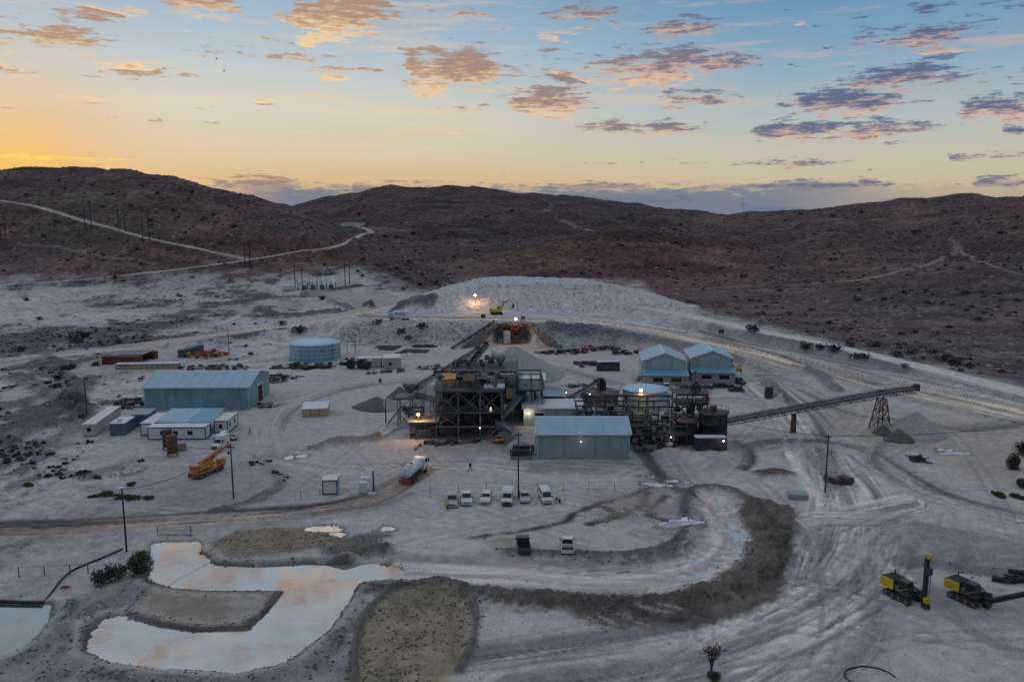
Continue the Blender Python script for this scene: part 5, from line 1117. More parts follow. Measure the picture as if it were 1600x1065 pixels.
# --- drill rigs
def drill_rig(label, raised, tr):
    t = thing('drill_rig', label, 'drill rig', group='yellow drill rigs on the pale floor'); tracks(t, 3.9, 2.6, .85, .5)
    MB().box(-1.6, 1.4, -.6, .6, .55, 1.1).build('chassis', MT['dsteel'], t)
    e = MB().box(-2.5, -.5, -1.1, 1.1, 1.1, 2.35).build('engine_housing', MT['dsteel'], t, bevel=.06)
    MB().box(-2.55, -.55, -1.16, -1.09, 1.12, 2.33).build('side_panel', MT['yellow'], e); MB().box(-2.58, -2.5, -1.1, 1.1, 1.12, 2.33).build('side_panel', MT['yellow'], e); MB().box(-2.55, -.55, 1.09, 1.16, 1.12, 2.33).build('side_panel', MT['yellow'], e)
    for a in (-2.2, -1.6, -1.0): MB().box(a, a + .42, -.8, .8, 2.35, 2.42).build('cooling_grille', MT['black'], e)
    MB().tube((-1.9, .7, 2.35), (-1.9, .7, 3.0), .1).build('exhaust', MT['steel'], e); MB().box(-.5, .1, -1.0, 1.0, 1.1, 1.8).build('hydraulic_tank', MT['steel'], t, bevel=.05)
    MB().box(-.2, .3, -.3, .5, 1.8, 2.15).build('dust_collector', MT['trim'], t)
    c = MB().prism([(.2, 1.1), (1.7, 1.1), (1.75, 2.0), (1.45, 2.9), (.2, 2.9)], -1.25, -.1).build('cab', MT['dsteel'], t, bevel=.05)
    MB().hexa([(1.75, -1.15, 1.6), (1.75, -.2, 1.6), (1.5, -.2, 2.75), (1.5, -1.15, 2.75), (1.79, -1.15, 1.6), (1.79, -.2, 1.6), (1.54, -.2, 2.75), (1.54, -1.15, 2.75)]).build('windscreen', MT['glass'], c)
    MB().box(.4, 1.4, -1.29, -1.25, 1.7, 2.7).build('side_window', MT['glass'], c); MB().beam((.3, -1.3, 1.4), (1.6, -1.3, 2.2), .06).build('stripe', MT['yellow'], c)
    MB().beam((1.2, .35, 1.3), (2.7, .35, 1.8), .35, .4).build('boom', MT['dsteel'], t, bevel=.03); MB().tube((1.0, .35, 1.0), (2.6, .35, 1.5), .1).build('boom_cylinder', MT['steel'], t)
    f = bpy.data.objects.new('feed_mast', None)
    m = MB().box(-.22, .22, -.2, .2, 0, 7.6)
    mast = m.build('feed_mast', MT['black'], t, bevel=.02)
    r = MB()
    for i in range(15): r.box(.22, .32, -.2, .2, .3 + i * .48, .42 + i * .48)
    r.build('chain', MT['dsteel'], mast)['kind'] = 'stuff'; MB().tube((.4, 0, .2), (.4, 0, 6.4), .06, n=8).tube((.55, .15, .4), (.55, .15, 5.2), .05, n=6).build('drill_rod', MT['steel'], mast)
    MB().box(.15, .7, -.28, .28, 4.9 if raised else 5.6, 5.9 if raised else 6.6).build('rock_drill', MT['dsteel'], mast); MB().tube((.2, -.25, 7.5), (.2, .25, 7.5), .34, n=14).build('top_sheave', MT['yellow' if raised else 'dsteel'], mast)
    MB().lathe([(.42, 0), (.46, .5), (.3, .9)], (.4, 0, -.3), 14).build('dust_hood', MT['black'], mast); 
    if raised: MB().box(.1, .62, -.3, .3, .7, 1.5).build('rod_clamp', MT['yellow'], mast)
    hz = MB(); 
    for i in range(6):
        a = random.uniform(-.5, .5); hz.path([(.3, a, 2.0), (1.4 + .1 * i, a * .6 + .3, 2.3 - .1 * i), (2.4, .35 + a * .3, 1.5 + .12 * i), (2.7, .35, 2.0)], .045, 5)
    hz.build('hose', MT['black'], t)
    if raised: mast.location = (2.75, .35, .15); mast.scale = (1, 1, .88)
    else: mast.location = (2.2, .1, 0.9); mast.rotation_euler = (R(tr), R(80), R(66))
    return t
d = drill_rig('yellow drill rig with its mast raised upright', True, 0); x, y, z = at(1410, 934); place(d, x, y, R(-66))
d = drill_rig('yellow drill rig with its mast laid low, near the image edge', False, 0); x, y, z = at(1512, 938); place(d, x, y, R(-62))

# --- trailer on the haul road
t = thing('box_truck', 'white box truck with dark lettering on the haul road', 'truck'); x, y, z = at(611, 501); place(t, x + 3.5, y + 1, R(163))
MB().box(-3.6, 2.6, -1.2, 1.2, 1.0, 3.7).build('cargo_box', MT['white'], t, bevel=.04); MB().prism([(2.8, .6), (4.5, .6), (4.6, 1.7), (4.2, 2.8), (2.8, 2.8)], -1.15, 1.15).build('cab', MT['cream'], t, bevel=.08)
MB().box(4.25, 4.52, -1.0, 1.0, 1.7, 2.5).build('windscreen', MT['glass'], t); MB().box(-3.5, 4.2, -.5, .5, .6, 1.0).build('chassis', MT['dsteel'], t)
for i, wq in enumerate((.55, .5, .6, .5, .55)): MB().box(-2.4 + i * .8, -2.4 + i * .8 + wq, 1.19, 1.215, 2.2, 2.9).build('lettering', MT['contblue'], t)
wheels(t, [(3.5, -1), (3.5, 1), (-1.6, -1), (-1.6, 1), (-2.8, -1), (-2.8, 1)], .48, .35)

# ------------------------------------------------------------------ people
def person(label, u, v, rz, shirt, trousers, vest=None, stride=.25):
    J = dict(pel=(0, 0, .98), ch=(0, 0, 1.28), nk=(0, 0, 1.50), hd=(.02, 0, 1.60), top=(.03, 0, 1.74))
    me = bpy.data.meshes.new('person'); V = []; E = []; RR = []
    def a(p, r, link=None):
        V.append(p); RR.append(r); i = len(V) - 1
        if link is not None: E.append((link, i))
        return i
    pel = a((0, 0, .95), (.15, .12)); ch = a((0, 0, 1.25), (.17, .13), pel); nk = a((0, 0, 1.46), (.07, .07), ch); hd = a((.02, 0, 1.60), (.10, .11), nk); a((.02, 0, 1.72), (.07, .08), hd)
    for s in (-1, 1):
        h = a((0, s * .10, .90), (.11, .11), pel); k = a((s * stride * .5 + .04, s * .11, .50), (.075, .075), h); f = a((s * stride, s * .11, .08), (.05, .05), k); a((s * stride + .16, s * .12, .04), (.045, .035), f)
        sh = a((0, s * .20, 1.40), (.075, .075), ch); el = a((-s * stride * .35, s * .26, 1.12), (.05, .05), sh); wr = a((-s * stride * .5 + .08, s * .26, .88), (.037, .037), el); a((-s * stride * .5 + .1, s * .26, .78), (.04, .03), wr)
    me.from_pydata(V, E, []); o = bpy.data.objects.new('person', me); COL.objects.link(o)
    sk = o.modifiers.new('skin', 'SKIN'); sk.use_smooth_shade = True
    for i, r in enumerate(RR): me.skin_vertices[0].data[i].radius = r
    me.skin_vertices[0].data[0].use_root = True
    sb = o.modifiers.new('sub', 'SUBSURF'); sb.levels = sb.render_levels = 1
    dg = bpy.context.evaluated_depsgraph_get(); m2 = bpy.data.meshes.new_from_object(o.evaluated_get(dg)); o.modifiers.clear(); o.data = m2
    m2.materials.clear()
    for q in (trousers, shirt, MT['skin'], MT['black']): m2.materials.append(q)
    for p in m2.polygons:
        c = p.center; p.use_smooth = True
        p.material_index = 3 if c.z < .11 else 2 if c.z > 1.49 or (c.z < .88 and abs(c.y) > .21) else 1 if c.z > .98 or abs(c.y) > .21 else 0
    tag(o, label, 'person'); o.name = 'person'
    MB().lathe([(.135, 0), (.13, .05), (.10, .11), (.02, .14)], (.02, 0, 1.66), 12).build('helmet', MT['helmet'], o, True)
    for s in (-1, 1): MB().cbox((.125, s * .04, 1.61), (.02, .025, .015)).build('eye', MT['black'], o)
    if vest: MB().lathe([(.20, 0), (.22, .2), (.23, .38), (.12, .5)], (0, 0, .98), 12, False).build('vest', vest, o, True)
    x, y, z = at(u, v); place(o, x, y, rz)
    return o
person('person in dark workwear walking across the open yard', 735, 735, R(-60), MT['charcoal'], MT['navy'])
person('person in a yellow high-visibility vest standing by the first parked car', 699, 797, R(-100), MT['navy'], MT['navy'], MT['hivis'], .1)
person('person in a yellow vest walking near the warehouse end', 391, 678, R(200), MT['charcoal'], MT['navy'], MT['hivis'])
person('person in dark clothes standing beside the right workshop', 1158, 585, R(180), MT['charcoal'], MT['charcoal'], None, .08)

# ------------------------------------------------------------------ processing plant
def frame_tower(name, label, x0, y0, xs, ys, levels, mat, cat='steel tower', decks=(), braces=(), rails=(), z0=-.3, cw=.28, bw=.14, deckmat=None, stair=None, group=None):
    """steel frame: columns at every xs/ys, beams at every level; braces = (face, bay, level) with X members"""
    t = thing(name, label, cat, (x0, y0, 0.05), 0, group); top = levels[-1]
    for a in xs:
        for b in ys: MB().box(a - cw / 2, a + cw / 2, b - cw / 2, b + cw / 2, z0, top).build('column', mat, t)
    for z in levels:
        for b in ys: MB().box(xs[0] + cw / 2, xs[-1] - cw / 2, b - .10, b + .10, z - .34, z - .02).build('beam', mat, t)
        for a in xs: MB().box(a - .09, a + .09, ys[0] + cw / 2, ys[-1] - cw / 2, z - .33, z - .03).build('beam', mat, t)
    for z in decks: MB().box(xs[0] - .5, xs[-1] + .5, ys[0] - .5, ys[-1] + .5, z, z + .08).build('deck', deckmat or mat, t)
    lv = [0] + list(levels)
    for (face, bay, k) in braces:
        za, zb = lv[k], lv[k + 1] - .3
        if face in 'fb': y = ys[0] - .02 if face == 'f' else ys[-1]; p = ((xs[bay], y), (xs[bay + 1], y))
        else: x = xs[0] if face == 'l' else xs[-1]; p = ((x, ys[bay]), (x, ys[bay + 1]))
        MB().beam((*p[0], za), (*p[1], zb), bw).build('brace', mat, t)
        MB().beam((p[1][0] - .001, p[1][1] - (.05 if face in 'fb' else 0), za), (p[0][0], p[0][1] - (.05 if face in 'fb' else 0), zb), bw).build('brace', mat, t)
    for z in rails:
        xa, xb, ya, yb = xs[0] - .45, xs[-1] + .45, ys[0] - .45, ys[-1] + .45
        for (p, q) in (((xa, ya), (xb, ya)), ((xb, ya), (xb, yb)), ((xb, yb), (xa, yb)), ((xa, yb), (xa, ya))):
            m = MB(); d = math.hypot(q[0] - p[0], q[1] - p[1]); n = max(2, int(d / 1.5))
            for i in range(n): m.tube((p[0] + (q[0] - p[0]) * i / n, p[1] + (q[1] - p[1]) * i / n, z), (p[0] + (q[0] - p[0]) * i / n, p[1] + (q[1] - p[1]) * i / n, z + 1.1), .035, n=5)
            for h in (.55, 1.1): m.tube((*p, z + h), (*q, z + h), .035, n=5)
            m.build('handrail', mat, t)
    if stair:
        (a, b, za), (c, d, zb) = stair; p = Vector((a, b, za)); q = Vector((c, d, zb)); s = MB(); n = int(abs(zb - za) / .25)
        dr = (q - p); side = Vector((-dr.y, dr.x, 0)).normalized() * .4
        for o in (-1, 1): s.beam(p + side * o, q + side * o, .08, .25)
        for i in range(n): c_ = p + dr * (i + .5) / n; s.beam(c_ - side, c_ + side, .25, .05)
        for o in (-1, 1): s.beam(p + side * o + Vector((0, 0, 1)), q + side * o + Vector((0, 0, 1)), .05)
        s.build('stair', mat, t)
    return t
def hopper(t, name, mat, c, a, b, zt, zb, lip=.5):
    MB().hexa([(c[0] - b, c[1] - b, zb), (c[0] + b, c[1] - b, zb), (c[0] + b, c[1] + b, zb), (c[0] - b, c[1] + b, zb), (c[0] - a, c[1] - a, zt), (c[0] + a, c[1] - a, zt), (c[0] + a, c[1] + a, zt), (c[0] - a, c[1] + a, zt)]).box(c[0] - a, c[0] + a, c[1] - a, c[1] + a, zt + .002, zt + lip).build(name, mat, t)
def conveyor(label, p, q, w=1.1, dep=1.0, mat='bsteel', legs=(), head=True, group=None, walkway=True, hood=False, name='belt_conveyor'):
    p = Vector(p); q = Vector(q); base = Vector((p.x, p.y, 0)); t = thing(name, label, 'conveyor', base, 0, group); p = p - base; q = q - base
    d = (q - p); L = d.length; d.normalize(); sd = Vector((d.y, -d.x, 0)).normalized(); up = sd.cross(d).normalized()
    if up.z < 0: up = -up
    for s in (-1, 1):
        o = sd * (w / 2 * s)
        MB().beam(p + o, q + o, .14, .14).build('top_chord', MT[mat], t); MB().beam(p + o - up * dep, q + o - up * dep, .14, .14).build('bottom_chord', MT[mat], t)
        n = max(4, int(L / 1.5)); m = MB()
        for i in range(n):
            a = p + d * (L * i / n) + o; b = p + d * (L * (i + 1) / n) + o
            m.beam(a - up * dep, a, .09); m.beam(a - up * dep, b, .08) if i % 2 == 0 else m.beam(a, b - up * dep, .08)
        m.build('truss_web', MT[mat], t)
    MB().beam(p + up * .14, q + up * .14, w * .8, .05).build('belt', MT['belt'], t); MB().beam(p - up * (dep * .55), q - up * (dep * .55), w * .75, .04).build('return_belt', MT['belt'], t)
    n = max(4, int(L / 1.6))
    for i in range(1, n): c = p + d * (L * i / n) + up * .06; MB().tube(c - sd * w * .45, c + sd * w * .45, .07, n=6).build('idler', MT['steel'], t)
    for c in (p, q): MB().tube(c - sd * w * .5, c + sd * w * .5, .32, n=12).build('pulley', MT['dsteel'], t)
    if walkway:
        o = sd * (w / 2 + .45); MB().beam(p + o - up * .1, q + o - up * .1, .7, .05).build('walkway', MT['steel'], t); m = MB(); n = max(3, int(L / 2))
        for i in range(n + 1): c = p + d * (L * i / n) + sd * (w / 2 + .8); m.tube(c - up * .1, c + Vector((0, 0, 1.0)), .03, n=5)
        for h in (.5, 1.0): m.tube(p + sd * (w / 2 + .8) + Vector((0, 0, h)), q + sd * (w / 2 + .8) + Vector((0, 0, h)), .03, n=5)
        m.build('handrail', MT[mat], t)
    for f in legs:
        c = p + d * (L * f) - up * dep
        for s in (-1, 1): MB().beam(c + sd * (w / 2 * s), Vector((c.x, c.y, -.3)) + sd * (w * .9 * s), .16).build('leg', MT[mat], t)
        m = MB(); k = 3
        for i in range(k):
            za, zb = c.z * i / k, c.z * (i + 1) / k; wa, wb = w * (.9 - .4 * i / k), w * (.9 - .4 * (i + 1) / k)
            m.beam(Vector((c.x, c.y, za)) - sd * wa, Vector((c.x, c.y, zb)) + sd * wb, .08)
        m.build('leg_brace', MT[mat], t)
    if head: MB().box(-.55, .55, -.55, .55, -.9, .55).build('head_chute', MT['dsteel'], t, loc=q + d * .4)
    return t
rp = random.Random(3)
def clutter(t, x0, x1, y0, y1, z0, z1, n, mats=('dsteel', 'dsteel', 'bsteel', 'rusty', 'steel', 'tan'), big=1.0):
    """pumps, motors, ducts and pipes standing about in a frame"""
    for i in range(n):
        x, y = rp.uniform(x0, x1), rp.uniform(y0, y1); z = rp.uniform(z0, z1); m = MT[rp.choice(mats)]; k = rp.random(); s = rp.uniform(.5, 1.2) * big
        if k < .35: MB().tube((x - s * .7, y, z + .5), (x + s * .7, y, z + .5), .38 * s, n=12).box(x - s * .7, x + s * .7, y - .3 * s, y + .3 * s, z - .1, z + .2).build('motor', m, t)
        elif k < .6: MB().box(x - .6 * s, x + .6 * s, y - .5 * s, y + .5 * s, z, z + 1.2 * s).build('housing', m, t, bevel=.05)
        elif k < .8:
            dx, dy = rp.choice(((1, 0), (0, 1), (-1, 0))); l = rp.uniform(2, 5)
            MB().path([(x, y, z), (x, y, z + s), (x + dx * l, y + dy * l, z + s), (x + dx * l, y + dy * l, z)], .11 * (1 + s), 8).build('pipe', m, t)
        elif k < .92: MB().lathe([(.6 * s, 0), (.65 * s, .9 * s), (.5 * s, 1.3 * s), (.15 * s, 1.5 * s)], (x, y, z), 14).build('vessel', m, t)
        else: hopper(t, 'hopper', m, (x, y), .9 * s, .3 * s, z + 1.6 * s, z + .3)

# screening tower at the front
xs, ys = [0, 4.7, 9.4, 14.0], [0, 5.5, 11.5]
T = frame_tower('screening_tower', 'tall cross-braced steel screening tower at the front of the plant', -16.2, 166.4, xs, ys, [3.2, 6.3, 10.9], MT['steel'], 'screening tower', decks=(6.32, 10.92),
                braces=[('f', 0, 2), ('f', 1, 2), ('f', 2, 2), ('l', 0, 2), ('l', 1, 2), ('r', 0, 2), ('r', 1, 1), ('l', 0, 0), ('b', 1, 2), ('f', 0, 1)], rails=(6.4, 11.0), deckmat=MT['dsteel'], stair=((10.0, -1.0, 0), (13.4, -1.0, 3.2)))
for c in ((2.4, 5), (7.2, 4.6), (11.8, 5)): hopper(T, 'ore_bin', MT['dsteel'], c, 2.2, .7, 6.0, 2.2, .25)
MB().hexa([(1.0, 2.5, 11.9), (4.0, 2.5, 11.9), (4.0, 6.5, 12.6), (1.0, 6.5, 12.6), (1.0, 2.5, 12.9), (4.0, 2.5, 12.9), (4.0, 6.5, 13.4), (1.0, 6.5, 13.4)]).build('vibrating_screen', MT['amber'], T, bevel=.05)
MB().hexa([(5.6, 2.5, 11.7), (8.2, 2.5, 11.7), (8.2, 6.5, 12.5), (5.6, 6.5, 12.5), (5.6, 2.5, 12.6), (8.2, 2.5, 12.6), (8.2, 6.5, 13.3), (5.6, 6.5, 13.3)]).build('vibrating_screen', MT['rusty'], T, bevel=.05)
MB().box(10.2, 14.6, .6, 3.6, 11.1, 11.6).build('launder', MT['trim'], T); MB().box(10.6, 12.6, 4.2, 7.4, 11.0, 12.8).build('feed_box', MT['tan'], T, bevel=.05)
clutter(T, 1, 13, 1, 10, 0.2, 2.4, 18, ('dsteel', 'dsteel', 'black', 'rusty', 'bsteel')); clutter(T, 1, 13, 1.5, 10, 6.4, 8.4, 14, ('dsteel', 'dsteel', 'bsteel', 'black')); clutter(T, 1, 13, 7, 10.5, 11, 11.5, 12, ('dsteel', 'bsteel', 'black', 'steel'))
MB().box(.3, 13.7, 11.2, 11.45, .2, 10.4).build('back_cladding', MT['dsteel'], T); MB().box(13.7, 13.9, 1.5, 11.2, 3.4, 10.2).build('side_cladding', MT['dsteel'], T)
MB().hexa([(12.6, -.6, 3.6), (16.0, -.6, 1.4), (16.0, 3.4, 1.4), (12.6, 3.4, 3.6), (12.6, -.6, 4.4), (16.0, -.6, 2.2), (16.0, 3.4, 2.2), (12.6, 3.4, 4.4)]).build('discharge_chute', MT['steel'], T)
clutter(T, .5, 13.5, .2, 11, 11.0, 12.6, 16, ('dsteel', 'bsteel', 'black', 'steel'), .9)
for i in range(10): a = rp.uniform(0, 13); MB().beam((a, rp.uniform(-.6, 11), rp.uniform(3, 9)), (a + rp.uniform(-4, 4), rp.uniform(-.6, 11), rp.uniform(9, 14)), .16).build('strut', MT['dsteel'], T)
for i in range(9):
    a, b, z = rp.uniform(.5, 11.5), rp.uniform(.5, 9), rp.choice((8.4, 12.4, 13.0, 13.8, 12.0)); w_ = rp.uniform(1.2, 2.6)
    MB().box(a, a + w_, b, b + 2, z, z + .1).build('platform', MT['dsteel'], T); m = MB()
    for q in (a, a + w_): m.tube((q, b, z - 1.6), (q, b, z + 1.1), .05, n=5); m.tube((q, b + 2, z - 1.6), (q, b + 2, z + 1.1), .05, n=5)
    m.tube((a, b, z + 1.1), (a + w_, b, z + 1.1), .04, n=5); m.tube((a, b, z + .6), (a + w_, b, z + .6), .04, n=5); m.build('handrail', MT['steel'], T)
for i in range(8):
    a, b = rp.uniform(0, 13.6), rp.uniform(-.4, 11); MB().path([(a, b, rp.uniform(.5, 5)), (a, b, rp.uniform(8, 13)), (a + rp.uniform(-4, 4), b, rp.uniform(11, 14.5))], .14, 8).build('pipe', MT[rp.choice(('dsteel', 'steel', 'rusty'))], T)
# crushing building behind it
T = frame_tower('crusher_house', 'tall grey steel crusher house behind the screening tower', -13.6, 182.0, [0, 5.0, 10.0, 14.6], [0, 6.0, 12.0], [4.5, 8.6, 12.0], MT['steel'], 'crusher house', decks=(4.55, 8.65, 12.05), rails=(8.7, 12.1), deckmat=MT['dsteel'], braces=[('f', 0, 2), ('f', 1, 1), ('f', 2, 2), ('r', 0, 2), ('r', 1, 1), ('l', 0, 1), ('f', 2, 1)])
clutter(T, 1, 13, 1, 11, .2, 2.5, 14, ('dsteel', 'bsteel', 'black')); clutter(T, 1, 13, .6, 11, 4.7, 6.5, 12, ('dsteel', 'bsteel', 'steel')); clutter(T, 1, 13, .6, 11, 8.8, 9.6, 10, ('dsteel', 'bsteel', 'steel', 'black')); clutter(T, 3, 9, 2, 10, 12.1, 13.4, 7, ('dsteel', 'bsteel'))
MB().box(.4, 14.2, 11.6, 11.85, 4.7, 8.3).build('back_cladding', MT['bsteel'], T); MB().box(.5, 9.6, .1, .25, 8.9, 9.9).build('front_panel', MT['steel'], T); MB().box(.5, 9.6, .1, .25, 7.0, 7.6).build('front_panel', MT['steel'], T)
MB().lathe([(.4, -1.4), (1.4, .2), (1.4, 1.2), (.3, 1.6)], (10.8, 7.5, 13.6), 20).build('surge_bin', MT['wall_grey'], T, True); MB().lathe([(.7, 0), (.75, 2.2), (.2, 2.6)], (9.2, 9.5, 13.2), 16).build('vessel', MT['white'], T, True)
MB().box(12.2, 14.4, -.4, .0, 5.6, 8.2).build('cream_panel', MT['woodpale'], T)
T = frame_tower('walkway_frame', 'slender steel walkway frame between crusher house and teal control room', 1.6, 180.5, [0, 3.0, 5.4], [0, 6, 11], [4.2, 8.0, 10.6], MT['bsteel'], 'walkway', decks=(4.25, 8.05), rails=(4.3, 8.1), braces=[('f', 0, 2), ('r', 0, 1), ('r', 1, 2)], cw=.2)
clutter(T, .4, 5, 1, 10, .2, 2, 8, ('dsteel', 'rusty', 'bsteel')); clutter(T, .4, 5, 1, 10, 4.3, 5.4, 6)
for i in range(8): a = rp.uniform(0, 5); MB().beam((a, rp.uniform(0, 11), rp.uniform(1, 5)), (a + rp.uniform(-4, 3), rp.uniform(0, 11), rp.uniform(6, 11)), .14).build('strut', MT['dsteel'], T)
# transfer tower on the west side
T = frame_tower('transfer_tower', 'small lattice transfer tower west of the screening tower', -26.2, 178.2, [0, 3.0, 5.6], [0, 4.4], [3.6, 6.6], MT['steel'], 'transfer tower', decks=(6.65,), rails=(6.7,), braces=[('f', 0, 0), ('f', 1, 0), ('f', 0, 1), ('f', 1, 1), ('l', 0, 0), ('r', 0, 0)], cw=.22)
hopper(T, 'hopper', MT['steel'], (2.8, 2.2), 1.6, .5, 9.2, 7.2); clutter(T, .5, 5, .5, 4, .2, 3.6, 7, ('steel', 'bsteel', 'dsteel'))
MB().beam((-2.6, -1.2, .1), (.2, .3, 3.4), .16).build('raking_prop', MT['steel'], T); MB().beam((-2.6, 3.2, .1), (.2, 3.6, 3.4), .16).build('raking_prop', MT['steel'], T)
T = frame_tower('feeder_platform', 'low steel feeder platform with a warm lamp, left of the screening tower', -22.0, 167.8, [0, 3.2, 5.6], [0, 4.6], [2.0, 3.7], MT['steel'], 'platform', decks=(3.72,), rails=(), cw=.18, deckmat=MT['tan'], braces=[('f', 0, 0), ('f', 1, 0)])
clutter(T, .3, 5.3, .3, 4.2, .1, 1.6, 9, ('dsteel', 'steel', 'rusty', 'tan')); clutter(T, 0, 4, 1.5, 4, 3.8, 4.0, 4, ('tan', 'rusty', 'steel'))
conveyor('long inclined conveyor rising from the transfer tower to the crusher house', (-22.6, 181.0, 8.6), (-8.6, 193.0, 15.6), 1.0, 1.0, 'bsteel', (.35, .7))
conveyor('steep conveyor rising behind the screening tower', (-15.8, 180.5, 7.2), (-6.6, 195.4, 16.2), 1.0, .9, 'bsteel', (.5,))
conveyor('short conveyor running down from the transfer tower to the screening tower', (-22.0, 180.2, 7.2), (-12.4, 172.5, 6.8), .9, .8, 'bsteel', (.4,))
conveyor('dark steep conveyor entering the screening tower', (-17.2, 176.0, 1.4), (-13.2, 184.0, 6.2), .9, .8, 'dsteel', ())
conveyor('pale discharge conveyor between screening tower and low shed', (-3.4, 169.4, 3.6), (2.4, 182.2, 7.2), .9, .6, 'steel', (.5,))
# teal control rooms
t = thing('control_room', 'teal control room with a white sloping roof, taller of the two', 'control room', (3.0, 199.5, .05), R(-2))
MB().box(0, 4.6, 0, 5.0, 0, 6.2).build('wall', MT['wall_teal'], t); MB().hexa([(-.4, -.5, 6.2), (5.6, -.5, 6.2), (5.6, 5.6, 6.9), (-.4, 5.6, 6.9), (-.4, -.5, 6.35), (5.6, -.5, 6.35), (5.6, 5.6, 7.05), (-.4, 5.6, 7.05)]).build('roof', MT['white'], t)
MB().box(.4, 1.6, -.06, .02, 3.8, 5.2).build('window', MT['glass'], t); MB().box(2.4, 4.2, -.06, .02, 1.0, 3.0).build('louvre', MT['bsteel'], t); MB().box(1.5, 2.2, -.1, .02, .6, 2.8).build('door', MT['trim'], t)
t = thing('control_room', 'teal switch room with flat pale roof, lower of the two', 'control room', (.4, 196.4, .05), R(-2))
MB().box(0, 4.2, 0, 3.0, 0, 3.6).build('wall', MT['wall_teal'], t); MB().box(-.2, 4.4, -.3, 3.2, 3.6, 3.8).build('roof', MT['wall_pale'], t); MB().box(.8, 1.7, -.06, .02, .3, 2.5).build('door', MT['dark'], t); MB().box(2.4, 3.4, -.06, .02, 1.4, 2.3).build('window', MT['glass'], t)
t = thing('pipe_rack_shelter', 'long low dark-green shelter behind the low pale shed', 'shelter', (.6, 191.0, .05), 0)
MB().hexa([(0, 0, 3.9), (12.6, 0, 3.9), (12.6, 3.6, 4.6), (0, 3.6, 4.6), (0, 0, 4.0), (12.6, 0, 4.0), (12.6, 3.6, 4.7), (0, 3.6, 4.7)]).build('roof', MT['wall_teal'], t); MB().box(0.1, 12.5, 3.3, 3.5, 0, 4.4).build('back_wall', MT['dsteel'], t); MB().box(0, 12.6, 0, .3, 2.6, 3.2).build('front_beam', MT['navy'], t)
for a in (.2, 4.2, 8.3, 12.4): MB().box(a - .1, a + .1, .1, .3, -.2, 3.9).build('post', MT['dsteel'], t)

# --- the eastern half: thickener, mill, leach tank
t = thing('thickener', 'tan round thickener with a tall square feed stack', 'thickener', (22.6, 201.0, .1), 0)
MB().lathe([(4.6, -.3), (4.8, 2.6), (4.95, 2.6), (4.95, 3.0)], n=32, cap=False).build('tank_wall', MT['tan'], t, True); MB().lathe([(4.7, 2.3), (2.0, 2.5), (.1, 2.6)], n=32).build('cover', MT['tan'], t, True); MB().box(-.8, .8, -.6, .6, 2.4, 6.6).build('feed_stack', MT['tan'], t); MB().box(-.2, .9, -.62, -.56, 3.2, 6.5).build('stack_opening', MT['dark'], t)
MB().box(-5.2, 5.2, -.5, .5, 3.05, 3.25).build('bridge', MT['steel'], t); MB().box(.85, 1.5, -.5, .5, 3.2, 5.8).build('ladder_cage', MT['dsteel'], t)
conveyor('low conveyor feeding the tan thickener stack', (14.0, 192.0, 3.6), (21.2, 200.0, 5.8), .8, .6, 'dsteel', (.5,))
T = frame_tower('mill_frame', 'dark steel mill frame full of pumps behind the blue-roofed shed', 14.5, 168.5, [0, 4, 8, 11.6], [0, 5, 10], [3.0, 6.0], MT['dsteel'], 'mill', decks=(3.05,), rails=(6.0,), braces=[('f', 1, 1), ('r', 0, 1)], cw=.24)
clutter(T, .5, 11, .5, 9.5, .2, 2, 18, ('dsteel', 'black', 'rusty', 'steel')); clutter(T, .5, 11, 2, 9.5, 3.2, 5.4, 18, ('dsteel', 'dsteel', 'black', 'steel', 'bsteel', 'white'))
t = thing('ball_mill', 'dark horizontal ball mill drum beside the blue-roofed shed', 'mill', (24.4, 171.5, .1), R(4))
MB().tube((0, 0, 2.6), (6.2, 0, 2.6), 2.0, n=24).build('drum', MT['dsteel'], t); MB().tube((5.2, 0, 2.6), (5.7, 0, 2.6), 2.5, n=24).build('girth_gear', MT['rusty'], t); MB().tube((-1.2, 0, 2.6), (0, 0, 2.6), .8, n=16).tube((6.2, 0, 2.6), (7.4, 0, 2.6), .8, n=16).build('trunnion', MT['steel'], t)
for a in (-.9, 6.6): MB().box(a - .5, a + .5, -1.5, 1.5, -.3, 2.0).build('pedestal', MT['concrete'], t)
T = frame_tower('pump_gallery', 'low rusty gallery of pumps and pipes east of the blue-roofed shed', 24.5, 161.5, [0, 4, 8, 12.0], [0, 4.6], [2.6, 4.6], MT['dsteel'], 'gallery', decks=(2.65,), rails=(2.7,), braces=[('f', 1, 0)], cw=.2)
clutter(T, .4, 11.6, .4, 4.4, .1, 1.2, 16, ('dsteel', 'rusty', 'black', 'white', 'steel')); clutter(T, .4, 11.6, .4, 4.4, 2.8, 3.4, 16, ('dsteel', 'rusty', 'steel', 'tan', 'black'))
T = frame_tower('cyclone_tower', 'dark tower topped by a ring of cyclones, beside the black leach tank', 35.6, 169.0, [0, 3.4, 6.8], [0, 4.6], [4.0, 7.4, 9.6], MT['dsteel'], 'cyclone tower', decks=(4.05, 7.45, 9.65), rails=(7.5, 9.7), braces=[('f', 0, 1), ('f', 1, 0), ('l', 0, 1), ('r', 0, 1), ('f', 1, 2)], cw=.24)
for i in range(7):
    a = i / 7 * 2 * math.pi; MB().lathe([(.08, 0), (.28, .8), (.3, 1.3), (.1, 1.5)], (4.6 + 1.0 * math.cos(a), 2.3 + 1.0 * math.sin(a), 9.8), 10).build('cyclone', MT['dsteel'], T)
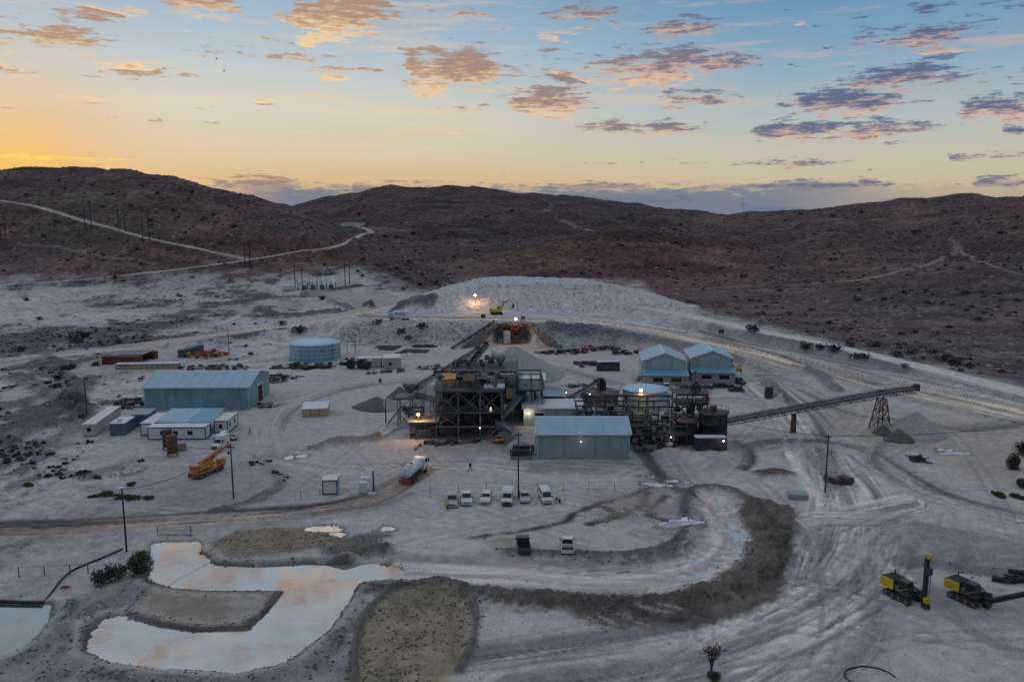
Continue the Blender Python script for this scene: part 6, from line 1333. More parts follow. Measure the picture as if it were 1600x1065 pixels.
MB().lathe([(.3, 0), (.35, 1.9), (.2, 2.2)], (4.6, 2.3, 9.8), 12).build('distributor', MT['dsteel'], T); MB().box(6.2, 7.0, -.4, .5, 8.0, 9.2).build('red_panel', MT['redbright'], T); clutter(T, .4, 6.4, .4, 4.2, 4.2, 5.6, 9, ('dsteel', 'steel', 'bsteel', 'black')); clutter(T, .4, 6.4, .4, 4.2, .2, 2, 8, ('dsteel', 'black', 'steel'))
t = round_tank('leach_tank', 'black round leach tank at the east end of the plant', (42.8, 165.6, .1), 3.0, 6.4, MT['dsteel'], MT['dsteel'], 30, 3, .1)
MB().lathe([(3.3, 6.35), (3.3, 6.45)], n=24).build('top_deck', MT['dsteel'], t); m = MB()
for i in range(16):
    a = i / 16 * 2 * math.pi; b = (i + 1) / 16 * 2 * math.pi; m.tube((3.25 * math.cos(a), 3.25 * math.sin(a), 6.4), (3.25 * math.cos(a), 3.25 * math.sin(a), 7.4), .04, n=4); m.tube((3.25 * math.cos(a), 3.25 * math.sin(a), 7.4), (3.25 * math.cos(b), 3.25 * math.sin(b), 7.4), .04, n=4)
m.build('handrail', MT['dsteel'], t); MB().box(-.6, .6, -.6, .6, 6.5, 7.8).build('agitator_drive', MT['rusty'], t)
round_tank('leach_tank', 'smaller dark leach tank left of the black one', (37.2, 165.2, .1), 2.2, 4.6, MT['dsteel'], MT['rusty'], 24, 2, .1)
t = thing('pipe_bridge', 'dark pipe bridge crossing in front of the blue process tank', 'pipe bridge', (24.5, 184.5, .1), R(-3))
for i, (a, r) in enumerate(((0, .22), (.6, .16), (1.1, .28), (1.6, .14))): MB().tube((-3, a, 5.6), (13.0, a, 5.6), r, n=8).build('pipe', MT[('dsteel', 'rusty', 'bsteel', 'steel')[i]], t)
for a in (-2.5, 2.5, 7.5, 12.5):
    for b in (-.3, 1.9): MB().box(a - .1, a + .1, b - .1, b + .1, -.3, 5.5).build('post', MT['dsteel'], t)
    MB().box(a - .1, a + .1, -.5, 2.1, 5.2, 5.35).build('cross_beam', MT['dsteel'], t)
t = thing('filter_plant', 'cluttered filter plant of rusty vessels and frames before the pipe bridge', 'filter plant', (26.0, 176.5, .1), 0)
clutter(t, 0, 11, 0, 6, 0, 2.6, 34, ('dsteel', 'rusty', 'dsteel', 'steel', 'tan', 'white', 'black'), 1.2)
for a in (0, 3.6, 7.2, 10.8):
    for b in (0, 6): MB().box(a - .12, a + .12, b - .12, b + .12, -.3, 5).build('column', MT['dsteel'], t)
for b in (0, 6): MB().box(-.1, 10.9, b - .1, b + .1, 4.7, 5.0).build('beam', MT['dsteel'], t)
# --- stacker conveyor to the east and its trestle
conveyor('long black stacker conveyor rising to the east trestle', (44.6, 170.0, 3.4), (82.5, 174.8, 9.0), 1.3, 1.3, 'dsteel', (), False)
conveyor('level head section of the stacker conveyor above the grey cone', (82.5, 174.8, 9.05), (90.6, 176.0, 9.7), 1.3, 1.3, 'dsteel', (), True)
def trestle(label, x, y, h, w0, w1):
    t = thing('trestle', label, 'trestle', (x, y, gz(x, y)), R(7))
    for a in (-1, 1):
        for b in (-1, 1): MB().beam((a * w0, b * w0, -.4), (a * w1, b * w1, h), .2).build('leg', MT['rusty'], t)
    n = max(2, int(h / 2))
    for i in range(n):
        za, zb = h * i / n, h * (i + 1) / n; wa = w0 + (w1 - w0) * i / n; wb = w0 + (w1 - w0) * (i + 1) / n
        for (p, q) in (((-1, -1), (1, -1)), ((1, -1), (1, 1)), ((1, 1), (-1, 1)), ((-1, 1), (-1, -1))):
            MB().beam((p[0] * wa, p[1] * wa, za), (q[0] * wb, q[1] * wb, zb), .11).build('brace', MT['rusty'], t); MB().beam((q[0] * wa, q[1] * wa, za), (p[0] * wb, p[1] * wb, zb), .11).build('brace', MT['rusty'], t); MB().beam((p[0] * wb, p[1] * wb, zb - .05), (q[0] * wb, q[1] * wb, zb - .05), .12).build('beam', MT['rusty'], t)
    return t
trestle('tall rusty lattice trestle under the stacker conveyor head', 82.8, 174.8, 7.3, 1.7, .7); trestle('thin low trestle at the middle of the stacker conveyor', 62.4, 172.3, 4.4, .4, .3)
# --- crusher wall on the rock pad
t = thing('crusher_wall', 'stepped stone wing walls either side of the tip', 'wall', (0, 0, 0))
for s in (-1, 1):
    for i in range(6):
        a0, a1 = 5.4 + i * 2.1, 5.4 + (i + 1) * 2.1; y0, y1 = 298.6 - i * 2.3, 298.6 - (i + 1) * 2.3
        MB().hexa([(s * a0, y0, -.5), (s * a1, y1, -.5), (s * a1 + s * .3, y1 + 1.2, -.5), (s * a0 + s * .3, y0 + 1.2, -.5), (s * a0, y0, 7.6 - i * 1.25), (s * a1, y1, 7.6 - i * 1.25), (s * a1 + s * .3, y1 + 1.2, 7.6 - i * 1.25), (s * a0 + s * .3, y0 + 1.2, 7.6 - i * 1.25)][::1 if s > 0 else 1]).build('wall_step', MT['gabion'], t)
MB().box(-5.5, 5.5, 299.4, 300.4, -.5, 7.2).build('back_wall', MT['gabion'], t)
T = frame_tower('jaw_crusher', 'rusty crusher frame with cream feed chute in the wall recess', -3.4, 294.5, [0, 3.4, 6.8], [0, 4.0], [3.4, 6.8], MT['rusty'], 'crusher', decks=(6.85,), rails=(6.9,), braces=[('f', 1, 1)], cw=.3)
MB().box(.3, 2.8, -.3, .3, .3, 5.2).build('feed_chute', MT['cream'], T); hopper(T, 'tip_hopper', MT['rusty'], (3.4, 2.2), 2.4, 1.0, 7.2, 4.2); MB().box(3.8, 6.2, .2, 2.4, .2, 3.0).build('crusher_body', MT['rusty'], T, bevel=.1); MB().box(3.0, 6.2, -.2, .1, 5.6, 6.6).build('red_guard', MT['redbright'], T)
conveyor('thin conveyor running up the western wing of the crusher wall', (-21.6, 284.0, .6), (-7.0, 300.5, 8.0), .7, .5, 'dsteel', (), False, walkway=False)

# ------------------------------------------------------------------ cones of stone and fines
def cone(label, x, y, r, h, mat, seed, sx=1.0, sy=1.0, name='stone_heap', z=None):
    rr = random.Random(seed); n, k = 40, 16; vs = [(0, 0, h * .97)]; fs = []
    ph = [rr.uniform(0, 6.3) for _ in range(6)]
    for j in range(1, k + 1):
        f = j / k
        for i in range(n):
            a = i / n * 2 * math.pi; lob = 1 + .07 * math.sin(2 * a + ph[0]) + .05 * math.sin(3 * a + ph[1]) + .025 * math.sin(7 * a + ph[2])
            rad = r * f * lob; z_ = h * (1 - f) if f > .12 else h * (1 - f * .75 - .03)
            z_ += h * .02 * math.sin(5 * a + ph[3] + f * 4) * (1 - f) + rr.uniform(-.05, .05) - (.35 if j == k else 0)
            vs.append((rad * math.cos(a) * sx, rad * math.sin(a) * sy, z_))
    fs += [(0, 1 + i, 1 + (i + 1) % n) for i in range(n)]
    for j in range(k - 1): fs += [(1 + j * n + i, 1 + (j + 1) * n + i, 1 + (j + 1) * n + (i + 1) % n, 1 + j * n + (i + 1) % n) for i in range(n)]
    o = MB().add(vs, fs).build(name, mat, None, True); o.location = (x, y, (gz(x, y) if z is None else z)); return tag(o, label, 'heap')
cone('largest grey crushed stone cone, below the crusher wall', 0.5, 236, 15.5, 9.4, MT['gravel'], 1)
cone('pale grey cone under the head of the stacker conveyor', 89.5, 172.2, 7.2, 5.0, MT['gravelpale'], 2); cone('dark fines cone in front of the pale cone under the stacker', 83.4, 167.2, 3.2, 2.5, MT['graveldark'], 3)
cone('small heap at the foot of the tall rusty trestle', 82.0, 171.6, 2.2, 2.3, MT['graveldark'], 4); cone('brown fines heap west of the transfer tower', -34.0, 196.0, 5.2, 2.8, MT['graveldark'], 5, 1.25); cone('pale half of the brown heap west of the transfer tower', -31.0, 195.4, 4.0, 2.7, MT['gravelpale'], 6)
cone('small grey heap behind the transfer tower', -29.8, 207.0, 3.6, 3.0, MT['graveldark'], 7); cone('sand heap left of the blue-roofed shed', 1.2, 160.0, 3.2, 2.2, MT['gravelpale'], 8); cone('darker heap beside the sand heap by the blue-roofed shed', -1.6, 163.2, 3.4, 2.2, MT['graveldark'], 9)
# racks by the sand heap
for i, (a, b, z) in enumerate(((-.4, 152.9, .1), (.1, 155.8, .1))):
    t = thing('screen_rack', ('black screen panel rack nearest the fence, by the sand heap', 'black screen panel rack behind the other, by the sand heap')[i], 'rack', (a, b, z)); MB().box(0, 4.4, 0, 1.2, .5, 1.7).build('panel_stack', MT['black'], t)
    for q in (.2, 4.0): MB().box(q, q + .2, -.1, 1.3, -.2, 2.0).build('post', MT['steel'], t)

# ------------------------------------------------------------------ lit lamps of the plant
lamp(loc=(-20.2, 168.0, 5.3), mat='lamp_warm', r=.28, power=500, col=(1, .55, .25), label='bright warm lamp on the feeder platform', parent_post=1.5)
lamp(loc=(1.4, 294.0, 9.6), mat='lamp_warm', r=.42, power=700, col=(1, .6, .25), label='orange lamp above the crusher in the stone wall', parent_post=2.6)
x, y, z = at(742, 486); lamp(loc=(x, y + 4, z + 6.2), mat='lamp_warm', r=.42, power=900, col=(1, .6, .3), label='orange lamp on a mast before the ore stockpile', parent_post=7.0, name='lamp_mast')
lamp(loc=(30.6, 186.0, 6.6), mat='lamp_warm', r=.34, power=450, col=(1, .55, .15), label='orange lamp between the thickener and the blue process tank', parent_post=6.6, name='lamp_mast')
for (p, lb) in (((-13.4, 180.2, 12.4), 'small white lamp on the steep conveyor'), ((-4.6, 168.4, 6.6), 'small white lamp at the corner of the screening tower'), ((13.2, 190.6, 5.0), 'small white lamp at the end of the dark-green shelter'), ((18.6, 187.0, 5.4), 'small white lamp at the foot of the tan thickener'), ((-6.8, 164.6, 3.2), 'small white lamp low on the screening tower front'), ((33.0, 161.0, 2.2), 'small white lamp on the pump gallery'), ((46.4, 167.8, 2.4), 'white lamp at the foot of the stacker conveyor')):
    lamp(loc=p, r=.11, power=14, label=lb)

# ------------------------------------------------------------------ poles and wires
def power_pole(label, u, v, h, arm=1.6, lampbox=False, group=None):
    x, y, z = at(u, v); t = thing('power_pole', label, 'pole', (x, y, z), R(rp.uniform(-20, 20)), group)
    MB().tube((0, 0, -.5), (0, 0, h), .15, .10, 8).build('mast', MT['pole'], t)
    if arm:
        MB().box(-arm / 2, arm / 2, -.08, .08, h - .6, h - .45).build('cross_arm', MT['pole'], t)
        for a in (-arm / 2 + .1, 0, arm / 2 - .1): MB().tube((a, 0, h - .45), (a, 0, h - .2), .05, n=6).build('insulator', MT['dsteel'], t)
    if lampbox: MB().box(-.25, .25, -.7, .1, h - .1, h + .1).build('lamp_head', MT['trim'], t)
    return (x, y, z + h - .3)
def h_pole(label, u, v, h, s=3.0, group=None):
    x, y, z = at(u, v); t = thing('power_pole', label, 'pole', (x, y, z), R(15), group)
    for a in (-s / 2, s / 2): MB().tube((a, 0, -1), (a, 0, h), .26, .2, 8).build('mast', MT['pole'], t)
    MB().box(-s / 2 - 1.2, s / 2 + 1.2, -.14, .14, h - 1.4, h - 1.1).build('cross_arm', MT['pole'], t); MB().beam((-s / 2, .2, h - 6), (s / 2, .2, h - 2), .14).build('brace', MT['pole'], t)
    return (x, y, z + h - 1.2)
def wire(label, p, q, sag=1.0, r=.045):
    pts = [(p[0] + (q[0] - p[0]) * i / 14, p[1] + (q[1] - p[1]) * i / 14, p[2] + (q[2] - p[2]) * i / 14 - sag * 4 * (i / 14) * (1 - i / 14)) for i in range(15)]
    o = MB().path(pts, r, 5).build('overhead_wire', MT['wire'], None); return tag(o, label, 'wire')
pa = power_pole('tall dark pole with a lamp box beside the pond shrubs', 198, 861, 9.6, 0, True)
pb = power_pole('dark timber pole right of the orange crane', 365, 779, 9.6, 1.4)
pc = power_pole('dark timber pole behind the row of parked cars', 810, 776, 11.5, 1.2)
pd = power_pole('dark timber pole on the pale ground east of the plant', 1289, 769, 10.5, 1.2)
pe = power_pole('thin dark pole west of the warehouse', 136, 648, 9.0, 0); pf = power_pole('thin lamp pole beside the orange pipe heap', 358, 552, 9.6, 0, True)
power_pole('short timber post beside the transfer tower', 603, 661, 6.0, 0); power_pole('bare pole near the kiosk', 584, 766, 3.6, 0); power_pole('thin grey pole near the workshops', 1085, 618, 7.0, .8)
gh = 'twin-pole masts on the hill'
h_pole('twin-pole mast just below the upper hill road', 229, 381, 22, 4, gh); h_pole('twin-pole mast standing on the upper hill road', 138, 357, 19, 4, gh); h_pole('small far twin-pole mast above the upper hill road', 191, 361, 15, 4, gh); h_pole('twin-pole mast where the two hill roads meet', 387, 418, 16, 3, gh); h_pole('twin-pole mast at the left edge of the hill', 6, 378, 20, 3, gh)
wire('overhead wire running west from the pole by the crane', pb, (-70, 152, 5.5), 1.4); wire('overhead wire running west from the eastern pole', pd, (40.2, 160.5, 7.4), .8); wire('overhead wire from the eastern pole to the edge of the yard', pd, (108, 150, 9.5), 1.2); wire('overhead wire from the pole behind the cars to the grey shed', pc, (5.5, 152.6, 4.6), .5, .025)
wire('sagging wire from the pond pole to the pole by the crane', pa, pb, 1.4)

# ------------------------------------------------------------------ fences
def fence(label, pts, h=1.6, step=4.0, wires=3, mat='pole', pr=.06):
    P = [at(*p) for p in pts]; t = thing('wire_fence', label, 'fence', P[0])
    o = Vector(P[0]); line = []
    for a, b in zip(P[:-1], P[1:]):
        n = max(1, int(math.hypot(b[0] - a[0], b[1] - a[1]) / step))
        for i in range(n): x, y = a[0] + (b[0] - a[0]) * i / n, a[1] + (b[1] - a[1]) * i / n; line.append(Vector((x, y, gz(x, y))) - o)
    line.append(Vector(P[-1]) - o)
    for q in line: MB().tube(q - Vector((0, 0, .3)), q + Vector((0, 0, h)), pr, n=6).build('post', MT[mat], t)
    for k in range(wires):
        z = h * (k + 1) / wires - .05; MB().path([q + Vector((0, 0, z)) for q in line], .015, 4).build('fence_wire', MT['wire'], t)
fence('wire fence running behind the row of parked cars', [(672, 774), (760, 770), (880, 770), (960, 768), (1040, 766)], 1.8, 4, 3, 'steel', .05)
fence('wire fence between the kiosk and the crane track', [(470, 780), (500, 776)], 1.6, 3, 3, 'steel', .05); fence('fence posts with dark rail beside the far left pond', [(30, 902), (70, 900), (110, 898), (138, 896)], 1.5, 5, 1); fence('low rail over the culvert by the pond', [(246, 832), (298, 831)], 1.0, 5, 2, 'dsteel')
t = thing('pipeline', 'dark pipe curving from the far left pond up to the pole', 'pipe', (0, 0, 0)); pts = [at(u, v) for u, v in ((66, 944), (82, 925), (95, 908), (112, 893), (140, 880), (165, 870), (192, 858))]; pts = [(x, y, z + .15) for x, y, z in smooth(pts, 4)]; MB().path(pts, .13, 6).build('pipe', MT['black'], t)
t = thing('pipeline', 'dark pipe along the edge of the far left pond', 'pipe', (0, 0, 0)); pts = [at(u, v) for u, v in ((-30, 940), (0, 942), (35, 944), (66, 944))]; MB().path([(x, y, z + .3) for x, y, z in pts], .2, 6).build('pipe', MT['black'], t)
t = thing('hose_ring', 'black hose lying in a wide loop on the pale floor', 'hose', (0, 0, 0)); cx, cy, _ = at(1360, 1058); MB().path([(cx + 2.6 * math.cos(a), cy + 2.0 * math.sin(a), gz(cx + 2.6 * math.cos(a), cy + 2.0 * math.sin(a)) + .08) for a in [i * 2 * math.pi / 36 for i in range(34)]], .07, 6).build('hose', MT['black'], t)

# ------------------------------------------------------------------ substation on its levelled pad
x, y, z = at(500, 452)
t = thing('substation', 'small fenced substation with dark transformers below the hill', 'substation', (x, y, z), R(10))
for i in range(9): MB().tube((-12 + i * 2.6, rp.uniform(-2, 2), 0), (-12 + i * 2.6, rp.uniform(-2, 2), rp.uniform(3, 5.2)), .35, .25, 8).build('insulator_column', MT['bsteel'], t)
for i in range(4): MB().box(-10 + i * 5, -7.5 + i * 5, -1.5, 1.5, 0, 2.6).build('transformer', MT['bsteel'], t, bevel=.1)
for a, h in ((-14, 14), (-10, 12), (14, 16), (16.5, 15)): MB().tube((a, 4, 0), (a, 4, h), .28, .2, 7).build('mast', MT['pole'], t)
MB().box(-14.5, -9.5, 3.9, 4.1, 10.6, 10.9).build('cross_arm', MT['pole'], t); MB().box(13.5, 17, 3.9, 4.1, 13.4, 13.7).build('cross_arm', MT['pole'], t)
for a in (-6, 0): MB().tube((a, 6, 0), (a, 6, 17), .12, .06, 6).build('lightning_mast', MT['steel'], t)
MB().box(-20, -14, -2, 2, 0, 2.6).build('switch_hut', MT['white'], t)

# ------------------------------------------------------------------ heaps of scrap, stores and small gear
def scrap(label, u, v, rx, ry, n, mats, seed, name='scrap_heap', cat='scrap', hmax=1.0, lng=2.5):
    rr = random.Random(seed); x, y, z = at(u, v); t = thing(name, label, cat, (x, y, z), rr.uniform(0, .3))
    for i in range(n):
        a, r = rr.uniform(0, 6.28), math.sqrt(rr.random()); px_, py_ = r * rx * math.cos(a), r * ry * math.sin(a); zz = gz(x + px_, y + py_) - z; m = MT[rr.choice(mats)]; k = rr.random(); q = rr.uniform(0, 3.14); hz = rr.random() * hmax * (1 - r * .6)
        if k < .45: MB().beam((px_ - math.cos(q) * rr.uniform(.5, lng), py_ - math.sin(q) * rr.uniform(.5, lng), zz + .1 + hz), (px_ + math.cos(q) * rr.uniform(.5, lng), py_ + math.sin(q) * rr.uniform(.5, lng), zz + .15 + hz * .7), rr.uniform(.12, .4)).build('beam', m, t)
        elif k < .75: s = rr.uniform(.4, 1.1); MB().box(-s, s, -s * .7, s * .7, -.2, s * rr.uniform(.5, 1.1)).build('crate', m, t, loc=(px_, py_, zz + hz * .5), rz=q)
        elif k < .9: MB().tube((px_ - math.cos(q), py_ - math.sin(q), zz + .3 + hz), (px_ + math.cos(q), py_ + math.sin(q), zz + .3 + hz), rr.uniform(.15, .45), n=9).build('pipe', m, t)
        else: MB().lathe([(.35, 0), (.62, .05), (.66, .25), (.62, .42), (.35, .46)], (px_, py_, zz + hz), 12, False).build('tyre', MT['black'], t)
    return t
D, S_ = ('dsteel', 'black', 'dsteel', 'rusty'), ('dsteel', 'steel', 'black', 'wall_grey')
scrap('long dark heap of scrap steel below the round water tank', 478, 574, 11, 4.0, 60, D, 1, hmax=1.3); scrap('heap of bright orange pipes beside the green container', 325, 556, 6.5, 6, 60, ('orange', 'redbright', 'orange', 'rusty'), 2, 'pipe_heap', 'pipes', 2.2); scrap('dark scrap strewn behind the warehouse roof', 335, 577, 12, 5, 46, D, 3)
scrap('scrap pile at the east wall of the warehouse', 437, 592, 5, 7, 30, D, 4); scrap('dark heap of tyres and drums at the west corner of the warehouse', 208, 632, 4.5, 5, 34, ('dsteel', 'black', 'tan', 'bsteel'), 5, hmax=1.6); scrap('dark loaded skip west of the red containers', 106, 576, 2.2, 2, 16, ('dsteel', 'rusty', 'black'), 6, hmax=1.8)
scrap('row of dark and red scrap under the crusher embankment', 880, 551, 10, 4, 50, ('dsteel', 'redbright', 'steel', 'black'), 7); scrap('orange machine parts at the back of the scrap yard', 938, 546, 8, 4, 34, ('orange', 'dsteel', 'black', 'orange'), 8, hmax=2.2); scrap('dark steel sections lying left of the dark container', 925, 570, 6, 4, 30, D, 9); scrap('strewn scrap between the scrap yard and the workshops', 985, 552, 6, 4, 26, ('dsteel', 'orange', 'black', 'steel'), 10, hmax=1.4)
scrap('row of dark parts in front of the right workshop', 1110, 606, 9, 1.6, 40, ('dsteel', 'black', 'navy', 'bsteel'), 11, hmax=.8); scrap('yellow parts beside the right workshop', 1150, 578, 1.6, 2.4, 10, ('yellow', 'amber', 'dsteel'), 12, hmax=1.6); scrap('tan pallets beside the left workshop', 1008, 594, 3, 2.5, 14, ('cream', 'tan', 'steel'), 13, hmax=.4)
scrap('scattered pipes and steel between cabin and water tank', 560, 566, 7, 6, 26, S_, 14, hmax=.4); scrap('loose steel frames behind the laydown cabins', 690, 575, 9, 5, 20, S_, 15, hmax=.4); scrap('dark wheeled gear beside the pale ground pole', 1310, 752, 2.2, 1.5, 12, ('dsteel', 'rusty', 'black'), 16, hmax=1.2); scrap('dark burnt-looking equipment lump near the stacker cones', 1432, 720, 1.6, 1.3, 10, ('black', 'dsteel'), 17, hmax=1.2)
scrap('dark steel beam stack at the right edge by the drill rigs', 1590, 906, 3.0, .6, 10, ('black', 'dsteel'), 18, hmax=.5, lng=4); scrap('scrap and offcuts along the foot of the screening tower', 700, 692, 7, 1.2, 26, ('dsteel', 'rusty', 'steel'), 19, hmax=.5); scrap('white and dark offcuts below the pump gallery', 1020, 700, 6, 1.2, 22, ('white', 'dsteel', 'steel', 'black'), 20, hmax=.4); scrap('red safety drums and parts at the corner of the screening tower', 783, 690, 1.8, 1.6, 14, ('redbright', 'orange', 'dsteel'), 21, hmax=1.2)
scrap('low rusty parts in front of the cream cabin in the laydown yard', 600, 582, 6, .8, 14, ('rusty', 'tan', 'dsteel'), 22, hmax=.3); scrap('grey rubble and blocks beside the warehouse track', 415, 634, 3, 2, 14, ('steel', 'concrete', 'contblue'), 23, hmax=.3); scrap('dark debris on the pale slope west of the red containers', 70, 600, 10, 4, 16, ('dsteel', 'black'), 24, hmax=.4)
scrap('small parts beside the water stain north of the mill', 905, 603, 4, 2, 10, S_, 25, hmax=.4)
ORD = ('first', 'second', 'third', 'fourth', 'fifth', 'sixth', 'seventh', 'eighth', 'ninth', 'tenth', 'eleventh', 'twelfth', 'thirteenth', 'fourteenth', 'fifteenth', 'sixteenth', 'seventeenth', 'eighteenth', 'nineteenth', 'twentieth')
# black mats laid out behind the laydown yard
for i, (u, v, a, b) in enumerate(sorted(((600, 541, 3, 3.4), (611, 542, 4, 3.6), (641, 548, 3.4, 3), (657, 549, 3, 3), (662, 539, 4, 3), (674, 541, 2.6, 2), (607, 545, 3.4, 2.6), (628, 551, 2.4, 1.2)))):
    x, y, z = at(u, v); o = MB().hexa([(-a, -b, -.1), (a * .8, -b, -.1), (a, b, -.1), (-a * .7, b, -.1), (-a, -b, .18), (a * .8, -b, .18), (a, b, .22), (-a * .7, b, .2)]).build('rubber_mat', MT['black'], None, loc=(x, y, z)); tag(o, f'black rubber mat behind the laydown cabins, {ORD[i]} of eight from the left', 'mat', 'black mats behind the laydown yard')
# brown cage baskets by the offices
for i, (u, v, lb) in enumerate(((263, 702, 'tall brown wire basket stack nearer the office cabin'), (270, 712, 'tall brown wire basket stack nearer the orange crane'))):
    x, y, z = at(u, v); t = thing('basket_stack', lb, 'basket', (x, y, z), R(20 + 12 * i))
    for k in range(3): MB().box(-.9, .9, -.7, .7, .6 + k * 1.25, 1.75 + k * 1.25).build('basket', MT['wood'], t)
    for k in range(3):
        m = MB()
        for j in range(6): m.box(-.95 + j * .36, -.87 + j * .36, -.74, .74, .58 + k * 1.25, 1.77 + k * 1.25)
        m.build('slats', MT['rusty'], t)
    for a in (-.9, .9):
        for b in (-.6, .6): MB().tube((a, b, -.3), (a, b, .6), .07, n=6).build('leg', MT['wood'], t)
x, y, z = at(283, 703); t = thing('timber_crate', 'pale timber crate beside the brown basket stacks', 'crate', (x, y, z), R(25)); MB().box(-1, 1, -.8, .8, .1, 1.2).build('box', MT['wood'], t)
for k in range(3): MB().box(-1.04, 1.04, -.84, .84, .2 + k * .36, .42 + k * .36).build('slat', MT['woodpale'], t)
x, y, z = at(1246, 777); t = thing('pallet_stack', 'stack of grey-blue panels on the ground east of the channel', 'panels', (x, y, z), R(-8))
for k in range(3): MB().box(-1.6, 1.6, -1.1, 1.1, .1 + k * .28, .34 + k * .28).build('panel', MT['wall_grey'], t)
x, y, z = at(1201, 622); t = thing('waste_bin', 'dark round bin at the foot of the haul road bank', 'bin', (x, y, z)); MB().lathe([(1.1, -.2), (1.15, 2.8), (1.05, 2.8), (1.0, .2)], n=16).build('shell', MT['dsteel'], t); MB().box(1.5, 3.6, -1.5, .4, -.2, 1.1).build('side_bin', MT['dsteel'], t)
x, y, z = at(594, 597); t = thing('red_drum', 'small red drum standing alone on the yard track', 'drum', (x, y, z)); MB().lathe([(.45, 0), (.47, .5), (.45, 1.0), (.4, 1.02)], n=14).build('shell', MT['redbright'], t); MB().lathe([(.46, .98), (.46, 1.08), (.1, 1.1)], n=14).build('lid', MT['dsteel'], t)
x, y, z = at(872, 783); t = thing('motorbike', 'small white and black motorbike standing right of the minivan', 'motorbike', (x, y, z), R(-70))
for a in (-.65, .65): w = MB().tube((a, -.06, .32), (a, .06, .32), .32, n=14).build('wheel', MT['black'], t)
MB().prism([(-.5, .5), (.4, .45), (.5, .85), (-.1, .95), (-.6, .8)], -.14, .14).build('body', MT['carwhite'], t, bevel=.05); MB().tube((.6, 0, .35), (.35, 0, 1.05), .04).build('fork', MT['steel'], t); MB().tube((.35, -.35, 1.08), (.35, .35, 1.08), .03).build('handlebar', MT['dsteel'], t)
x, y, z = at(573, 577); t = thing('mixer_drum', 'round black drum mixer on wheels in the laydown yard', 'mixer', (x, y, z)); MB().lathe([(.5, 0), (1.3, .6), (1.3, 1.8), (.5, 2.4)], (0, 0, .2), 16).build('drum', MT['black'], t, True); MB().lathe([(.3, 0), (.9, 1.0)], (.6, 2.4, 1.6), 12).build('chute', MT['white'], t)
x, y, z = at(580, 567); o = MB().lathe([(1.0, -.2), (1.1, .9), (.8, 1.6), (.2, 1.9)], n=18).build('poly_tank', mk('tank_green', (.09, .26, .2), .5), None, True, loc=(x, y, z)); tag(o, 'small green plastic tank in the laydown yard', 'tank')
x, y, z = at(565, 568); t = thing('light_dumper', 'tiny brown machine with white roof in the laydown yard', 'machine', (x, y, z)); MB().box(-.8, .8, -.7, .7, .3, 1.2).build('body', MT['rusty'], t, bevel=.05); MB().box(-.8, .8, -.7, .7, 1.9, 2.0).build('roof', MT['white'], t)
for a in (-.7, .7):
    for b in (-.6, .6): MB().tube((a, b, 1.1), (a, b, 1.9), .04, n=5).build('post', MT['dsteel'], t)
wheels(t, [(-.6, -.7), (-.6, .7), (.6, -.7), (.6, .7)], .35, .22)
x, y, z = at(549, 553); t = thing('gantry_frame', 'thin steel portal frame standing beside the water tank', 'frame', (x, y, z))
for a in (-1.4, 1.4): MB().tube((a, 0, -.2), (a, 0, 4.6), .09, n=6).build('post', MT['dsteel'], t)
MB().tube((-1.4, 0, 4.6), (1.4, 0, 4.6), .09, n=6).build('beam', MT['dsteel'], t)
for u, v, lb in ((755, 500, 'dark signboard at the left of the tip edge'), (817, 503, 'grey post box right of the tip edge'), (1127, 524, 'small dark sign beside the haul road')):
    x, y, z = at(u, v); t = thing('sign_board', lb, 'sign', (x, y, z)); MB().box(-.9, .9, -.08, .08, .8, 2.3).build('board', MT['dsteel' if u != 817 else 'steel'], t); MB().box(-.7, -.55, -.05, .05, -.3, .8).box(.55, .7, -.05, .05, -.3, .8).build('post', MT['dsteel'], t)
x, y, z = at(102, 918); o = MB().hexa([(-.7, -.2, 0), (.5, -.3, 0), (.6, .3, 0), (-.5, .3, 0), (-.3, -.1, .35), (.2, -.1, .4), (.3, .1, .35), (-.2, .1, .3)]).build('red_tarp', MT['redbright'], None, loc=(x, y, z)); tag(o, 'small crumpled red cloth on the bank of the far left pond', 'cloth')
t = thing('boom_barrier', 'white barrier arm with raised post at the yard entrance', 'barrier', at(583, 772)); MB().tube((0, 0, 0), (0, 0, 4.2), .07, n=6).build('post', MT['steel'], t); MB().box(-.9, .4, -.3, .5, -.1, .25).build('base', MT['trim'], t); MB().tube((.9, .3, 0), (1.1, .3, 3.0), .05, n=6).build('arm', MT['trim'], t)
# birds
for u, v, lb in ((338, 92, 'tiny dark bird in the sky, upper of two'), (350, 111, 'tiny dark bird in the sky, lower of two')):
    x, y, z = at_y(u, v, 160); b = MB().add([(-.35, 0, .12), (0, .1, 0), (.35, 0, .12), (0, -.12, .02), (0, .3, 0), (0, -.3, 0)], [(0, 1, 3), (2, 3, 1), (4, 1, 3), (5, 3, 1)]).lathe([(.02, -.2), (.09, 0), (.02, .25)], (0, 0, 0), 6).build('bird', MT['charcoal'], None, loc=(x, y, z)); tag(b, lb, 'bird')

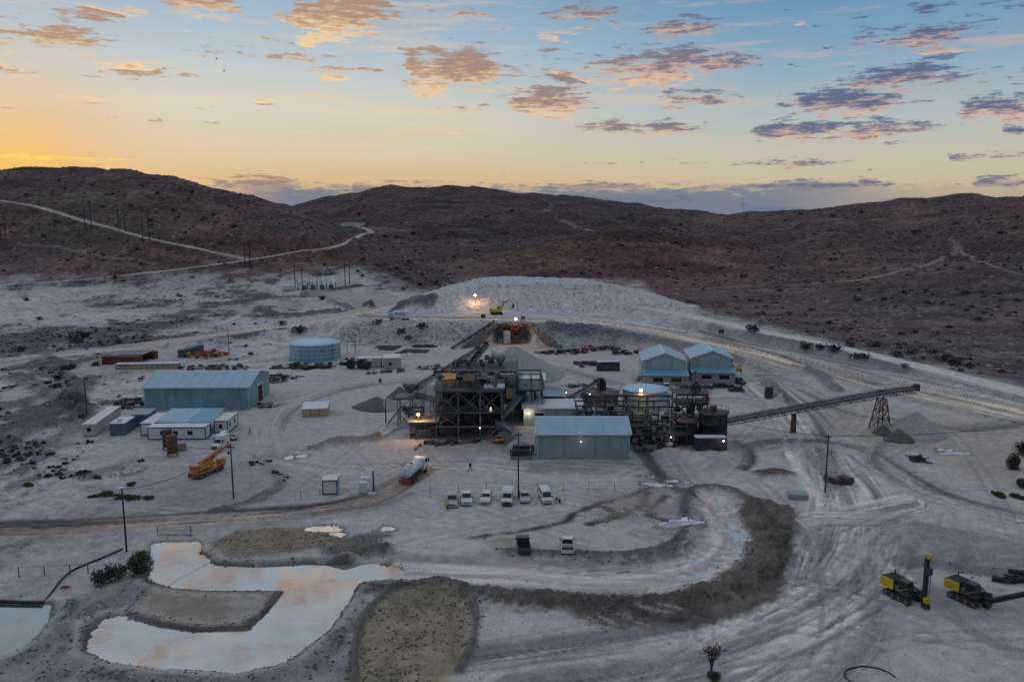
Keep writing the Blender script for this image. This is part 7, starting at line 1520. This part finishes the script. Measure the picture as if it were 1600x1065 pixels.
# ------------------------------------------------------------------ plants
def leaf_mesh(name, n, rx, rz_, size, seed, mat, stems=3, upright=.3, squash=.8):
    rr = random.Random(seed); m = MB(); lobes = [(rr.uniform(-.5, .5) * rx, rr.uniform(-.5, .5) * rx, rr.uniform(.3, .8) * rz_, rr.uniform(.35, .6)) for _ in range(7)]
    for i in range(n):
        L = rr.choice(lobes); d = Vector((rr.gauss(0, 1), rr.gauss(0, 1), rr.gauss(0, 1))).normalized() * (rr.random() ** .4) * L[3]
        c = Vector((L[0] + d.x * rx, L[1] + d.y * rx, max(.03, L[2] + d.z * rz_ * squash))); a = Vector((rr.gauss(0, 1), rr.gauss(0, 1), rr.gauss(0, 1) + upright)).normalized(); b = a.cross(Vector((rr.gauss(0, 1), rr.gauss(0, 1), rr.gauss(0, 1)))).normalized(); s = size * rr.uniform(.6, 1.4)
        m.add([c - a * s, c + b * s * .55, c + a * s, c - b * s * .45], [(0, 1, 2, 3)])
    for i in range(stems): L = lobes[i]; m.tube((0, 0, -.1), (L[0], L[1], L[2]), .05, .02, 4, False)
    me = bpy.data.meshes.new(name); me.from_pydata(m.v, [], m.f); me.update(); me.materials.append(mat); return me
SH = [leaf_mesh('shrub', 90, 1.0, 1.0, .20, s, MT[('leafdark', 'leafdark', 'leafgrey', 'leafolive', 'leafgrey')[s % 5]]) for s in range(10)]
def shrub(u, v, size, kind, label, group, flat_=.75):
    x, y, z = at(u, v); k = [i for i in range(10) if (i % 5 in (0, 1)) == (kind == 'd') and (kind != 'o' or i % 5 == 3) and (kind != 'p' or i % 5 in (2, 4))] or [3, 8]
    o = bpy.data.objects.new('shrub', SH[rp.choice(k)]); COL.objects.link(o); o.location = (x, y, z - .1); o.scale = (size, size, size * flat_); o.rotation_euler = (0, 0, rp.uniform(0, 6.28)); return tag(o, label, 'shrub', group)
def shrubs(spots, where, group, scale=1.0, flat_=.75):
    """each shrub is told apart by its tone and its order from the left"""
    for kind, tone in (('d', 'dark'), ('p', 'pale grey'), ('o', 'olive')):
        row = sorted(s for s in spots if s[3] == kind)
        for i, (u, v, s, k) in enumerate(row):
            side, j = ('left', i) if i < (len(row) + 1) // 2 else ('right', len(row) - 1 - i)
            lb = f'{tone} shrub {where}, {ORD[j]} {tone} one from the {side}' if len(row) > 1 else f'single {tone} shrub {where}'
            shrub(u, v, s * scale, k, lb, group, flat_)
gl = 'shrubs along the pale road at the hill foot'
shrubs(((1262, 545, 3.4, 'o'), (1280, 546, 2.6, 'd'), (1303, 550, 3.2, 'd'), (1328, 541, 2.8, 'd'), (1366, 541, 2.8, 'd'), (1338, 560, 2.6, 'd'), (1350, 561, 2.4, 'd'), (1402, 557, 2.4, 'd'), (1424, 553, 2.0, 'd'), (1472, 563, 3.0, 'd'), (1497, 570, 4.0, 'o'), (1443, 561, 1.4, 'd'), (1515, 575, 1.8, 'd'), (1414, 573, 1.6, 'd'), (1172, 519, 4.0, 'd'), (1428, 520, 1.8, 'd')), 'by the pale hill-foot road', gl, 1.0, 0.75)
shrubs(((30, 551, 3.0, 'd'), (127, 535, 5.2, 'd'), (185, 537, 2.6, 'd'), (470, 521, 4.2, 'd'), (60, 500, 2.2, 'd'), (40, 470, 2.4, 'd'), (88, 592, 1.8, 'd'), (90, 592, 2.0, 'd'), (640, 530, 2.0, 'o'), (150, 571, 2.0, 'd'), (440, 508, 2.6, 'd'), (505, 468, 3.0, 'd'), (660, 512, 3.0, 'd'), (590, 505, 2.4, 'd'), (625, 520, 2.6, 'd')), 'on the pale western ground', 'shrubs on the pale western ground', 1.0, 0.75)
shrubs(((205, 321, 6, 'p'), (102, 296, 6, 'p'), (144, 290, 5, 'p'), (88, 347, 6, 'p'), (68, 369, 6, 'p'), (206, 393, 5, 'p'), (112, 335, 5, 'p'), (345, 380, 5, 'p'), (360, 438, 5, 'p'), (300, 434, 4, 'p'), (335, 386, 5, 'p'), (160, 323, 4, 'p'), (235, 345, 5, 'd'), (320, 343, 6, 'd'), (245, 303, 5, 'd'), (365, 355, 6, 'd'), (175, 304, 4, 'd'), (40, 305, 4, 'd'), (270, 330, 5, 'd'), (300, 300, 5, 'd'), (212, 390, 4, 'd'), (340, 465, 3, 'd'), (280, 463, 4, 'd'), (200, 261, 3, 'd'), (212, 261, 3, 'd'), (176, 259, 3, 'd'), (220, 263, 3, 'd')), 'on the left hill', 'shrubs on the left hill', .62, .6)
shrubs(((645, 365, 8, 'p'), (746, 392, 9, 'p'), (655, 445, 5, 'd'), (635, 436, 4, 'd'), (680, 443, 6, 'd'), (630, 428, 4, 'd'), (560, 425, 4, 'd'), (618, 420, 5, 'd'), (700, 430, 4, 'd'), (720, 420, 5, 'd'), (590, 415, 4, 'd'), (660, 430, 4, 'd'), (690, 425, 4, 'd'), (640, 410, 5, 'd'), (565, 432, 4, 'd'), (708, 402, 5, 'd'), (600, 370, 6, 'd'), (620, 372, 7, 'd'), (760, 340, 8, 'd'), (800, 330, 7, 'd'), (560, 335, 7, 'd'), (740, 380, 6, 'p')), 'in the valley', 'shrubs in the valley', .6, .6)
shrubs(((1050, 420, 5, 'p'), (1063, 351, 8, 'p'), (1160, 433, 5, 'd'), (1075, 474, 4, 'd'), (1125, 420, 4, 'd'), (1055, 360, 7, 'd'), (970, 385, 5, 'd'), (910, 428, 4, 'd'), (880, 425, 5, 'd'), (1272, 405, 5, 'p'), (1302, 406, 6, 'p'), (1390, 365, 8, 'p'), (1465, 422, 5, 'p'), (1500, 420, 7, 'p'), (1535, 457, 5, 'p'), (1510, 458, 5, 'o'), (1340, 470, 5, 'd'), (1450, 475, 5, 'd'), (1295, 505, 4, 'd'), (1565, 365, 8, 'o'), (1475, 332, 9, 'p'), (1495, 350, 9, 'p'), (1300, 338, 9, 'p'), (1345, 333, 8, 'd'), (1430, 365, 8, 'd'), (1235, 492, 4, 'd'), (1205, 420, 5, 'd'), (1410, 458, 5, 'd'), (1445, 455, 4, 'd'), (1590, 340, 9, 'p'), (1585, 357, 8, 'p'), (1110, 314, 8, 'd') , (1250, 335, 8, 'p'), (1530, 500, 4, 'd'), (1590, 470, 4, 'd'), (1480, 535, 3, 'd'), (1140, 395, 5, 'p'), (1220, 455, 4, 'd')), 'on the right hill', 'shrubs on the right hill', .6, .6)
# lush clumps
def bush(label, u, v, rx, h, n, mat, seed, size=.22, name='bush', dz=0, up=1.2):
    x, y, z = at(u, v); t = thing(name, label, 'bush', (x, y, z + dz)); me = leaf_mesh('foliage', n, rx, h, size, seed, mat, 0, up, .9); o = bpy.data.objects.new('foliage', me); COL.objects.link(o); o.parent = t
    m = MB(); rr = random.Random(seed)
    for i in range(6): a = rr.uniform(0, 6.28); m.tube((0, 0, -.2), (math.cos(a) * rx * .5, math.sin(a) * rx * .5, h * .7), .06, .02, 5)
    m.build('stem', MT['bark'], t); return t
bush('dense dark reed bush on the bank, nearest the pond water', 228, 893, 2.2, 2.6, 1300, MT['leafolive'], 1, .17); bush('dense dark reed bush in the middle of the bank clump', 208, 900, 1.9, 2.2, 1000, MT['leafolive'], 2, .17); bush('loose reed bush at the left end of the bank clump', 160, 911, 1.8, 1.8, 700, MT['leafdark'], 3, .16); bush('reed bush second from the left in the bank clump', 183, 905, 1.6, 1.9, 750, MT['leafolive'], 4, .16)
bush('lone leafy bush at the right edge beside the pale mounds', 1582, 731, 1.5, 2.4, 1400, MT['leafdark'], 5, .2); bush('low dark bush at the right edge of the yard', 1602, 763, 1.5, 1.6, 900, MT['leafolive'], 6, .2); bush('dark leafy bush beyond the pale mounds at the right edge', 1604, 712, 2.6, 2.6, 1500, MT['leafdark'], 61, .22); bush('grey thorn bush west of the thin pole', 118, 628, 3.4, 2.4, 700, MT['leafgrey'], 62, .22)
def weeds(label, pts, seed):
    for i, (u, v, rx) in enumerate(pts):
        x, y, z = at(u, v); o = bpy.data.objects.new('weed_patch', leaf_mesh('weed_patch', 700, rx * .9, .4, .15, seed + i, MT['leafgreen'], 0, 1.5, .5)); COL.objects.link(o); o.location = (x, y, z - .05); tag(o, f'{label}, {ORD[i]} one from the left', 'weeds', label)
weeds('green weed patch on the western ground', ((45, 758, 1.2), (78, 710, 1.2), (128, 650, 1.2), (150, 776, 1.9), (170, 774, 2.2), (190, 777, 2.0), (205, 757, 1.2), (212, 779, 2.0), (232, 778, 1.4)), 70); weeds('green weed patch near the right edge', ((1556, 771, 1.6), (1563, 776, 1.1), (1585, 776, 1.6), (1598, 779, 1.2)), 90)
# the bare tree in front
def bare_tree(label, u, v, h, seed):
    x, y, z = at(u, v); t = thing('bare_tree', label, 'tree', (x, y, z)); rr = random.Random(seed); m = MB(); tw = MB(); tips = []
    def grow(p, d, l, r, k):
        q = p + d * l; (m if k < 3 else tw).tube(p, q, r, r * .68, 6 if k < 2 else 4, False)
        if k >= 5: tips.append(q); return
        for i in range(4 if k == 0 else 3 if k < 3 else 2):
            nd = (d + Vector((rr.gauss(0, .55), rr.gauss(0, .55), rr.gauss(.12, .3)))).normalized(); grow(q, nd, l * rr.uniform(.62, .9), r * .7, k + 1)
    grow(Vector((0, 0, -.2)), Vector((.05, 0, 1)), h * .27, .14, 0); m.build('trunk', MT['bark'], t); tw.build('crown', MT['bark'], t)
    lf = MB()
    for q in tips:
        for j in range(1): c = q + Vector((rr.gauss(0, .16), rr.gauss(0, .16), rr.gauss(0, .16))); a = Vector((rr.gauss(0, 1), rr.gauss(0, 1), rr.gauss(0, 1))).normalized() * .07; b = a.cross(Vector((rr.random(), rr.random(), rr.random()))) * .9; lf.add([c - a, c + b, c + a, c - b], [(0, 1, 2, 3)])
    lf.build('foliage', MT['leafdark'], t); return t
bare_tree('thin nearly bare tree standing alone at the bottom of the pale floor', 1110, 1058, 4.2, 4); bush('dark green bush at the foot of the bare tree', 1118, 1060, 1.0, .8, 700, MT['leafolive'], 8, .12)

# ------------------------------------------------------------------ uncountable cover: scrub, stones, rubble
def scatter(name, label, n, pick, size, mat, seed, kind='scrub', squash=.7):
    """thousands of small faceted lumps or leaf tufts in one mesh"""
    g = np.random.RandomState(seed); P = pick(g, n)
    zz = np.array([gz(x, y) for x, y in P]); n = len(P); s = (size[0] + (size[1] - size[0]) * g.rand(n) ** 3)
    if kind == 'rock':
        base = np.array([(1, 0, 0), (-.2, .95, 0), (-.9, -.2, 0), (.1, -1, 0), (.35, .3, .75), (-.35, -.1, .7)]); tri = np.array([(0, 1, 4), (1, 2, 5), (1, 5, 4), (2, 3, 5), (3, 0, 4), (3, 4, 5)])
    else:
        base = np.array([(1, .1, .15), (.1, .9, .6), (-1, .2, .1), (-.2, -.9, .15), (.5, -.4, .9), (-.4, .4, 1.0), (0, 0, .45), (.6, .7, .25), (-.7, -.6, .5)]); tri = np.array([(0, 1, 6), (1, 2, 6), (2, 3, 6), (3, 0, 4), (0, 4, 6), (2, 5, 6), (7, 5, 6), (8, 4, 6), (8, 5, 3)])
    k = len(base); V = base[None] * (1 + (g.rand(n, k, 3) - .5) * .7); a = g.rand(n) * 6.283; c, d = np.cos(a)[:, None], np.sin(a)[:, None]
    X = (V[:, :, 0] * c - V[:, :, 1] * d) * s[:, None] + P[:, 0:1]; Y = (V[:, :, 0] * d + V[:, :, 1] * c) * s[:, None] + P[:, 1:2]; Z = V[:, :, 2] * s[:, None] * squash + zz[:, None] - .08 * s[:, None]
    F = (tri[None] + (np.arange(n) * k)[:, None, None]).reshape(-1, 3)
    me = bpy.data.meshes.new(name); me.vertices.add(n * k); me.vertices.foreach_set('co', np.stack([X, Y, Z], -1).astype(np.float32).ravel()); me.loops.add(F.size); me.polygons.add(len(F)); me.loops.foreach_set('vertex_index', F.ravel().astype(np.int32)); me.polygons.foreach_set('loop_start', (np.arange(len(F)) * 3).astype(np.int32)); me.update(calc_edges=True); me.materials.append(mat)
    o = bpy.data.objects.new(name, me); COL.objects.link(o); o['kind'] = 'stuff'; o['label'] = label; return o
def in_class(cls, ymin, ymax, power=1.0, extra=None):
    def f(g, n):
        m = (CLS == cls) & (Yf > ymin) & (Yf < ymax) & (np.abs(Xf / Yf) < .72)
        if extra is not None: m &= extra
        idx = np.nonzero(m)[0]; w = (Yf[idx] ** power); w = w / w.sum(); q = g.choice(idx, n, p=w); return np.stack([Xf[q] + g.randn(n) * .6, Yf[q] + g.randn(n) * .8], 1)
    return f
dense = fbm(Xf, Yf, 40, 3, .55, 50) + (fbm(Xf, Yf, 7, 2, .5, 51) - .5) * 1.3 > .57
scatter('scrub', 'dark low scrub scattered over the brown hills', 9000, in_class(1, 230, 1250, 1.0, dense), (.3, 1.7), MT['scrub'], 1); scatter('scrub', 'grey-green low scrub scattered over the brown hills', 5000, in_class(1, 230, 1250, 1.0), (.25, 1.7), MT['leafgrey'], 2)
scatter('stones', 'loose brown stones strewn over the hills', 9000, in_class(1, 230, 1100, .4), (.3, 1.5), MT['hillstone'], 3, 'rock'); scatter('rubble', 'pale broken rock covering the ore stockpile', 7000, in_class(3, 320, 420, 0), (.12, .6), MT['stone'], 4, 'rock')
bankm = (Yf > 284) & (Yf < 306) & (Xf > -70) & (Xf < 60) & (Zf > .6)
scatter('rubble', 'pale rubble on the embankment below the tip', 3000, in_class(0, 284, 330, 0, bankm), (.15, .8), MT['stone'], 5, 'rock')
west = (Xf < -40) & (Yf > 140) & (Yf < 420); scatter('rubble', 'broken rock and clods strewn over the western ground', 6000, in_class(0, 140, 420, .2, west & (dk > .35) & (VC.mean(1) < .26)), (.1, .6), MT['gabion'], 6, 'rock'); scatter('scrub', 'dry scrub on the western ground', 1800, in_class(0, 140, 430, .3, west & dense & (VC.mean(1) < .33)), (.2, 1.0), MT['scrub'], 7)
near = (VC.mean(1) < .24) & (Yf < 150); scatter('rubble', 'clods and stones along the muddy banks', 9000, in_class(0, 60, 150, 0, near), (.05, .30), MT['clod'], 8, 'rock'); scatter('stones', 'small stones scattered over the pale floor', 9000, in_class(0, 60, 240, -.4, VC.mean(1) > .33), (.05, .24), MT['gravelpale'], 9, 'rock')
